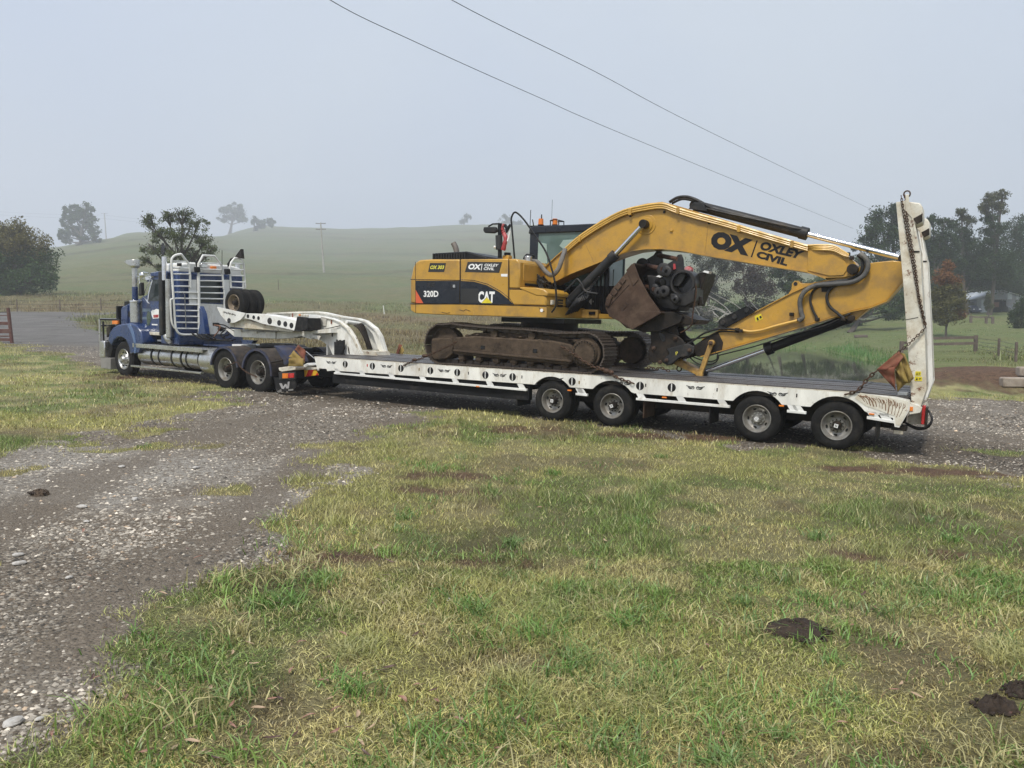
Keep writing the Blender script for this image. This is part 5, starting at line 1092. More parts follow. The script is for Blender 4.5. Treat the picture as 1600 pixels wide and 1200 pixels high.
# mirror post with rolled rag
a_ = A.P(781, 403, .5); b_ = A.P(781, 349, .5); MB().cyl(a_, b_, .045, None, 10).build('mirror_post', M['black'], EX)
MB().cyl(A.P(780, 390, .49), A.P(779.5, 368, .49), .075, None, 10).build('post_clamp', M['decalgrey'], EX)
MB().tube([A.P(781, 349.5, .5), A.P(770, 350, .45), A.P(763, 354, .42)], .018, 6).build('mirror_arm', M['black'], EX)
MB().prism(ep([(757, 355), (775, 354.5), (777, 362), (772, 364.5), (758, 364), (756, 360)], .4), .36, .46).build('mirror', M['grey'], EX, .02)
MB().prism(ep([(786, 352), (789, 350), (792, 357), (790, 358)], .5), .5, .56).prism(ep([(789, 358), (796, 350), (796.5, 353), (790.5, 364)], .5), .5, .55).build('wiper_bracket', M['black'], EX)
MB().tube(spline([A.P(786, 391, .5), A.P(789, 379, .5), A.P(790, 371, .52), A.P(787, 364, .54), A.P(785, 357, .52), A.P(787, 350, .5)], 4), [.05, .055, .05, .045, .05, .04, .04, .05, .05, .05, .045, .05, .04, .05, .04, .05, .04, .03, .03, .03, .02], 8).build('red_grease_gun', M['redplastic'], EX)
MB().tube([A.P(793, 377, .5), A.P(796, 366, .52), A.P(797, 361, .52)], .018, 6).sphere(A.P(773, 386, .4), .03, n=6, m=4).build('white_rag', M['textwhite'], EX)
hp = [A.P(804, 404, .35), A.P(802, 380, .35), A.P(799.5, 352, .35), A.P(799, 341, .35), A.P(803, 332.5, .35), A.P(809, 333.5, .35), A.P(820, 345, .3), A.P(836, 368, .2), A.P(852, 392, .1), A.P(862, 420, .04), A.P(868, 448, .02), A.P(868.5, 476, .02), A.P(862, 488, .05)]
MB().tube(spline(hp, 6), .019, 7).build('looped_hose', M['rubber'], EX, label='thin black hose looped high above the hood')
# ---- cab
T0, T1 = 1.85, 2.72; cabo = ep([(828, 356), (826, 440), (830, 492), (990, 498), (1000, 440), (985, 400), (962, 356)], T0)
cx0, cx1 = A.L(827, 400, T0)[0], A.L(955, 400, T0)[0]; cz0, cz1 = 2.15, A.L(860, 354, T0)[1]
cb = E_('cab', EX); cb['_b'] = list(EX['_b']); cb.location = (0, 0, 0)
MB().box(cx0, cx1 + .1, T0, T1, cz0, 2.75).build('lower_body', M['black'], cb, .02)
MB().prism([(cx0 - .03, cz1 - .14), (cx0 - .0, cz1 - .01), (cx0 + .1, cz1 + .02), (cx1 - .25, cz1 + .02), (cx1 - .1, cz1 - .05), (cx1 - .05, cz1 - .14)], T0 - .03, T1 + .03).build('roof', M['decal'], cb, .02)
for b_ in ((cx0, cx0 + .22, T0, T0 + .06), (cx0, cx0 + .1, T1 - .06, T1), (cx1 - .12, cx1 - .04, T0, T0 + .05), (cx1 - .12, cx1 - .04, T1 - .05, T1), (cx0 + .9, cx0 + .97, T1 - .05, T1)): MB().box(*b_, 2.7, cz1 - .1).build('cab_pillar', M['decal'], cb, .01)
MB().box(cx0 + .2, cx1 - .1, T0 + .015, T0 + .025, 2.72, cz1 - .12).build('side_window', M['cabglass'], cb)
MB().box(cx1 - .075, cx1 - .065, T0 + .05, T1 - .05, 2.3, cz1 - .12).build('front_window', M['cabglass'], cb)
MB().box(cx0 + .02, cx0 + .03, T0 + .06, T1 - .06, 2.9, cz1 - .15).build('rear_window', M['cabglass'], cb)
pal = paint('pale_green_blind', (.34, .46, .42), .4); q = ep([(841, 378), (854, 381), (855, 412), (840, 410)], T0); MB().prism(q, T0 + .0, T0 + .012).build('window_blind', pal, cb)
q = ep([(874, 384), (880, 375), (912, 373), (900, 392), (884, 392)], T0); MB().prism(q, T0 + .0, T0 + .012).build('window_blind', pal, cb)
sx = A.L(866, 400, T0)[0]; MB().box(sx - .25, sx + .1, T0 + .004, T0 + .012, 2.9, 3.2).build('seat_back', M['blackgloss'], cb, .004)
bars = MB()
for k in range(6): x = cx1 - .50 + .09 * k; bars.box(x, x + .02, T0 - .02, T0, 2.2, 3.3)
bars.build('window_guard', M['grey'], cb)
MB().box(cx1 + .03, cx1 + .06, T0 + .05, T0 + .3, 2.25, 3.1).build('front_glass_panel', M['cabglass'], cb)
c = A.L(924, 471, T0); MB().prism([(c[0] - .06, c[1]), (c[0], c[1] - .07), (c[0] + .06, c[1]), (c[0], c[1] + .06)], T0 - .01, T0 - .002).build('diamond_sticker', M['stone'], cb)
# roof furniture
rx = MB(); a_ = A.P(829, 354, T0 + .1); b_ = A.P(861, 353, T0 + .1); rx.tube([a_, b_], .018, 5)
rx.build('roof_bar', M['black'], cb)
for px, T in ((845, T0 + .1), (867, T0 + .35)):
    c = A.P(px, 351, T); MB().cyl(c, (c[0], c[1], c[2] + .13), .06, .055, 12).build('beacon', M['orange'], cb)
    MB().cyl((c[0], c[1], c[2] - .04), c, .07, None, 12).build('beacon_base', M['black'], cb)
c = A.P(846, 345, T0 + .1); MB().cyl(c, (c[0], c[1], c[2] + .14), .016, .012, 6).build('beacon_stalk', M['black'], cb)
for (x0_, y0_, x1_, y1_, T, r_) in ((828, 356, 829.3, 328, T0 + .02, .008), (834, 354, 832, 343, T0 + .05, .012), (862, 345, 863, 312, T0 + .4, .004)): MB().tube([A.P(x0_, y0_, T), A.P(x1_, y1_, T)], r_, 5).build('aerial', M['black'], cb)
cg = MB(); c0 = A.P(860, 353, T0 + .2); c1 = A.P(860, 344.5, T0 + .2); c2 = A.P(873, 344, T0 + .2); c3 = A.P(873, 353, T0 + .2); cg.tube([c0, c1, A.P(866.5, 343, T0 + .2), c2, c3], .014, 5).tube([tuple(np.array(c) + [0, .25, 0]) for c in (c0, c1, c2, c3)], .014, 5).tube([c1, tuple(np.array(c1) + [0, .25, 0])], .012, 5).tube([c2, tuple(np.array(c2) + [0, .25, 0])], .012, 5)
cg.build('beacon_guard', M['black'], cb)
# front deck of house between cab and tank
MB().box(A.L(812, 470, 1.2)[0], A.L(880, 470, 1.2)[0], 1.1, 1.86, ZB + .0, 2.35).build('boom_base', M['black'], EX, .02)
MB().prism([(A.L(812, 440, 1.05)[0], 2.3), (A.L(868, 460, 1.05)[0], 2.3), (A.L(868, 440, 1.05)[0], 2.62), (A.L(846, 425, 1.05)[0], 2.95), (A.L(826, 430, 1.05)[0], 2.8)], 1.05, 1.12).prism([(A.L(812, 440, 1.05)[0], 2.3), (A.L(868, 460, 1.05)[0], 2.3), (A.L(868, 440, 1.05)[0], 2.62), (A.L(846, 425, 1.05)[0], 2.95), (A.L(826, 430, 1.05)[0], 2.8)], 1.74, 1.80).build('boom_bracket', M['darksteel'], EX, .01)
q = ep([(900, 483), (934, 484), (934, 498), (896, 497)], 1.7); MB().prism(q, 1.70, 2.7).build('cab_platform', M['yellow_old'], EX, .02)
q = ep([(934, 490), (985, 493), (985, 499), (934, 498)], 1.75); MB().prism(q, 1.75, 2.7).build('cab_rail', Y_, EX, .01)
q = ep([(920, 487), (930, 487), (930, 491.5), (920, 491.5)], 1.69); MB().prism(q, 1.685, 1.695).build('platform_vent', M['blackgloss'], EX)
mess = MB()
for k in range(9): mess.tube(spline([A.P(832 + random.uniform(0, 8), 412 + random.uniform(0, 30), .9 + .1 * random.random()), A.P(845 + random.uniform(-4, 6), 440 + random.uniform(-10, 14), .8), A.P(856 + random.uniform(-4, 10), 445 + random.uniform(-12, 14), 1.1)], 5), random.uniform(.012, .026), 6)
for k in range(7): mess.tube(spline([A.P(884 + k * 3, 492 - k, .9 + .08 * k), A.P(893 + k * 4, 478 - k * 2, .85), A.P(905 + k * 3.5, 462 - k * 3, .9 + .05 * k), A.P(924 + k * 2, 450 - k * 3, 1.0)], 5), random.uniform(.012, .022), 6)
mess.build('hydraulic_hoses', M['grey'], EX)['kind'] = 'stuff'
MB().tube(spline([A.P(882, 456, .85), A.P(896, 442, .85), A.P(902, 436, .85), A.P(909, 444, .85), A.P(915, 455, .85), A.P(934, 459, .85)], 5), .02, 7).build('guard_rail', M['grey'], EX)
MB().tube(spline([A.P(828, 408, .95), A.P(840, 410, .9), A.P(852, 424, .9), A.P(862, 430, .9), A.P(872, 421, .9), A.P(878, 405, .95), A.P(883, 390, 1.1)], 6), .05, 10).build('boom_hose', paint('grey_sleeved_hose', (.15, .14, .13), .7, dirt=DUST, damt=.3), EX)
# ---- boom
BT0, BT1 = 1.18, 1.62
bo = [(842, 437), (845, 425), (855, 414), (870, 400), (887.5, 385), (907.5, 368), (940, 345), (985, 325), (1012, 319), (1035, 316.5), (1047, 319.5), (1070, 326), (1140, 347), (1200, 366), (1262, 386), (1295, 390), (1322, 398), (1336, 410), (1341, 421), (1336, 430), (1318, 434), (1290, 435), (1260, 424.5), (1200, 415), (1140, 405), (1100, 398.5), (1065, 391.5), (1035, 388.5), (1010, 388.5), (990, 391), (970, 397), (940, 408), (890, 428), (860, 443), (850, 446)]
MB().prism(ep(bo, BT0), BT0, BT1).build('boom', Y_, EX, .012)
tf = ep([(845, 425), (855, 413), (870, 399), (887.5, 384), (907.5, 367), (940, 344), (985, 324), (1012, 318), (1035, 315.5), (1047, 318.5), (1070, 325), (1140, 346), (1200, 365), (1262, 385)], BT0 - .02)
bf = ep([(1290, 436), (1260, 425.5), (1200, 416), (1140, 406), (1100, 399.5), (1065, 392.5), (1035, 389.5), (1010, 389.5), (990, 392), (970, 398), (940, 409), (890, 429), (860, 444)], BT0 - .02)
def strip(P, t0, t1, th, nm, mat):
    m = MB()
    for a_, b_ in zip(P[:-1], P[1:]): m.prism([a_, b_, (b_[0], b_[1] - th), (a_[0], a_[1] - th)], t0, t1)
    return m.build(nm, mat, EX)
strip(tf, BT0 - .035, BT1 + .035, .022, 'boom_top_plate', Y_); strip(bf, BT0 - .035, BT1 + .035, -.022, 'boom_bottom_plate', Y_)
yl = paint('pipe_yellow', (.70, .43, .10), .35)
pm_ = MB()
for k, (o_y, rr_) in enumerate(((0, .028), (3.5, .02), (6.5, .016))):
    pts_ = [(884, 392), (905, 374), (938, 352), (975, 333), (1010, 325), (1035, 322.5), (1055, 329), (1085, 338), (1140, 353), (1200, 371), (1262, 389)]
    pm_.tube(spline([A.P(x, y - 4 + o_y, BT0 - .06) for x, y in pts_], 4), rr_, 7)
pm_.build('boom_pipe', yl, EX)
pm_ = MB()
for k in range(4): pm_.tube(spline([A.P(1258, 384 + k * 2.2, BT0 - .05 + .03 * k), A.P(1280, 383 + k * 2.4, BT0 - .05), A.P(1302, 384 + k * 2.6, BT0 - .04), A.P(1318, 393 + k * 2, BT0 - .05), A.P(1326, 398 + k, BT0 - .05)], 4), .02, 6)
pm_.build('boom_pipe', yl, EX)
for x0_, y0_ in ((906, 372), (985, 330), (1060, 328), (1155, 356), (1238, 380)): c = A.P(x0_, y0_ - 1, BT0 - .06); MB().box(c[0] - .03, c[0] + .03, c[1] - .04, c[1] + .05, c[2] - .09, c[2] + .03).build('pipe_clamp', Y_, EX, .004)
for px_ in ((1107.5, 339, 1101.5, 398), (912, 376, 928, 410), (1273, 390, 1267, 424)): a_, b_ = A.P(px_[0], px_[1], BT0), A.P(px_[2], px_[3], BT0); MB().tube([a_, b_], .005, 4).build('weld_line', M['yellow_old'], EX)
c = A.L(1010, 351, BT0); disc(MB(), c, .20, BT0 - .012, 32).build('boss_ring', Y_, EX, .006); disc(MB(), c, .14, BT0 - .03, 28).build('boss_ring', Y_, EX, .006)
q = ep([(1262, 388), (1290, 394), (1316, 402), (1326, 418), (1318, 430), (1296, 431), (1262, 423)], BT0 - .01); MB().prism(q, BT0 - .018, BT0).build('nose_doubler', Y_, EX, .006)
c = A.L(1333, 421, BT0); MB().cyl((c[0], BT0 - .12, c[1]), (c[0], BT1 + .12, c[1]), .09, None, 20).build('boom_nose_pin', M['darksteel'], EX, .01)
for px, py in ((985, 335), (1038, 329), (1108, 346)): c = A.L(px, py, BT0 - .01); boxobj('pipe_bracket', M['darksteel'], EX, c[0] - .02, c[0] + .02, BT0 - .02, BT0, c[1] - .05, c[1] + .0, bevel=0)
c = A.L(1049, 360, BT0 - .01); boxobj('small_lug', Y_, EX, c[0] - .03, c[0] + .03, BT0 - .03, BT0, c[1] - .025, c[1] + .025)
# lettering on the boom
txt('OX', [(1107.5, 386.5), (1169, 400.5), (1177.5, 374.5), (1115, 359)], BT0 - .004, 'textblack', .085)
MB().prism(ep([(1182, 375.5), (1184, 376), (1175, 402), (1173, 401.5)], BT0), BT0 - .004, BT0 - .001).build('divider', M['textblack'], EX)
txt('OXLEY', [(1185.5, 389.5), (1249, 405), (1258.5, 392.5), (1191, 376.5)], BT0 - .004, 'textblack', .055)
txt('CIVIL', [(1180.5, 402), (1229, 416), (1233, 404.5), (1184.5, 391.5)], BT0 - .004, 'textblack', .055)
# ---- cylinders
def ram(name, foot, knee, eye, T, rb, rr_, mb, kn=1.15, split=True):
    e = E_(name, EX); e['_b'] = list(EX['_b']); e.location = (0, 0, 0)
    f, k, y = A.P(*foot, T), A.P(*knee, T), A.P(*eye, T); d = (np.array(k) - np.array(f)); u = d / np.linalg.norm(d)
    MB().cyl(f, k, rb, None, 18).build('barrel', mb, e); MB().cyl(tuple(np.array(k) - u * .14), k, rb * kn, None, 18).cyl(tuple(np.array(f)), tuple(np.array(f) + u * .1), rb * 1.1, None, 18).build('gland', mb, e, .006)
    MB().cyl(k, y, rr_, None, 16).build('rod', M['chrome'], e)
    MB().cyl((y[0], T - .07, y[2]), (y[0], T + .09, y[2]), .085, None, 16).build('rod_eye', M['darksteel'], e, .008); MB().cyl((f[0], T - .08, f[2]), (f[0], T + .08, f[2]), .09, None, 16).build('foot_eye', M['darksteel'], e, .008)
    return e
ram('boom_cylinder', (886, 474), (962, 397), (1006, 350), BT0 - .14, .095, .05, M['grey'])
ram('boom_cylinder', (890, 470), (966, 393), (1010, 347), BT1 + .14, .095, .05, M['grey'])
ram('stick_cylinder', (1086, 321), (1262, 366), (1412, 404), 1.40, .10, .05, M['grey'])
MB().tube([A.P(1092, 323, 1.28), A.P(1140, 334, 1.28), A.P(1240, 356, 1.28), A.P(1252, 358, 1.3)], .014, 6).build('cylinder_pipe', M['grey'], EX)
MB().tube(spline([A.P(1046, 316, 1.3), A.P(1058, 309, 1.3), A.P(1072, 307.5, 1.3), A.P(1085, 311, 1.3), A.P(1097, 317, 1.3), A.P(1116, 328, 1.3)], 5), .03, 8).tube(spline([A.P(1050, 318, 1.42), A.P(1066, 311, 1.42), A.P(1085, 314, 1.42), A.P(1105, 321, 1.42), A.P(1118, 324, 1.42)], 5), .024, 8).build('cylinder_hose', M['rubber'], EX)
MB().prism(ep([(1075, 326), (1083, 316), (1098, 316), (1104, 330)], 1.2), 1.22, 1.28).prism(ep([(1075, 326), (1083, 316), (1098, 316), (1104, 330)], 1.2), 1.52, 1.58).build('cylinder_mount', M['grey'], EX, .01)
# ---- stick
ST0, ST1 = 1.22, 1.58
st = [(1084, 541), (1090, 556), (1100, 556.5), (1125, 548), (1200, 526), (1275, 503.5), (1330, 486), (1360, 480), (1385, 470), (1411, 440), (1410, 409), (1395, 407), (1375, 409), (1350, 412), (1338, 420), (1318, 432), (1290, 437), (1275, 441), (1237, 458), (1180, 488), (1125, 516), (1098, 530)]
MB().prism(ep(st, ST0), ST0, ST1).build('stick', Y_, EX, .012)
dk = [(1083, 541), (1089, 557), (1100, 557.5), (1128, 548.5), (1130, 535), (1122, 519), (1098, 531)]; MB().prism(ep(dk, ST0), ST0 - .014, ST1 + .014).build('stick_tip', M['darksteel'], EX, .006, label='greasy worn stick tip')
q = ep([(1285, 500), (1325, 487), (1345, 483), (1362, 479), (1345, 492), (1336, 500), (1326, 501), (1318, 495)], ST0); MB().prism(q, ST0 + .05, ST1 - .05).build('cylinder_lug', Y_, EX, .01)
q = ep([(1228, 464), (1236, 452), (1237, 443), (1241, 438.5), (1247, 438.5), (1251, 442.5), (1268, 442), (1275, 441.5)], ST0); MB().prism(q, ST0 + .03, ST0 + .07).prism(q, ST1 - .07, ST1 - .03).build('lifting_lug', Y_, EX, .005)
disc(MB(), A.L(1243, 443.5, ST0 + .03), .035, ST0 + .024, 16).build('lug_hole', M['blackgloss'], EX)
q = ep([(1123, 513), (1123, 501), (1127, 497.5), (1162, 480), (1167, 478), (1172, 480), (1180, 487.5), (1135, 512)], ST0 - .02); MB().prism(q, ST0 - .04, ST0 + .0).prism(q, ST1, ST1 + .04).build('link_bracket', M['black'], EX, .008)
for px, py in ((1129.5, 504), (1148, 495), (1167, 485)): c = A.L(px, py, ST0 - .04); MB().cyl((c[0], ST0 - .06, c[1]), (c[0], ST0 - .03, c[1]), .045, None, 16).build('bracket_pin', M['grey'], EX, .004)
strip(ep([(1095, 558), (1125, 549.5), (1200, 527.5), (1275, 505), (1330, 487.5), (1360, 481.5), (1385, 471.5), (1411, 441.5)], ST0), ST0 - .03, ST1 + .03, -.018, 'stick_edge_plate', Y_)
strip(ep([(1098, 529), (1125, 515), (1180, 487), (1237, 457), (1275, 440)], ST0), ST0 - .03, ST1 + .03, .018, 'stick_edge_plate', Y_)
a_, b_ = A.P(1262, 456, ST0), A.P(1281, 502, ST0); MB().tube([a_, b_], .006, 4).build('weld_line', M['yellow_old'], EX)
q = ep([(1179, 494), (1189, 490), (1192, 498), (1181, 503)], ST0); MB().prism(q, ST0 - .004, ST0 - .001).build('warning_sticker', M['signyellow'], EX)
q = ep([(1182, 496.5), (1184.5, 495.5), (1186, 500), (1183, 501)], ST0); MB().prism(q, ST0 - .006, ST0 - .004).prism(ep([(1186.5, 494.5), (1189.5, 493), (1190.5, 497), (1187.5, 498)], ST0), ST0 - .006, ST0 - .004).build('sticker_print', M['textblack'], EX)
def etube(pts, T, r, mat, name, n=8): return MB().tube(spline([A.P(x, y, T) for x, y in pts], 6), r, n).build(name, mat, EX)
etube([(1250, 500), (1235, 503.5), (1210, 510), (1190, 516), (1172, 518), (1160, 516)], ST0 - .05, .024, yl, 'stick_pipe')
etube([(1160, 517), (1140, 514), (1122, 514), (1100, 521), (1085, 531), (1070, 540)], ST0 - .06, .018, M['rubber'], 'coupler_hose')
etube([(1155, 519), (1125, 518), (1105, 526), (1080, 530), (1072, 530)], ST0 - .03, .014, M['rubber'], 'coupler_hose')
etube([(1330, 489), (1290, 508), (1230, 525), (1180, 541), (1140, 551), (1120, 556)], ST0 - .035, .012, M['rubber'], 'stick_hose')
hz_ = M['grey']
etube([(1343, 396), (1353, 405), (1356, 418), (1348, 432), (1330, 441), (1300, 444), (1275, 446), (1258, 455), (1250, 470), (1252, 488), (1254, 496), (1248, 501)], ST0 - .10, .042, paint('sleeved_grey_hose', (.085, .085, .083), .65, dirt=DUST, damt=.3), 'sleeved_hose', 10)
etube([(1340, 398), (1348, 408), (1345, 425), (1330, 436), (1308, 440), (1285, 443)], ST0 - .05, .03, hz_, 'stick_hose')
etube([(1284, 447), (1272, 453), (1266, 468), (1270, 484), (1277, 498)], ST0 - .04, .022, hz_, 'stick_hose')
etube([(1325, 440), (1302, 448), (1292, 462), (1296, 478), (1308, 489), (1318, 497)], ST0 - .06, .026, hz_, 'stick_hose')
q = ep([(1283, 446), (1303, 444), (1300, 452), (1294, 456), (1284, 456)], ST0 - .02); MB().prism(q, ST0 - .03, ST0).build('hose_bracket', M['grey'], EX)
for px, py in ((1325, 397), (1331, 403), (1318, 499), (1249, 499.5), (1158, 517), (1152, 515), (1237, 491), (1277, 499)): c = A.P(px, py, ST0 - .06); MB().box(c[0] - .035, c[0] + .035, c[1] - .04, c[1] + .05, c[2] - .03, c[2] + .03).build('hose_fitting', M['darksteel'], EX, .008)
c = A.L(1330, 497, ST0); MB().cyl((c[0], ST0 - .03, c[1]), (c[0], ST1 + .03, c[1]), .06, None, 16).build('cylinder_pin', M['darksteel'], EX, .006)
ram('bucket_cylinder', (1328, 497), (1196, 547), (1098, 582), 1.40, .085, .042, M['black'], 1.35)
# linkage
def link(name, pts, r, mat, t0, t1):
    m = MB(); a_, b_ = [np.array(A.L(*p, t0)) for p in pts]; d = (b_ - a_) / np.linalg.norm(b_ - a_); n_ = np.array([-d[1], d[0]]) * r
    m.prism([tuple(a_ + n_), tuple(a_ - n_), tuple(b_ - n_), tuple(b_ + n_)], t0, t1)
    for c in (a_, b_): m.cyl((c[0], t0 - .01, c[1]), (c[0], t1 + .01, c[1]), r * 1.35, None, 16)
    return m.build(name, mat, EX, .008)
link('tipping_link', [(1111, 536), (1093, 586)], .045, M['yellow_old'], 1.12, 1.19); link('tipping_link', [(1111, 536), (1093, 586)], .045, M['yellow_old'], 1.60, 1.67)
link('power_link', [(1092, 583), (1048, 562)], .055, M['yellow_old'], 1.24, 1.56)
# ---- quick coupler
cpl = [(1016, 517), (1040, 517), (1058, 524), (1066, 531), (1072, 541), (1084, 540), (1086, 550), (1080, 556), (1068, 559), (1058, 562), (1050, 570), (1042, 571), (1034, 566), (1020, 567), (1013, 560), (1013, 548), (1017, 536)]
MB().prism(ep(cpl, 1.10), 1.10, 1.15).prism(ep(cpl, 1.10), 1.65, 1.70).build('quick_coupler', M['darksteel'], EX, .012)
MB().prism(ep([(1020, 540), (1040, 530), (1060, 535), (1070, 548), (1046, 563), (1022, 563)], 1.2), 1.16, 1.64).build('coupler_body', M['darksteel'], EX, .02)
q = ep([(1042, 545), (1068, 538), (1076, 537), (1085, 542), (1084, 552), (1076, 556), (1062, 558), (1048, 570), (1040, 570), (1036, 563), (1046, 552)], 1.05); MB().prism(q, 1.05, 1.09).build('coupler_plate', M['grey'], EX, .01)
for px, py, T in ((1021, 544, 1.08), (1055, 529, 1.08), (1041, 563, 1.03), (1077, 547.5, 1.03), (1110, 536, 1.08), (1031, 566, 1.08)): c = A.L(px, py, T); MB().cyl((c[0], T - .01, c[1]), (c[0], T + .03, c[1]), .04, None, 14).cyl((c[0], T - .03, c[1]), (c[0], T - .005, c[1]), .022, None, 6).build('pin_cap', M['bucketsteel'], EX, .004)
q = ep([(1029.5, 520), (1035, 521), (1039, 528), (1040, 533), (1036, 534), (1032, 530)], 1.09); MB().prism(q, 1.092, 1.098).build('coupler_slot', M['blackgloss'], EX)
txt('P', [(1056, 555), (1059.5, 554), (1059, 549), (1055.5, 550)], 1.045, 'textyellow', .0, 'chalk_mark')
etube([(1076, 557), (1090, 568), (1106, 570), (1118, 566), (1123, 557), (1118, 550)], 1.2, .012, M['rubber'], 'loose_hose'); etube([(1080, 556), (1094, 562), (1108, 565), (1119, 562), (1121, 556)], 1.25, .012, M['rubber'], 'loose_hose')
c = A.P(1069, 564, 1.5); MB().sphere(c, .05, n=10, m=6).build('white_lamp', M['textwhite'], EX)
c = A.L(1061, 576, 1.4); MB().tube([(c[0] + .05 * math.cos(a), 1.4, c[1] + .05 * math.sin(a)) for a in np.linspace(0, 6.28, 10, endpoint=False)], .015, 5, closed=True).build('lifting_eye', M['chain'], EX)

# ================================================================ bucket and what lies in it
BK = root('digging_bucket', 'big worn brown digging bucket on the coupler, loaded with black attachments', 'bucket', A, (-4.0, 1.4, 1.75))
B0, B1 = .82, 2.02
so = [(990, 410.5), (998.5, 433), (1014, 462), (1032, 487), (986.5, 514), (966, 501.5), (952, 494.5), (945.5, 481), (947, 467), (957, 451), (977, 427)]
MB().prism(A.poly(so, B0), B0, B0 + .03).build('side_plate', M['bucketsteel'], BK, .006); MB().prism(A.poly(so, B0), B1 - .03, B1).build('side_plate', M['bucketsteel'], BK, .006)
sh_ = [(990, 410.5), (977, 427), (957, 451), (947, 467), (945.5, 481), (952, 494.5), (966, 501.5), (986.5, 514), (1032, 487)]; P = A.poly(sh_, B0); P = spline2(P[:1] + P[1:], 3)
m = MB(); cen = np.array(A.L(988, 465, B0))
for a_, b_ in zip(P[:-1], P[1:]):
    a2_ = np.array(a_) + (cen - a_) / np.linalg.norm(cen - a_) * .03; b2_ = np.array(b_) + (cen - b_) / np.linalg.norm(cen - b_) * .03; m.prism([a_, b_, tuple(b2_), tuple(a2_)], B0 + .03, B1 - .03)
m.build('bucket_shell', M['bucketsteel'], BK)
q = A.poly([(979, 422), (988, 412), (998, 437), (989.5, 447)], B0); MB().prism(q, B0 - .018, B0).build('wear_plate', M['bucketsteel'], BK, .005)
q = A.poly([(966, 501), (1001, 486), (1032, 486.5), (986.5, 514)], B0); MB().prism(q, B0 - .014, B0).build('wear_plate', M['bucketsteel'], BK, .005)
MB().prism(A.poly([(985, 513), (1031, 487), (1034, 489), (988, 515.5)], B0), B0 - .03, B1 + .03).build('cutting_edge', M['bucketsteel'], BK, .005)
for k, (px, py) in enumerate(((973.5, 438), (966.5, 448), (960.5, 457), (953, 465), (950.5, 473.5))):
    c = np.array(A.L(px, py, B0)); a = (math.radians(52), math.radians(52), math.radians(48), math.radians(58), math.radians(75))[k]; u_ = np.array([math.cos(a), math.sin(a)]); v_ = np.array([-u_[1], u_[0]])
    MB().prism([tuple(c + u_ * .055 + v_ * .05), tuple(c + u_ * .055 - v_ * .05), tuple(c - u_ * .055 - v_ * .05), tuple(c - u_ * .055 + v_ * .05)], B0 - .03, B0).build('wear_block', M['bucketsteel'], BK, .006)
MB().tube([A.P(949, 482, B0 - .002), A.P(983, 445, B0 - .002)], .006, 4).build('weld_line', M['darksteel'], BK)
q = A.poly([(974.5, 468), (982.5, 475), (973, 486), (966, 479)], B0); MB().prism(q, B0 - .01, B0).build('emblem_plate', M['bucketsteel'], BK, .003)
em = MB()
for k in range(3): a_, b_ = A.P(971 + 3 * k, 480 - 3.6 * k, B0 - .012), A.P(974.5 + 3 * k, 483 - 3.6 * k, B0 - .012); em.tube([a_, b_], .005, 4)
em.build('emblem_mark', M['darksteel'], BK)
# bucket ears down to the coupler
q = A.poly([(1000, 508), (1010, 517), (1060, 524), (1052, 500), (1040, 488), (1028, 490)], 1.15); MB().prism(q, 1.16, 1.22).prism(q, 1.60, 1.66).build('bucket_ear', M['darksteel'], BK, .01)
q = A.poly([(988, 513), (1005, 519), (1030, 518), (1062, 505), (1068, 494), (1052, 487), (1032, 488)], 1.0); MB().prism(q, .98, 1.84).build('bucket_back', M['darksteel'], BK, .01)
AT = root('attachment', 'pile of black coupler ears, pins and ring clamp riding inside the digging bucket', 'attachment', A, (-3.7, 1.4, 2.3))
bl = M['darksteel']; bl2 = paint('greasy_black_steel', (.016, .016, .017), .42, .2, dirt=(.05, .045, .04), damt=.4)
ear = [(1002, 411), (1012, 405), (1022, 399), (1028, 391), (1033, 390), (1036, 398), (1037, 412), (1040, 425), (1030, 440), (1010, 440), (1000, 425)]
MB().prism(A.poly(ear, 1.75), 1.70, 1.76).build('ear_plate', bl2, AT, .01)
MB().prism(A.poly([(x + 31, y + 7) for x, y in ear], 1.05), 1.05, 1.11).build('ear_plate', bl2, AT, .01)
for (x0_, y0_, T0_, x1_, y1_, T1_, r_) in ((1030, 399, 1.7, 1059, 405, 1.05, .045), (1009, 415, 1.7, 1036, 421, 1.0, .055), (1007, 447, 1.7, 1022, 452, 1.1, .045), (1012, 435, 1.7, 1036, 441, 1.0, .06)):
    MB().cyl(A.P(x0_, y0_, T0_), A.P(x1_, y1_, T1_), r_, None, 14).build('cross_pin', paint('rusty_pin', (.13, .065, .042), .6, .3, dirt=(.05, .04, .035), damt=.4) if r_ != .06 else bl2, AT)
for (px, py, T, r_, w_) in ((1003, 413, 1.62, .13, .06), (1036, 421, .98, .13, .08), (1041, 424, .92, .10, .1), (1022, 452, 1.1, .10, .06), (1028, 457, 1.0, .10, .06), (1037, 455, .9, .11, .10), (1054, 468, .8, .075, .3)):
    c = A.P(px, py, T); MB().lathe(c, [(0, r_ * .35), (0, r_ * .8), (.01, r_), (w_ - .01, r_), (w_, r_ * .8), (w_, .01)], 22).build('boss', bl2, AT)
c = A.P(1066, 442, .95); MB().lathe(c, [(0, .20), (0, .235), (.02, .25), (.42, .25), (.42, .20), (0.02, .20)], 30).build('ring_clamp', bl2, AT)
MB().lathe(c, [(.25, .005), (.25, .2)], 30).build('ring_floor', M['blackgloss'], AT)
MB().prism(A.poly([(1046, 458), (1058, 459), (1074, 458), (1086, 448), (1084, 472), (1070, 480), (1056, 478), (1046, 470)], .95), .95, 1.5).build('clamp_body', bl2, AT, .03)
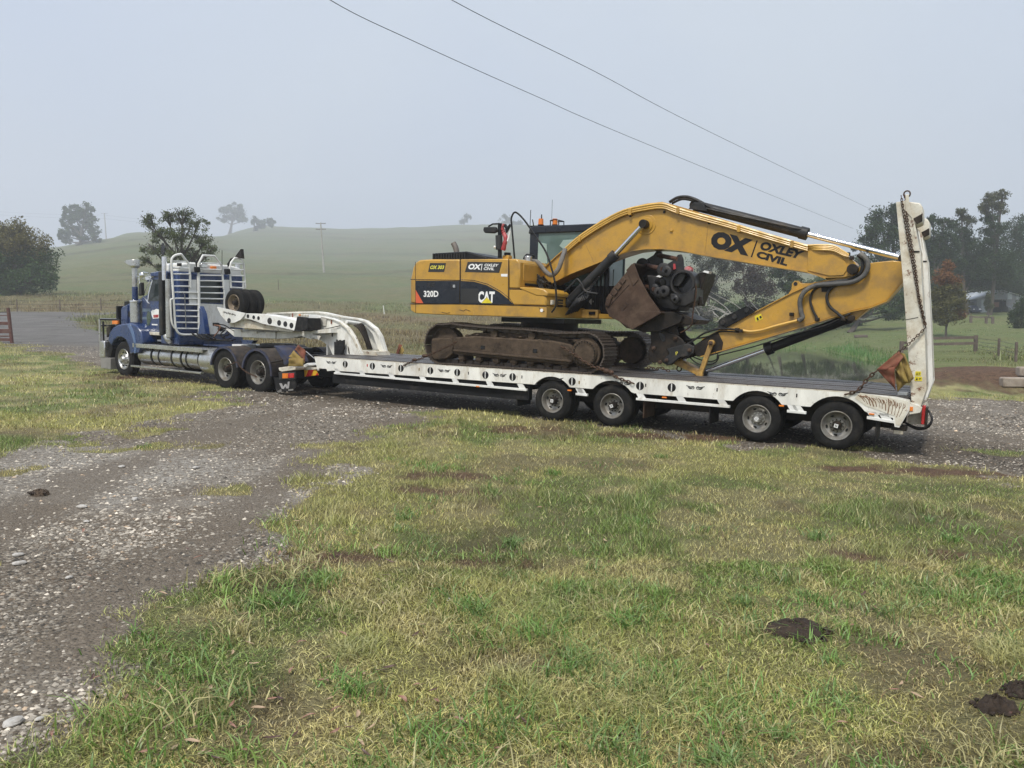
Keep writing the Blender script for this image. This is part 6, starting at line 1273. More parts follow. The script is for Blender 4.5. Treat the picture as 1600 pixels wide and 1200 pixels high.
MB().prism(A.poly([(1012, 430), (1040, 432), (1062, 432), (1070, 470), (1060, 486), (1036, 482), (1018, 458)], 1.3), 1.2, 1.9).build('attachment_core', bl2, AT, .03)
MB().prism(A.poly([(1025, 432), (1032, 428.5), (1035, 432), (1031, 433.5)], 1.0), 1.0, 1.02).build('white_label', M['textwhite'], AT)
MB().prism(A.poly([(1052, 412), (1055, 412), (1056, 420), (1052, 421)], 1.03), 1.03, 1.045).build('red_tag', M['redplastic'], AT)
mb2 = root('mud_bucket', 'dark flat blade bucket edge sticking out to the right of the ring clamp', 'bucket', A, (-3.2, 1.6, 2.2))
MB().prism(A.poly([(1082, 438), (1098, 427), (1108, 426), (1106, 438), (1096, 462), (1090, 478), (1078, 470)], 1.5), 1.3, 1.95).build('blade', bl, mb2, .01)
MB().prism(A.poly([(1098, 425), (1101, 422.5), (1108.5, 424), (1107, 427.5)], 1.28), 1.27, 1.45).build('white_corner', M['textwhite'], mb2)
MB().prism(A.poly([(1090, 465), (1096, 463), (1097, 475), (1090, 477)], 1.3), 1.29, 1.4).build('tooth', bl, mb2, .01)
MB().sphere(A.P(1076, 422, 1.35), .10, (1, 1, .8), 8, 6).build('red_white_rag', paint('pink_rag', (.6, .42, .42), .9, dirt=(.5, .03, .04), damt=.6, scale=9), mb2)
MB().prism(A.poly([(1050, 490), (1064, 488), (1082, 497), (1091, 500), (1086, 506), (1074, 508), (1060, 503)], 1.1), 1.05, 1.9).build('tilt_plate', bl, mb2, .01)
MB().tube(spline([A.P(1086, 440, 1.0), A.P(1088, 455, 1.0), A.P(1085, 475, 1.0), A.P(1082, 495, 1.0), A.P(1081, 506, 1.0), A.P(1074, 514, 1.05), A.P(1063, 520, 1.1)], 4), .014, 5).build('chain_strap', M['chain'], mb2)

# ================================================================ chains, flags
def chain_obj(label, pts, link=.075, r=.008, slack=.0, grp='tie down chains'):
    P0 = pts[0]; o = root('chain', label, 'chain', A, (0, 0, 0), group=grp); chain_mb(spline(pts, 4), link, r).build('links', M['chain'], o)['kind'] = 'stuff'; return o
ch1 = chain_obj('rusty chain from the front of the near track down to the deck edge', [A.P(714, 534, .0), A.P(700, 541, -.03), A.P(685, 548, -.04), A.P(668, 556, -.04), A.P(650, 563, -.03), A.P(636, 568, -.02), A.P(629, 573, -.01)])
MB().sphere(A.P(664, 556, -.03), .05, (1.6, 1, .8)).sphere(A.P(648, 562, -.03), .04, (1.8, 1, .8)).build('binder', M['chain'], ch1)
ch2 = chain_obj('rusty tie down chain with load binder behind the near track sprocket', [A.P(877, 541, -.01), A.P(895, 552, -.03), A.P(915, 566, -.05), A.P(932, 575, -.06), A.P(945, 579, -.06), A.P(960, 588, -.05), A.P(975, 594, -.03), A.P(990, 599, -.02)], .09, .011)
for px, py, r_ in ((948, 580, .06), (955, 582, .05), (942, 577, .045)): MB().sphere(A.P(px, py, -.05), r_, (1.2, 1, .9), 8, 6).build('binder', M['chain'], ch2)
MB().tube([A.P(932, 572, -.06), A.P(968, 592, -.06)], .013, 6).build('binder_handle', M['chain'], ch2)
ch3 = chain_obj('short loose chain heap on the deck under the coupler', [A.P(1008, 578, 1.1), A.P(1018, 573, 1.1), A.P(1024, 579, 1.15), A.P(1030, 574, 1.1), A.P(1036, 576, 1.1), A.P(1046, 580, 1.1)], .08, .011)
ch4 = chain_obj('long rusty chain hanging down the near ramp', [A.P(1408, 306, .02), A.P(1411, 325, .02), A.P(1415, 350, .02), A.P(1420, 380, .02), A.P(1426, 410, .02), A.P(1432, 445, .02), A.P(1440, 480, .02), A.P(1447, 512, .02)], .06, .0065)
ch5 = chain_obj('second rusty chain strand falling beside the long ramp chain', [A.P(1414, 305, .3), A.P(1417, 335, .02), A.P(1425, 385, .02), A.P(1432, 430, .02), A.P(1436, 470, .02), A.P(1446, 510, .02)], .055, .0055)
ch6 = chain_obj('chain running from the ramp across to the flag behind it', [A.P(1446, 512, .02), A.P(1432, 526, .0), A.P(1417, 540, -.01), A.P(1404, 550, .0), A.P(1396, 557, .02)], .06, .0065)
ch7 = chain_obj('thick rusty chain from the rear flag down to the deck edge', [A.P(1371, 579, .02), A.P(1362, 586, .01), A.P(1352, 596, .0), A.P(1344, 607, -.01), A.P(1334, 613, -.015), A.P(1321, 616, -.02)], .09, .012)
chain_obj('light chain draped over the rear drive wheels of the truck', [A.P(352, 575, -.4), A.P(362, 569, -.5), A.P(370, 566, -.5), A.P(377, 575, -.5), A.P(388, 583, -.5), A.P(402, 589, -.5)], .06, .007, grp=None)
fl = root('oversize_flag', 'faded red and yellow canvas flag tied at the foot of the near ramp', 'flag', A, (.3, 0, 1.1), group='oversize load flags')
def cloth(quad, mat, name, par, n=9, am=.02, T=0.0):
    q = [np.array(A.P(x, y, t)) for x, y, t in quad]; v = []; f = []
    for i in range(n + 1):
        for j in range(n + 1):
            s, t = i / n, j / n; p = (1 - t) * ((1 - s) * q[0] + s * q[1]) + t * ((1 - s) * q[3] + s * q[2]); p[1] += am * math.sin(5 * s + 3 * t) + am * .6 * math.sin(9 * t - 4 * s); v.append(tuple(p))
    for i in range(n):
        for j in range(n): a = i * (n + 1) + j; f.append((a, a + 1, a + n + 2, a + n + 1))
    o = MB().add(v, f).build(name, mat, par); md = o.modifiers.new('thick', 'SOLIDIFY'); md.thickness = .006; return o
cloth([(1369, 578, .0), (1404, 548, .02), (1412, 558, -.05), (1398, 577, -.08)], M['flagred'], 'red_panel', fl)
cloth([(1371, 579, .02), (1398, 573, -.06), (1399, 604, -.02), (1400, 610, -.02)], M['flagred'], 'red_panel', fl)
cloth([(1404, 550, .02), (1414, 553, .0), (1428, 591, -.05), (1420, 599, -.05)], M['flagyellow'], 'yellow_panel', fl)
cloth([(1398, 573, -.06), (1406, 556, -.0), (1420, 599, -.06), (1410, 598, -.03)], M['flagyellow'], 'yellow_panel', fl)
cloth([(1398, 577, .03), (1409, 590, .03), (1417, 598, .05), (1402, 612, .04)], M['flagyellow'], 'yellow_panel', fl)
f2 = root('oversize_flag', 'small orange and yellow flag at the front far edge of the deck', 'flag', A, (-11.9, 2.7, 1.0), group='oversize load flags')
cloth([(617, 556, 2.7), (624, 537, 2.7), (628, 540, 2.65), (622, 557, 2.7)], M['flagred'], 'red_panel', f2, 5); cloth([(622, 557, 2.7), (628, 540, 2.68), (631, 548, 2.6), (629, 557, 2.6)], M['flagyellow'], 'yellow_panel', f2, 5)
f3 = root('oversize_flag', 'red and yellow flag on a stalk behind the rear drive wheel of the truck', 'flag', A, (-13.2, -.2, 1.0), group='oversize load flags')
cloth([(460, 546, -.2), (467, 538.5, -.2), (478, 549, -.1), (476, 566, -.2)], M['flagred'], 'red_panel', f3, 7); cloth([(451, 557, -.3), (460, 547, -.2), (476, 566, -.2), (471, 573, -.25)], M['flagyellow'], 'yellow_panel', f3, 7); cloth([(450, 572, -.3), (452, 560, -.3), (474, 560, -.2), (474, 573, -.25)], M['flagyellow'], 'yellow_panel', f3, 7)
MB().tube([A.P(478, 549, -.1), A.P(491, 560, .0)], .012, 6).build('stalk', M['alloy'], f3)
# ================================================================ prime mover
TK = root('prime_mover', 'blue bonneted prime mover with white ladder racks behind the sleeper cab', 'truck', K, (-3.2, 1.25, 0))
def kp(pts, T): return [K.L(x, y, T) for x, y in pts]
def kpr(name, pts, t0, t1, mat, bevel=.01, par=None, T=None): return MB().prism(kp(pts, t0 if T is None else T), t0, t1).build(name, mat, par or TK, bevel)
Bl = M['blue']
# wheels
for x, st_ in ((-6.305, 'steer'),):
    wheel(TK, st_, (x, .02, .525)); wheel(TK, st_, (x, 2.48, .525), far=True)
for i, x in enumerate((-1.34, 0.0)):
    for t, far in ((0, False), (.30, False), (2.5, True), (2.2, True)): wheel(TK, 'drive' if i == 0 else 'drive_a', (x, t, .525), far, rot=i + t)
MB().cyl((-1.34, .4, .52), (-1.34, 2.1, .52), .11, None, 12).cyl((0, .4, .52), (0, 2.1, .52), .11, None, 12).cyl((-6.3, .3, .5), (-6.3, 2.2, .5), .07, None, 10).build('axle', M['darksteel'], TK)
MB().box(-7.2, 1.15, .82, .92, .72, 1.0).box(-7.2, 1.15, 1.58, 1.68, .72, 1.0).build('chassis_rail', M['black'], TK, .01)
# drive guards
for x in (-1.34, 0.0):
    for t0, t1 in ((-.03, .62), (1.88, 2.53)):
        g = MB(); n = 18; pts = []
        a0, a1 = (R(8), R(172)) if x < 0 else (R(-6), R(172))
        for k in range(n + 1):
            a = a0 + (a1 - a0) * k / n; pts.append((x + .60 * math.cos(a), .53 + .60 * math.sin(a)))
        out = pts + [(x + .57 * math.cos(a0 + (a1 - a0) * k / n), .53 + .57 * math.sin(a0 + (a1 - a0) * k / n)) for k in range(n, -1, -1)]
        for k in range(n):
            q = [out[k], out[k + 1], out[2 * n + 1 - k - 1], out[2 * n + 1 - k]]; g.prism(q, t0, t1)
        gd = g.build('wheel_guard', M['guardtop'], TK, 0)
        rim_ = MB()
        for k in range(n):
            c0, c1 = out[k], out[k + 1]; q = [c0, c1, (x + (c1[0] - x) * .90, .53 + (c1[1] - .53) * .90), (x + (c0[0] - x) * .90, .53 + (c0[1] - .53) * .90)]; rim_.prism(q, t0 - .012, t0 + .02)
        rim_.build('guard_lip', M['bluedark'], gd)
kpr('guard_extension', [(428, 540), (437, 545), (446, 556), (450, 566), (444, 570), (440, 560)], -.02, .62, M['bluedark'], 0)
MB().cyl(K.P(424, 566, -.03), K.P(442, 563, -.03), .03, None, 8).build('guard_bracket', M['darksteel'], TK)
MB().tube(spline([K.P(430, 543, .62), K.P(444, 540, .65), K.P(457, 553, .65), K.P(464, 575, .65)], 4), .03, 6).build('guard_strut', M['guardtop'], TK)
# turntable and blue deck plate
MB().cyl((-.75, 1.25, 1.12), (-.75, 1.25, 1.2), .48, None, 28).box(-1.2, .2, .85, 1.65, 1.0, 1.12).build('turntable', M['black'], TK, .01)
MB().box(-3.1, -1.9, .55, 1.95, 1.06, 1.10).build('blue_catwalk', Bl, TK, .006); MB().box(-1.9, -1.5, .62, 1.1, 1.03, 1.15).build('catwalk_step', M['white_clean'], TK, .006)
kpr('blue_bracket', [(376, 531), (396, 532), (392, 537), (380, 537.5)], .8, .95, Bl, 0)
kpr('blue_support', [(311, 478), (316, 490), (321, 522), (309, 522), (312, 505)], .25, .40, Bl)
# fuel tanks
tz = K.L(260, 555, .1)[1]; 
def hx(px, py=555, T=.05): return K.L(px, py, T)[0]
for k, (a_, b_) in enumerate(((214.5, 235), (237, 266), (268, 281), (283, 310), )):
    x0_, x1_ = hx(a_), hx(b_); MB().cyl((x0_, .34, .70), (x1_, .34, .70), .285, None, 32).build('fuel_tank', M['alloy'], TK, .02)
x0_, x1_ = hx(311), hx(333); MB().cyl((x0_, .36, .68), (x1_, .36, .68), .36, None, 32).build('fuel_tank', M['alloy'], TK, .04)
for px in (235.5, 247, 267, 281.5, 290, 309): x = hx(px); MB().cyl((x - .03, .34, .70), (x + .03, .34, .70), .295, None, 32).build('tank_strap', M['grey'], TK)
x0_, x1_ = hx(211, 541), hx(319, 548); MB().box(x0_, x1_, -.02, .50, .98, 1.02).build('tank_step', M['alloy'], TK, .006); MB().box(x0_, x1_, -.03, .0, .91, 1.03).build('step_edge', M['alloy'], TK, .006)
x0_, x1_ = hx(209, 567), hx(274, 573); MB().box(x0_, x1_, -.05, .06, .33, .385).build('side_skirt_rail', M['alloy'], TK, .006); x0_, x1_ = hx(274.5, 567), hx(318, 573); MB().box(x0_, x1_, -.05, .06, .335, .38).build('side_skirt_rail', M['alloy'], TK, .006)
# front guard (fender)
fo = [(168.5, 532), (171, 519), (177, 511.5), (184, 507.5), (198, 505.5), (204, 505), (213, 509), (220, 519), (223, 535), (217, 552), (203, 552.5), (201, 541), (196, 531), (190.5, 527), (184, 527), (178, 531), (174, 540)]
kpr('front_guard', fo, -.02, .45, Bl, .03)
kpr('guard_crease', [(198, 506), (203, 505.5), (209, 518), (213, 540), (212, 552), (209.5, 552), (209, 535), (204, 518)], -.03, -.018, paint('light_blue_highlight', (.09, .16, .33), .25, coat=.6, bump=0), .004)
kpr('front_guard', fo, 2.05, 2.52, Bl, .03)
# hood, radiator shell
MB().prism(kp([(188, 522), (188, 482), (191, 478.5), (224, 463), (224, 522)], .45), .45, 2.05).build('bonnet', Bl, TK, .05)
MB().box(K.L(187, 500, .5)[0] - .03, K.L(187, 500, .5)[0] + .05, .40, 2.1, 1.05, K.L(188, 478, .5)[1]).build('radiator_surround', M['black'], TK, .02)
kpr('bonnet_intake', [(194, 471), (203, 470.5), (204, 478), (194, 480)], .5, .9, M['black'])
disc(MB(), K.L(203, 491, .44), .09, .43).build('round_badge', M['black'], TK)
MB().prism(kp([(192, 513), (192, 480), (199, 476), (199, 511)], .42), .42, .45).build('bonnet_side_panel', Bl, TK, .01)
# bull bar
bx0, bx1 = K.L(156, 545, .0)[0], K.L(164, 545, .0)[0]
MB().box(bx0, bx1, -.02, 2.5, .52, 1.02).build('bumper', M['alloy'], TK, .03)
MB().box(bx0 + .02, bx1 + .3, .0, .35, .18, .52).build('bumper_valance', paint('grey_bumper_end', (.25, .24, .22), .6), TK, .01)
bb_ = MB(); zt_ = K.L(157, 499, 0)[1]; zm_ = K.L(160, 509, 0)[1]
for t in (.0, .8, 1.7, 2.48): bb_.tube([(bx0 + .03, t, 1.0), (bx0 + .03, t, zt_)], .035, 8)
bb_.tube([(bx0 + .03, 0, zt_), (bx0 + .03, 2.48, zt_)], .035, 8).tube([(bx0 + .03, 0, zm_), (bx0 + .03, 2.48, zm_)], .03, 8)
bb_.build('bull_bar', M['alloy'], TK)
br = MB(); br.tube([(bx0 + .03, .0, zt_), K.P(188, 500, .3)], .03, 6).tube([(bx0 + .04, .02, zm_), K.P(180, 508, .3)], .025, 6).tube([K.P(161, 502, .03), K.P(162, 532, .03)], .03, 6); br.build('bull_bar_brace', M['black'], TK)
kpr('headlamp', [(166, 512), (172, 509.5), (172, 521), (166.5, 527)], .02, .3, M['darksteel'], .01); kpr('indicator', [(175, 501), (183.5, 501), (183.5, 506.5), (175, 506.5)], .06, .12, M['orange'], .006)
kpr('guard_liner', [(163, 533), (172, 530), (176, 545), (172, 560), (161, 556)], .1, .5, M['black'])
# air cleaner and snorkel
def vc(px, y0, y1, T, r, mat, name, n=20, par=None, r1=None): a_ = K.P(px, y1, T); b_ = K.P(px + (y0 - y1) * -.02, y0, T); b_ = (a_[0], a_[1], b_[2]); return MB().cyl(a_, b_, r, r1, n).build(name, mat, par or TK, .01)
vc(212.5, 472, 504, .22, .155, M['alloy'], 'air_cleaner'); vc(212.5, 469.5, 473, .22, .17, M['chrome'], 'air_cleaner_lid')
vc(211.2, 448, 470, .22, .085, Bl, 'intake_sleeve'); vc(210.8, 418, 449, .22, .075, M['alloy'], 'intake_stack')
vc(211, 406, 416, .22, .14, M['alloy'], 'rain_cap'); vc(211, 415.5, 418.5, .22, .11, M['alloy'], 'rain_cap_neck', r1=.14)
kpr('rain_cap_snout', [(193, 409), (199, 406), (206, 406.5), (206, 414), (200, 414)], .12, .32, M['alloy'], .01)
MB().cyl(K.P(211, 470, 2.3), K.P(211, 418, 2.3), .08, None, 14).build('intake_stack', M['alloy'], TK)
# cab
T0, T1 = .30, 2.20
cabp = [(222, 516), (222, 464), (230, 460), (238, 430), (250, 424), (262, 424), (262, 524), (226, 524)]
MB().prism(kp(cabp, T0), T0, T1).build('cab_shell', Bl, TK, .03)
slp = [(255, 424), (262, 421), (280, 420), (280, 524), (255, 524)]
xs0, xs1 = K.L(256, 460, T0)[0], -3.72
zroof = K.L(262, 424, T0)[1]
MB().box(xs0, xs1, .18, 2.32, 1.05, zroof).build('sleeper', Bl, TK, .04)
kpr('side_window', [(231, 470), (233, 456), (238, 437), (249, 436), (249, 470)], T0 - .012, T0 - .002, M['glass'], 0)
kpr('window_trim', [(230, 471), (232, 456), (237.5, 436), (239, 436), (233.5, 456), (231.5, 470)], T0 - .02, T0 - .004, M['chrome'], 0)
kpr('windscreen', [(224, 463), (229, 460), (237, 432), (236, 430.5)], T0 + .1, T1 - .1, M['glass'], 0, T=T0)
dr = kpr('door', [(223.5, 472), (251, 472), (251, 516), (224, 515.5)], T0 - .014, T0 - .002, Bl, .004)
MB().prism(kp([(223.5, 482), (236, 482), (236, 487), (223.5, 487)], T0), T0 - .018, T0 - .0142).prism(kp([(223.5, 495), (236, 495), (236, 499), (223.5, 499)], T0), T0 - .018, T0 - .0142).build('door_stripe', paint('grey_blue_stripe', (.14, .19, .26), .4), dr)
MB().prism(kp([(237, 487), (239, 484), (242, 484.5), (245, 482.5), (250.5, 484), (251.5, 491), (250, 497), (240, 498), (238, 493)], T0), T0 - .020, T0 - .016).build('white_emblem', M['textwhite'], dr)
MB().prism(kp([(240.5, 492), (249, 491.5), (248.5, 496), (241, 496.5)], T0), T0 - .023, T0 - .0205).build('emblem_print', M['redplastic'], dr)
MB().prism(kp([(230, 493), (232, 486), (236, 488), (237, 500), (234, 509), (230.5, 508)], T0), T0 - .02, T0 - .016).build('kidney_window', paint('dull_green_glass', (.07, .10, .07), .2), dr)
MB().tube([K.P(228, 507, T0 - .03), K.P(229, 511, T0 - .03)], .014, 6).build('door_handle', M['chrome'], dr)
MB().prism(kp([(238, 506), (247, 506.5), (247, 508.5), (238, 508)], T0), T0 - .018, T0 - .0142).build('door_lettering', M['textwhite'], dr)
kpr('cab_step', [(226, 518), (254, 519), (254, 524.5), (226, 523)], T0 - .06, T0 + .2, M['white_rusty'])
kpr('sun_visor', [(226, 432), (236, 426), (250, 423.5), (250, 428), (238, 433), (228, 440)], T0 - .02, T1, M['chrome'], .01)
kpr('visor_band', [(234, 427), (249, 424), (249, 431), (236, 432)], T0 - .03, T0 + .1, Bl, .01)
vis = MB()
for p_ in ([(212, 446), (222, 433), (236, 430)], [(216, 432), (226, 438), (238, 437)], [(236, 434), (224, 462), (231, 473)], [(217, 435), (222, 458)], [(219, 467), (224, 462), (233, 474)], [(216, 428), (224, 425), (232, 427)]): vis.tube([K.P(x, y, .12) for x, y in p_], .013, 5)
vis.build('mirror_bracket', M['chrome'], TK)
MB().sphere(K.P(221, 430, .1), .10, (1, .5, .9), 12, 8).build('spot_lamp', M['chrome'], TK)
kpr('mirror', [(217, 444), (220, 441), (221, 461), (216, 462)], .0, .1, M['grey'], .01)
# exhaust stacks
for T in (.04, 2.42):
    a_, b_ = K.P(254, 524, .04), K.P(252.5, 424, .04); MB().box(a_[0] - .09, a_[0] + .08, T - .06, T + .08, a_[2], b_[2]).build('exhaust_shield', M['grey'], TK, .03)
    x_ = K.L(263, 500, .04)[0]; MB().cyl((x_, T + .02, K.L(263, 527, .04)[1]), (x_, T + .02, K.L(261, 436, .04)[1]), .085, None, 18).build('muffler', M['alloy'], TK)
    x2_ = K.L(257, 420, .04)[0]; MB().cyl((x2_, T, K.L(260, 438, .04)[1]), (x2_, T, K.L(257, 401, .04)[1]), .07, None, 16).build('exhaust_stack', M['chrome'], TK)
    c = K.L(256, 389, .04); disc(MB(), c, .095, T - .03, 20, .17).build('stack_cap', M['blackgloss'], TK) if T < 1 else kpr('stack_cap', [(367, 401), (376, 389), (377.5, 404)], 2.0, 2.1, M['darksteel'], 0)
MB().tube(spline([K.P(259, 524, .06), K.P(264, 532, .1), K.P(272, 536, .3), K.P(290, 534, .6)], 4), .08, 10).build('exhaust_elbow', M['alloy'], TK)
# sleeper rear wall, roof fairing
XR = -3.55
def RF(x, y, X=XR): t, z = K.F(x, y, X); return (t, z)
def rpoly(pts, X=XR): return [K.F(x, y, X) for x, y in pts]
zr = K.F(300, 426, XR)[1]
MB().box(xs1 + .001, xs1 + .03, .22, 2.28, 1.15, zroof - .04).build('rear_wall', Bl, TK, .01)
MB().prismX([(.2, zr + .0), (2.3, zr), (2.25, zr + .24), (1.9, zr + .30), (.6, zr + .30), (.25, zr + .24)], xs0 + .1, xs1 + .0).build('roof_pod', M['white_clean'], TK, .05)
pn = rpoly([(313, 474), (352, 476), (352, 522), (320, 523), (314, 500)]); MB().prismX(pn, XR - .06, XR - .04).build('white_locker_panel', M['white'], TK, .01)
pn = rpoly([(352, 476), (372, 478), (372, 500), (352, 522)]); MB().prismX(pn, XR - .06, XR - .04).build('white_locker_panel', M['white'], TK, .01)
pn = rpoly([(296, 437), (308, 437), (309, 475), (297, 475)]); MB().prismX(pn, XR - .05, XR - .03).build('white_post_panel', M['white_clean'], TK)
pn = rpoly([(350, 437), (360, 437), (360, 470), (351, 470)]); MB().prismX(pn, XR - .05, XR - .03).build('white_post_panel', M['white_clean'], TK)
pn = rpoly([(314, 440), (349, 440), (349, 473), (314, 473)]); MB().prismX(pn, xs1 + .03, xs1 + .034).build('rear_window', M['glass'], TK)
# ladder racks
def rack(rails, rungs, label):
    e = E_('ladder_rack', TK); e['_b'] = list(TK['_b']); e.location = (0, 0, 0); e['label'] = label
    def P3(x, y): t, z = K.F(x, y, XR); return (XR, t, z)
    for rl, r_ in rails: MB().tube([P3(x, y) for x, y in rl], r_, 8).build('rail', M['white_clean'], e)
    for x0, x1, y0, y1 in rungs: MB().tube([P3(x0, y0), P3(x1, y1)], .022, 7).build('rung', M['white_clean'], e)
def s2(pts, n=4): return [(p[0], p[2]) for p in spline([(x, 0, y) for x, y in pts], n)]
rack([(s2([(283, 397), (275, 398.5), (270, 402), (268, 408), (268.5, 425), (272, 480), (274, 508), (276, 516), (281, 521.5), (290, 523), (309, 522.5)]), .032), ([(283, 397), (295, 412), (297, 430), (297.5, 450)], .032), ([(310, 431), (311.5, 522)], .045), (s2([(276, 466), (268, 467.5), (266.5, 472), (268, 500), (271, 510), (275, 514)]), .025)],
     [(270, 291, 408, 409), (269, 296, 418.5, 419.5)] + [(269.5 + .04 * (y - 420), 297, y, y + .3) for y in (428, 437.5, 447)] + [(271 + .05 * (y - 447), 310, y, y + .6) for y in (456.5, 466, 475.5, 485, 494, 503.5, 513)], 'nearest of the three white ladder racks')
rack([([(310.5, 475), (310, 412), (317, 399), (335, 400), (346, 414), (349.5, 450)], .032), ([(349, 449), (349.5, 452)], .03)], [(311, 343, 411, 412), (310.5, 346, 420.5, 421.5)] + [(311, 348.5, y, y + .6) for y in (430, 438.5, 448, 457.5, 466.5)], 'middle white ladder rack')
rack([([(361, 450), (359, 418), (361, 410), (366.5, 403), (376, 404), (380.5, 411), (383.5, 450), (361, 449)], .028)], [(361, 380.5, 411.5, 412.5), (360.5, 381.5, 421, 422), (360.5, 382, 430.5, 431), (361, 383, 440, 441)], 'farthest white ladder rack')
MB().tube([(XR, 2.2, 1.9), (XR, 2.2, 2.9)], .03, 8).tube([(XR, 1.55, 1.9), (XR, 1.55, 2.9)], .03, 8).build('rack_post', M['white_clean'], TK)
for (x, y, w_) in ((306, 421, 6), (353, 424, 6)):
    q = rpoly([(x - w_ / 2, y - 4), (x + 3, y - 4), (x + 4, y + 4), (x - 2, y + 5)]); MB().prismX(q, XR - .02, XR + .12).build('work_lamp', M['black'], TK, .02)
for pts_ in ([(306, 410), (310, 404), (316, 399), (313, 412), (308, 418)], [(356, 412), (361, 404), (366, 402), (361, 412), (357, 418)]): MB().prismX(rpoly(pts_), XR - .04, XR - .02).build('rack_gusset', M['black'], TK, .005)
c = rpoly([(277, 411), (282.5, 411), (282.5, 416), (277, 416)]); MB().prismX(c, XR - .02, XR + .05).build('work_lamp', M['grey'], TK, .006)
c = rpoly([(334, 416), (342, 416), (342, 421), (334, 421)]); MB().prismX(c, XR - .3, XR - .1).build('beacon', M['orange'], TK, .01); c = rpoly([(318, 412), (328, 412), (328, 418), (318, 418)]); MB().prismX(c, XR - .3, XR - .1).build('horn', M['chrome'], TK, .01)
MB().tube([K.P(347, 430, .9), K.P(347, 391, .9)], .008, 5).build('aerial', M['black'], TK)
MB().tube([(XR + .02, *K.F(290, 512, XR)), (XR + .02, *K.F(288, 460, XR)), (XR + .02, *K.F(284, 457, XR))], .012, 5).build('grab_rail', M['alloy'], TK)
# suzi lines
for k, (mt, pts_) in enumerate(((paint('tan_air_line', (.34, .17, .10), .5), [(335, 508), (344, 510), (340, 519), (334, 527), (338, 532)]), (M['rubber'], [(336, 507), (350, 508), (362, 515), (372, 520), (380, 524)]), (M['rubber'], [(337, 509), (352, 514), (345, 522), (352, 530), (362, 528)]), (M['darksteel'], [(352, 512), (358, 522), (350, 526), (356, 533), (368, 530)]))):
    MB().tube(spline([K.P(x, y, .9 + .1 * k) for x, y in pts_], 5), .018, 6).build('air_line', mt, TK)
kpr('socket_box', [(332, 504), (338.5, 504.5), (338.5, 509.5), (332, 509)], .9, 1.0, M['black']); MB().sphere(K.P(345, 514, 1.0), .09, (1, 1, .8), 8, 6).build('coupling_block', M['darksteel'], TK)
for k in range(4): MB().tube(spline([K.P(300 + 8 * k, 521, .5), K.P(310 + 8 * k, 527, .5), K.P(322 + 6 * k, 531, .6), K.P(345 + 6 * k, 532, .7)], 4), .025, 6).build('hose_run', M['rubber'], TK)
# rear of chassis
MB().box(.95, 1.10, .0, 2.5, .80, 1.0).build('rear_crossmember', M['darksteel'], TK, .01)
kpr('lamp_bracket', [(435, 574.5), (450, 572.5), (462, 574), (461, 578), (440, 581), (436, 579)], -.05, .5, M['white_rusty'], .01); kpr('lamp_bracket', [(470, 572.5), (480, 567), (482, 571), (474, 576)], .3, .6, M['white_clean'], .01)
kpr('light_bar', [(435, 582), (461, 581), (461, 592.5), (436, 593)], -.07, -.03, M['decalgrey'], .004); kpr('indicator_lamp', [(441, 583.5), (449.5, 583.3), (449.5, 591), (441, 591.3)], -.085, -.07, M['orange'], .003); kpr('tail_lamp', [(450.5, 583.3), (459, 583), (459, 590), (450.5, 590.8)], -.085, -.07, M['red'], .003)
mfp = [(428, 590), (456, 590), (462, 596), (463, 604), (457, 610), (432, 614)]; mf = kpr('mudflap', mfp, -.03, -.012, M['rubber'], 0)
def wl(pts): return MB().prism(kp(pts, -.04), -.036, -.031)
wl([(436, 599), (440, 599), (442, 604.5), (445, 600), (447, 600), (448.5, 604), (449.5, 596.5), (452.5, 596), (451, 607), (447, 607), (445.5, 603.5), (443, 608), (440, 607.5)]).build('winged_letter_logo', paint('grey_logo_metal', (.42, .41, .40), .5), mf)
wl([(450, 608.5), (458, 607.5), (458, 610), (450, 611)]).build('logo_plate', M['alloy'], mf)
wl([(433, 611), (439, 608), (440, 612), (434, 613.5)]).build('logo_plate', M['alloy'], mf)
MB().box(.9, 1.4, .3, 2.3, .45, .8).build('rear_underframe', M['black'], TK, .02)
kpr('chassis_tail_panel', [(470, 575), (495, 573.5), (496, 577), (476, 578.5)], .3, .5, M['white_rusty'], .004)

# ================================================================ gate, fences, logs, shed, car
def at(px, Y): r = ray(px, 500); x = float(r[0] / r[1] * Y); return x, Y, float(zfun(x, Y))
def groundpx(px, py): x, y = hitground(px, py); return x, y, float(zfun(x, y))
gx0, gy0, gz0 = groundpx(18.5, 536)
GT = root('timber_gate', 'maroon painted timber rail gate and leaning end post at the left edge', 'gate', loc=(gx0, gy0, gz0 - .05)); s = gy0 / FPX
MB().tube([(.02, 0, -.1), (-.11, 0, 56 * s)], .085, 8).build('post', M['redwood'], GT)
for k, (ya, h_) in enumerate(((16, 5), (27, 5.5), (37, 2), (41, 4.5), (6, 1.2), (32, 1.5))): MB().box(-4.2, -.04, -.05, .03, (50 - ya - h_) * s * 1.02, (50 - ya) * s * 1.02).build('rail', M['redwood'], GT, .01)
MB().box(-4.3, -.1, -.02, .0, 49 * s, 50.2 * s).build('top_wire', M['grey'], GT)
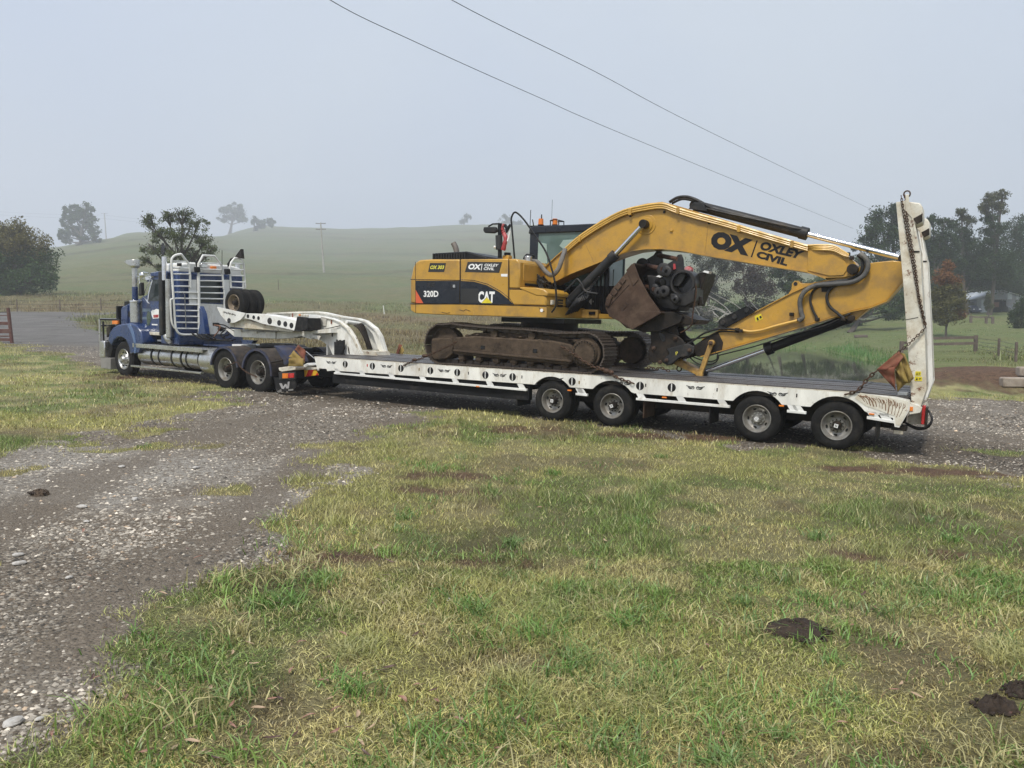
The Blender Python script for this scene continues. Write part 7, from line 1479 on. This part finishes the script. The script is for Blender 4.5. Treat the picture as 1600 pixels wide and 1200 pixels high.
def fence(name, label, pts, h, rails, postr, mat, wires=0, every=None, group=None):
    x0, y0, z0 = pts[0]; f = root(name, label, 'fence', loc=(x0, y0, z0), group=group); P = [np.array(p) - pts[0] for p in [np.array(q) for q in pts]]
    for p in P: MB().box(p[0] - postr, p[0] + postr, p[1] - postr, p[1] + postr, p[2] - .2, p[2] + h * 1.06).build('post', mat, f, .01)
    for a_, b_ in zip(P[:-1], P[1:]):
        for k in range(rails):
            z = h * (.55 + .38 * k / max(rails - 1, 1)) if rails > 1 else h * .9
            MB().add([(a_[0], a_[1] - .04, a_[2] + z - .10), (b_[0], b_[1] - .04, b_[2] + z - .10), (b_[0], b_[1] - .04, b_[2] + z + .08), (a_[0], a_[1] - .04, a_[2] + z + .08), (a_[0], a_[1] + .02, a_[2] + z - .10), (b_[0], b_[1] + .02, b_[2] + z - .10), (b_[0], b_[1] + .02, b_[2] + z + .08), (a_[0], a_[1] + .02, a_[2] + z + .08)],
                     [(0, 1, 2, 3), (7, 6, 5, 4), (0, 4, 5, 1), (3, 2, 6, 7), (0, 3, 7, 4), (1, 5, 6, 2)]).build('rail', mat, f)
        for k in range(wires): z = h * (k + 1) / (wires + .3); MB().tube([tuple(a_ + [0, 0, z]), tuple((a_ + b_) / 2 + [0, 0, z - .03]), tuple(b_ + [0, 0, z])], .011, 4).build('wire', M['grey'], f)
    return f
def gp(lst): return [groundpx(*p) for p in lst]
fence('rail_fence', 'old brown timber rail fence behind the raised ramps', gp([(1408, 560), (1452, 551), (1524, 549)]), 1.05, 2, .10, M['fencewood'])
fence('wire_fence', 'sagging wire fence running from the timber rails to the corner post', gp([(1524, 549), (1560, 556), (1587, 566)]), 1.0, 0, .055, M['fencewood'], wires=4)
fence('wire_fence', 'sparse wire paddock fence below the round tree behind the road', gp([(-60, 490), (27, 487.5), (94, 487), (158, 486), (240, 487)]), 1.15, 0, .04, M['fencewood'], wires=3)
fence('rail_fence', 'short grey timber fence in front of the shed', [at(1517, 105), at(1541, 104), at(1551, 103)], .9, 1, .14, M['fencewood'])
wp_ = root('white_marker_post', 'thin white marker post leaning in the brown meadow', 'post', loc=(*groundpx(600, 491)[:2], groundpx(600, 491)[2])); MB().tube([(.05, 0, -.1), (-.08, 0, 1.05)], .045, 7).build('stake', M['textwhite'], wp_)
x, y, z = groundpx(435, 455); dp = root('fence_stake', 'dark lone stake standing on the green slope', 'post', loc=(x, y, z)); MB().tube([(0, 0, -.1), (0, 0, 1.9)], .06, 6).build('stake', M['fencewood'], dp)
for px, py, w_, lb in ((1592, 606, 1.1, 'pale squared log lying by the dug dirt at the right edge'), (1602, 588, .5, 'second pale log standing behind the first at the right edge'), (1345, 528, 1.4, 'grey old log block lying on the bank behind the ramp')):
    x, y, z = groundpx(px, py); l = root('log', lb, 'log', loc=(x, y, z), rotz=R(-8)); MB().box(-w_ / 2, w_ / 2, -.18, .18, -.03, .30).build('timber', M['log'] if px > 1400 else M['fencewood'], l, .05)
# shed
sx, sy, sz = at(1566, 135); s = 135 / FPX
SH = root('farm_shed', 'grey corrugated iron farm shed with low gable roof', 'shed', loc=(sx, sy, sz - .2)); hw = 41 * s; wh = 2.6; rh = 4.15; dp_ = 9.0
pk = .0 - 3 * s
fw = MB()
def sheets(x0, x1, zlo, zhi, nm='iron_sheet', mat=None, step=.76):
    n = max(1, int(round((x1 - x0) / step)))
    for k in range(n):
        a_ = x0 + (x1 - x0) * k / n; b_ = x0 + (x1 - x0) * (k + 1) / n; m = MB(); c = 8
        ztop = (lambda x: zhi) if not callable(zhi) else zhi
        v = []; f = []
        for q_ in range(c + 1): xx = a_ + (b_ - a_) * q_ / c; yy = .03 * (q_ % 2) - random.uniform(0, .004); v += [(xx, yy, zlo), (xx, yy, ztop(xx))]
        f = [(2 * q_, 2 * q_ + 2, 2 * q_ + 3, 2 * q_ + 1) for q_ in range(c)]
        m.add(v, f).build(nm, mat or random.choice(TINS), SH)
TINS = [M['tin'], paint('light_iron', (.36, .40, .42), .5, .3, dirt=(.2, .2, .19), damt=.3), paint('dark_iron', (.22, .25, .27), .6, .3, dirt=(.14, .13, .12), damt=.4)]
gz_ = lambda x: wh + (rh - wh) * (1 - abs(x - pk) / (hw + (pk if x < pk else -pk)) ) if True else 0
sheets(-hw, hw, wh - .05, lambda x: max(wh, gz_(x)))
sheets(-hw, -hw * .45, 0, wh - .08); sheets(hw * .12, hw, .9, wh - .08); 
MB().cyl((hw * .1, -.3, .75), (hw * .98, -.3, .75), .62, None, 20).build('water_trough_tank', M['tin'], SH, .02)
MB().box(-hw, hw, .05, .12, wh - .16, wh - .02).build('lintel', M['fencewood'], SH); MB().box(-hw * .46, hw * .13, 1.5, 1.6, 0, wh).build('inner_wall', M['black'], SH); MB().box(-hw, -hw + .08, 0, dp_, 0, wh).box(hw - .08, hw, 0, dp_, 0, wh).box(-hw, hw, dp_, dp_ + .06, 0, wh).build('side_wall', M['tin'], SH)
MB().add([(pk, -.25, rh + .04), (hw + .3, -.25, wh - .02), (hw + .3, dp_, wh - .02), (pk, dp_, rh + .04)], [(0, 1, 2, 3)]).add([(-hw - .3, -.25, wh - .02), (pk, -.25, rh + .04), (pk, dp_, rh + .04), (-hw - .3, dp_, wh - .02)], [(0, 1, 2, 3)]).build('roof', M['tinroof'], SH).modifiers.new('t', 'SOLIDIFY').thickness = .05
MB().box(hw - .35, hw - .05, -.5, -.2, 0, 1.5).build('corner_post', M['log'], SH); MB().box(-hw - 1.6, -hw + .1, 1, 5, 1.9, 2.2).build('lean_to', M['tin'], SH)
MB().box(-hw * .46, hw * -.02, .9, 1.0, 1.2, 2.1).build('rusty_hanging_sheet', paint('rusty_sheet', (.20, .10, .07), .8), SH)
# ute in the shed doorway
ux, uy, uz = at(1526, 133); UT = root('parked_car', 'small dark blue car parked in the open shed doorway', 'car', loc=(ux, uy, uz - .05))
MB().prismX([(-.0, .25), (0, .85), (.9, .95), (1.5, 1.35), (2.6, 1.4), (3.9, 1.0), (3.95, .3)], -.85, .85).build('body', paint('dark_blue_car', (.02, .035, .09), .3, coat=.4), UT, .06)
MB().add([(-.7, .97, .98), (.7, .97, .98), (.62, 1.46, 1.32), (-.62, 1.46, 1.32)], [(0, 1, 2, 3)]).build('windscreen', M['glass'], UT); MB().box(-.72, -.4, -.03, .02, .58, .74).build('headlight', M['textwhite'], UT); MB().box(.3, .72, -.03, .02, .56, .78).build('headlight', M['textwhite'], UT)
MB().lathe((-.72, .8, .3), [(0, .05), (0, .3), (.2, .3), (.2, .05)], 14).build('wheel', M['tyre'], UT); MB().lathe((.72, .8, .3), [(0, .05), (0, .3), (.2, .3), (.2, .05)], 14).build('wheel', M['tyre'], UT)
# ================================================================ small things on the ground
def near(px, py): x, y = hitground(px, py); return x, y, float(zfun(x, y))
for px, py, r_, lb in ((1243, 993, .21, 'crumbly dark cow pat in the grass right of centre'), (1556, 1112, .11, 'flat dark cow pat near the lower right corner'), (1598, 1090, .10, 'dark cow pat cut by the right edge of the lawn'), (62, 771, .10, 'brown clod of earth in the gravel on the left')):
    x, y, z = near(px, py); d = root('cow_pat' if px != 62 else 'earth_clod', lb, 'cow pat' if px != 62 else 'clod', loc=(x, y, z), group='cow pats in the grass' if px != 62 else None)
    n = 26; v = []; f = []
    rings = 7
    for i in range(rings + 1):
        t = i / rings
        for j in range(n):
            a = 2 * math.pi * j / n; rr = r_ * t * (1 + .12 * math.sin(3 * a + px) + .07 * math.sin(7 * a)); zz = (.062 if px != 62 else .03) * (1 - t ** 2.2) + random.uniform(-.013, .018) * (t < .98) + .008 - (.02 if i == rings else 0)
            v.append((rr * math.cos(a), rr * math.sin(a) * .8, zz))
    for i in range(rings):
        for j in range(n): f.append((i * n + j, (i + 1) * n + j, (i + 1) * n + (j + 1) % n, i * n + (j + 1) % n))
    m = MB().add(v, f)
    m.build('pat', M['dung'] if px != 62 else M['trackmud'], d); lump = MB()
    for k in range(40): a = random.uniform(0, 6.28); q = r_ * random.uniform(.2, 1.15); lump.sphere((q * math.cos(a), q * math.sin(a) * .8, .02), random.uniform(.005, .018), (1.3, 1, .7), 6, 4)
    lump.build('crumbs', M['dung'], d)['kind'] = 'stuff'
def rock(px, py, r_, lb, sq=.5, grp='pale stones on the gravel'):
    x, y, z = near(px, py); o = root('stone', lb, 'stone', loc=(x, y, z), group=grp, rotz=random.uniform(0, 3)); m = MB().sphere((0, 0, r_ * sq * .1), r_ * .8, (1.4, 1, max(sq, .45)), 9, 6)
    m.v = [(a * random.uniform(.85, 1.12), b_ * random.uniform(.85, 1.12), c * random.uniform(.9, 1.1)) for a, b_, c in m.v]; m.build('stone_body', M['stone'], o, smooth=False)
rock(211, 781, .040, 'pale egg shaped stone alone in the middle of the gravel', .7)
for px, py, r_, lb in ((128, 792, .055, 'flat white stone left of the egg shaped one'), (190, 728, .05, 'long flat pale stone high on the gravel'), (306, 733, .05, 'flat white stone nearest the right of the gravel'), (135, 818, .03, 'round pinkish stone below the flat white one'), (28, 868, .04, 'small pale stone low on the left gravel'), (30, 880, .05, 'flat pale slab at the lower left gravel'), (108, 902, .03, 'small pale stone right of the slab'), (20, 1133, .05, 'flat pale stone at the bottom left corner'), (62, 1127, .022, 'tiny white pebble beside the grass tip'), (700, 939, .035, 'pale stone half sunk in the lawn')): rock(px, py, r_, lb, .25)
# dry leaves
lf = []
for k in range(3):
    m = MB(); n = 7; L_ = .085; v = []
    for i in range(n + 1): t = i / n; w_ = .011 * math.sin(math.pi * min(1, t * 1.02)) ** .8 + .0006; c = .02 * math.sin(2.2 * t + k); z = .006 * math.sin(3 * t + k * 2) + .006; v += [(t * L_ - L_ / 2, c - w_, z + .004), (t * L_ - L_ / 2, c, z), (t * L_ - L_ / 2, c + w_, z + .005)]
    f = []
    for i in range(n):
        a = i * 3; f += [(a, a + 3, a + 4, a + 1), (a + 1, a + 4, a + 5, a + 2)]
    lf.append(m.add(v, f))
LM = [M['leafdry'], paint('pale_dry_leaf', (.42, .30, .19), .6, dirt=(.3, .18, .1), damt=.3), paint('dark_wet_leaf', (.09, .045, .035), .45, dirt=(.15, .09, .06), damt=.3)]
spots = [(520, 1120), (265, 1145), (285, 1152), (300, 1148), (245, 1195), (590, 1060), (430, 870), (410, 945), (340, 1085), (150, 1070), (965, 1155), (1010, 1155), (1040, 1080), (1265, 1002), (645, 1080), (620, 1105), (1128, 1155), (540, 1145), (575, 1150), (470, 820), (455, 1020), (330, 975), (490, 890), (380, 985), (262, 960), (700, 1150), (890, 1060), (1130, 1170), (595, 848), (355, 1000), (560, 1030), (330, 1192), (420, 1165), (505, 1080)]
L0 = None; lmesh = []
for k in range(150):
    if k < len(spots): px, py = spots[k]; px += random.uniform(-8, 8)
    elif k < 100: px, py = random.gauss(420, 150), random.uniform(850, 1195)
    else: px, py = random.uniform(100, 1580), random.uniform(800, 1195)
    if px < 20 or px > 1590: continue
    x, y, z = near(px, py); dark = k % 3
    if len(lmesh) < 3:
        o = lf[len(lmesh)].build('fallen_leaf', LM[len(lmesh)]); lmesh.append(o.data)
    else: o = bpy.data.objects.new('fallen_leaf', random.choice(lmesh)); COL.objects.link(o)
    o.location = (x, y, z + .022); o.rotation_euler = (random.uniform(-.3, .3), random.uniform(-.3, .3), random.uniform(0, 6.28)); s_ = random.uniform(.45, 1.0) * (1 if y < 6 else 1.2); o.scale = (s_, s_, s_)
    kd = ('reddish brown', 'pale tan', 'dark wet')[[m_.name for m_ in lmesh].index(o.data.name)]; wh_ = 'gravel' if float(grav_mask(np.array(x), np.array(y))) > .5 else 'grass'
    zn = 'at the far left' if px < 250 else 'left of the middle' if px < 550 else 'in the middle' if px < 950 else 'at the right'; hv = 'near the bottom' if py > 1080 else 'in the middle foreground' if py > 940 else 'higher up'
    tagit(o, f'{kd} gum leaf on the {wh_} {zn} {hv}', 'leaf', f'{kd} fallen gum leaves')
for o in list(bpy.data.objects):
    if '_b' in o: del o['_b']
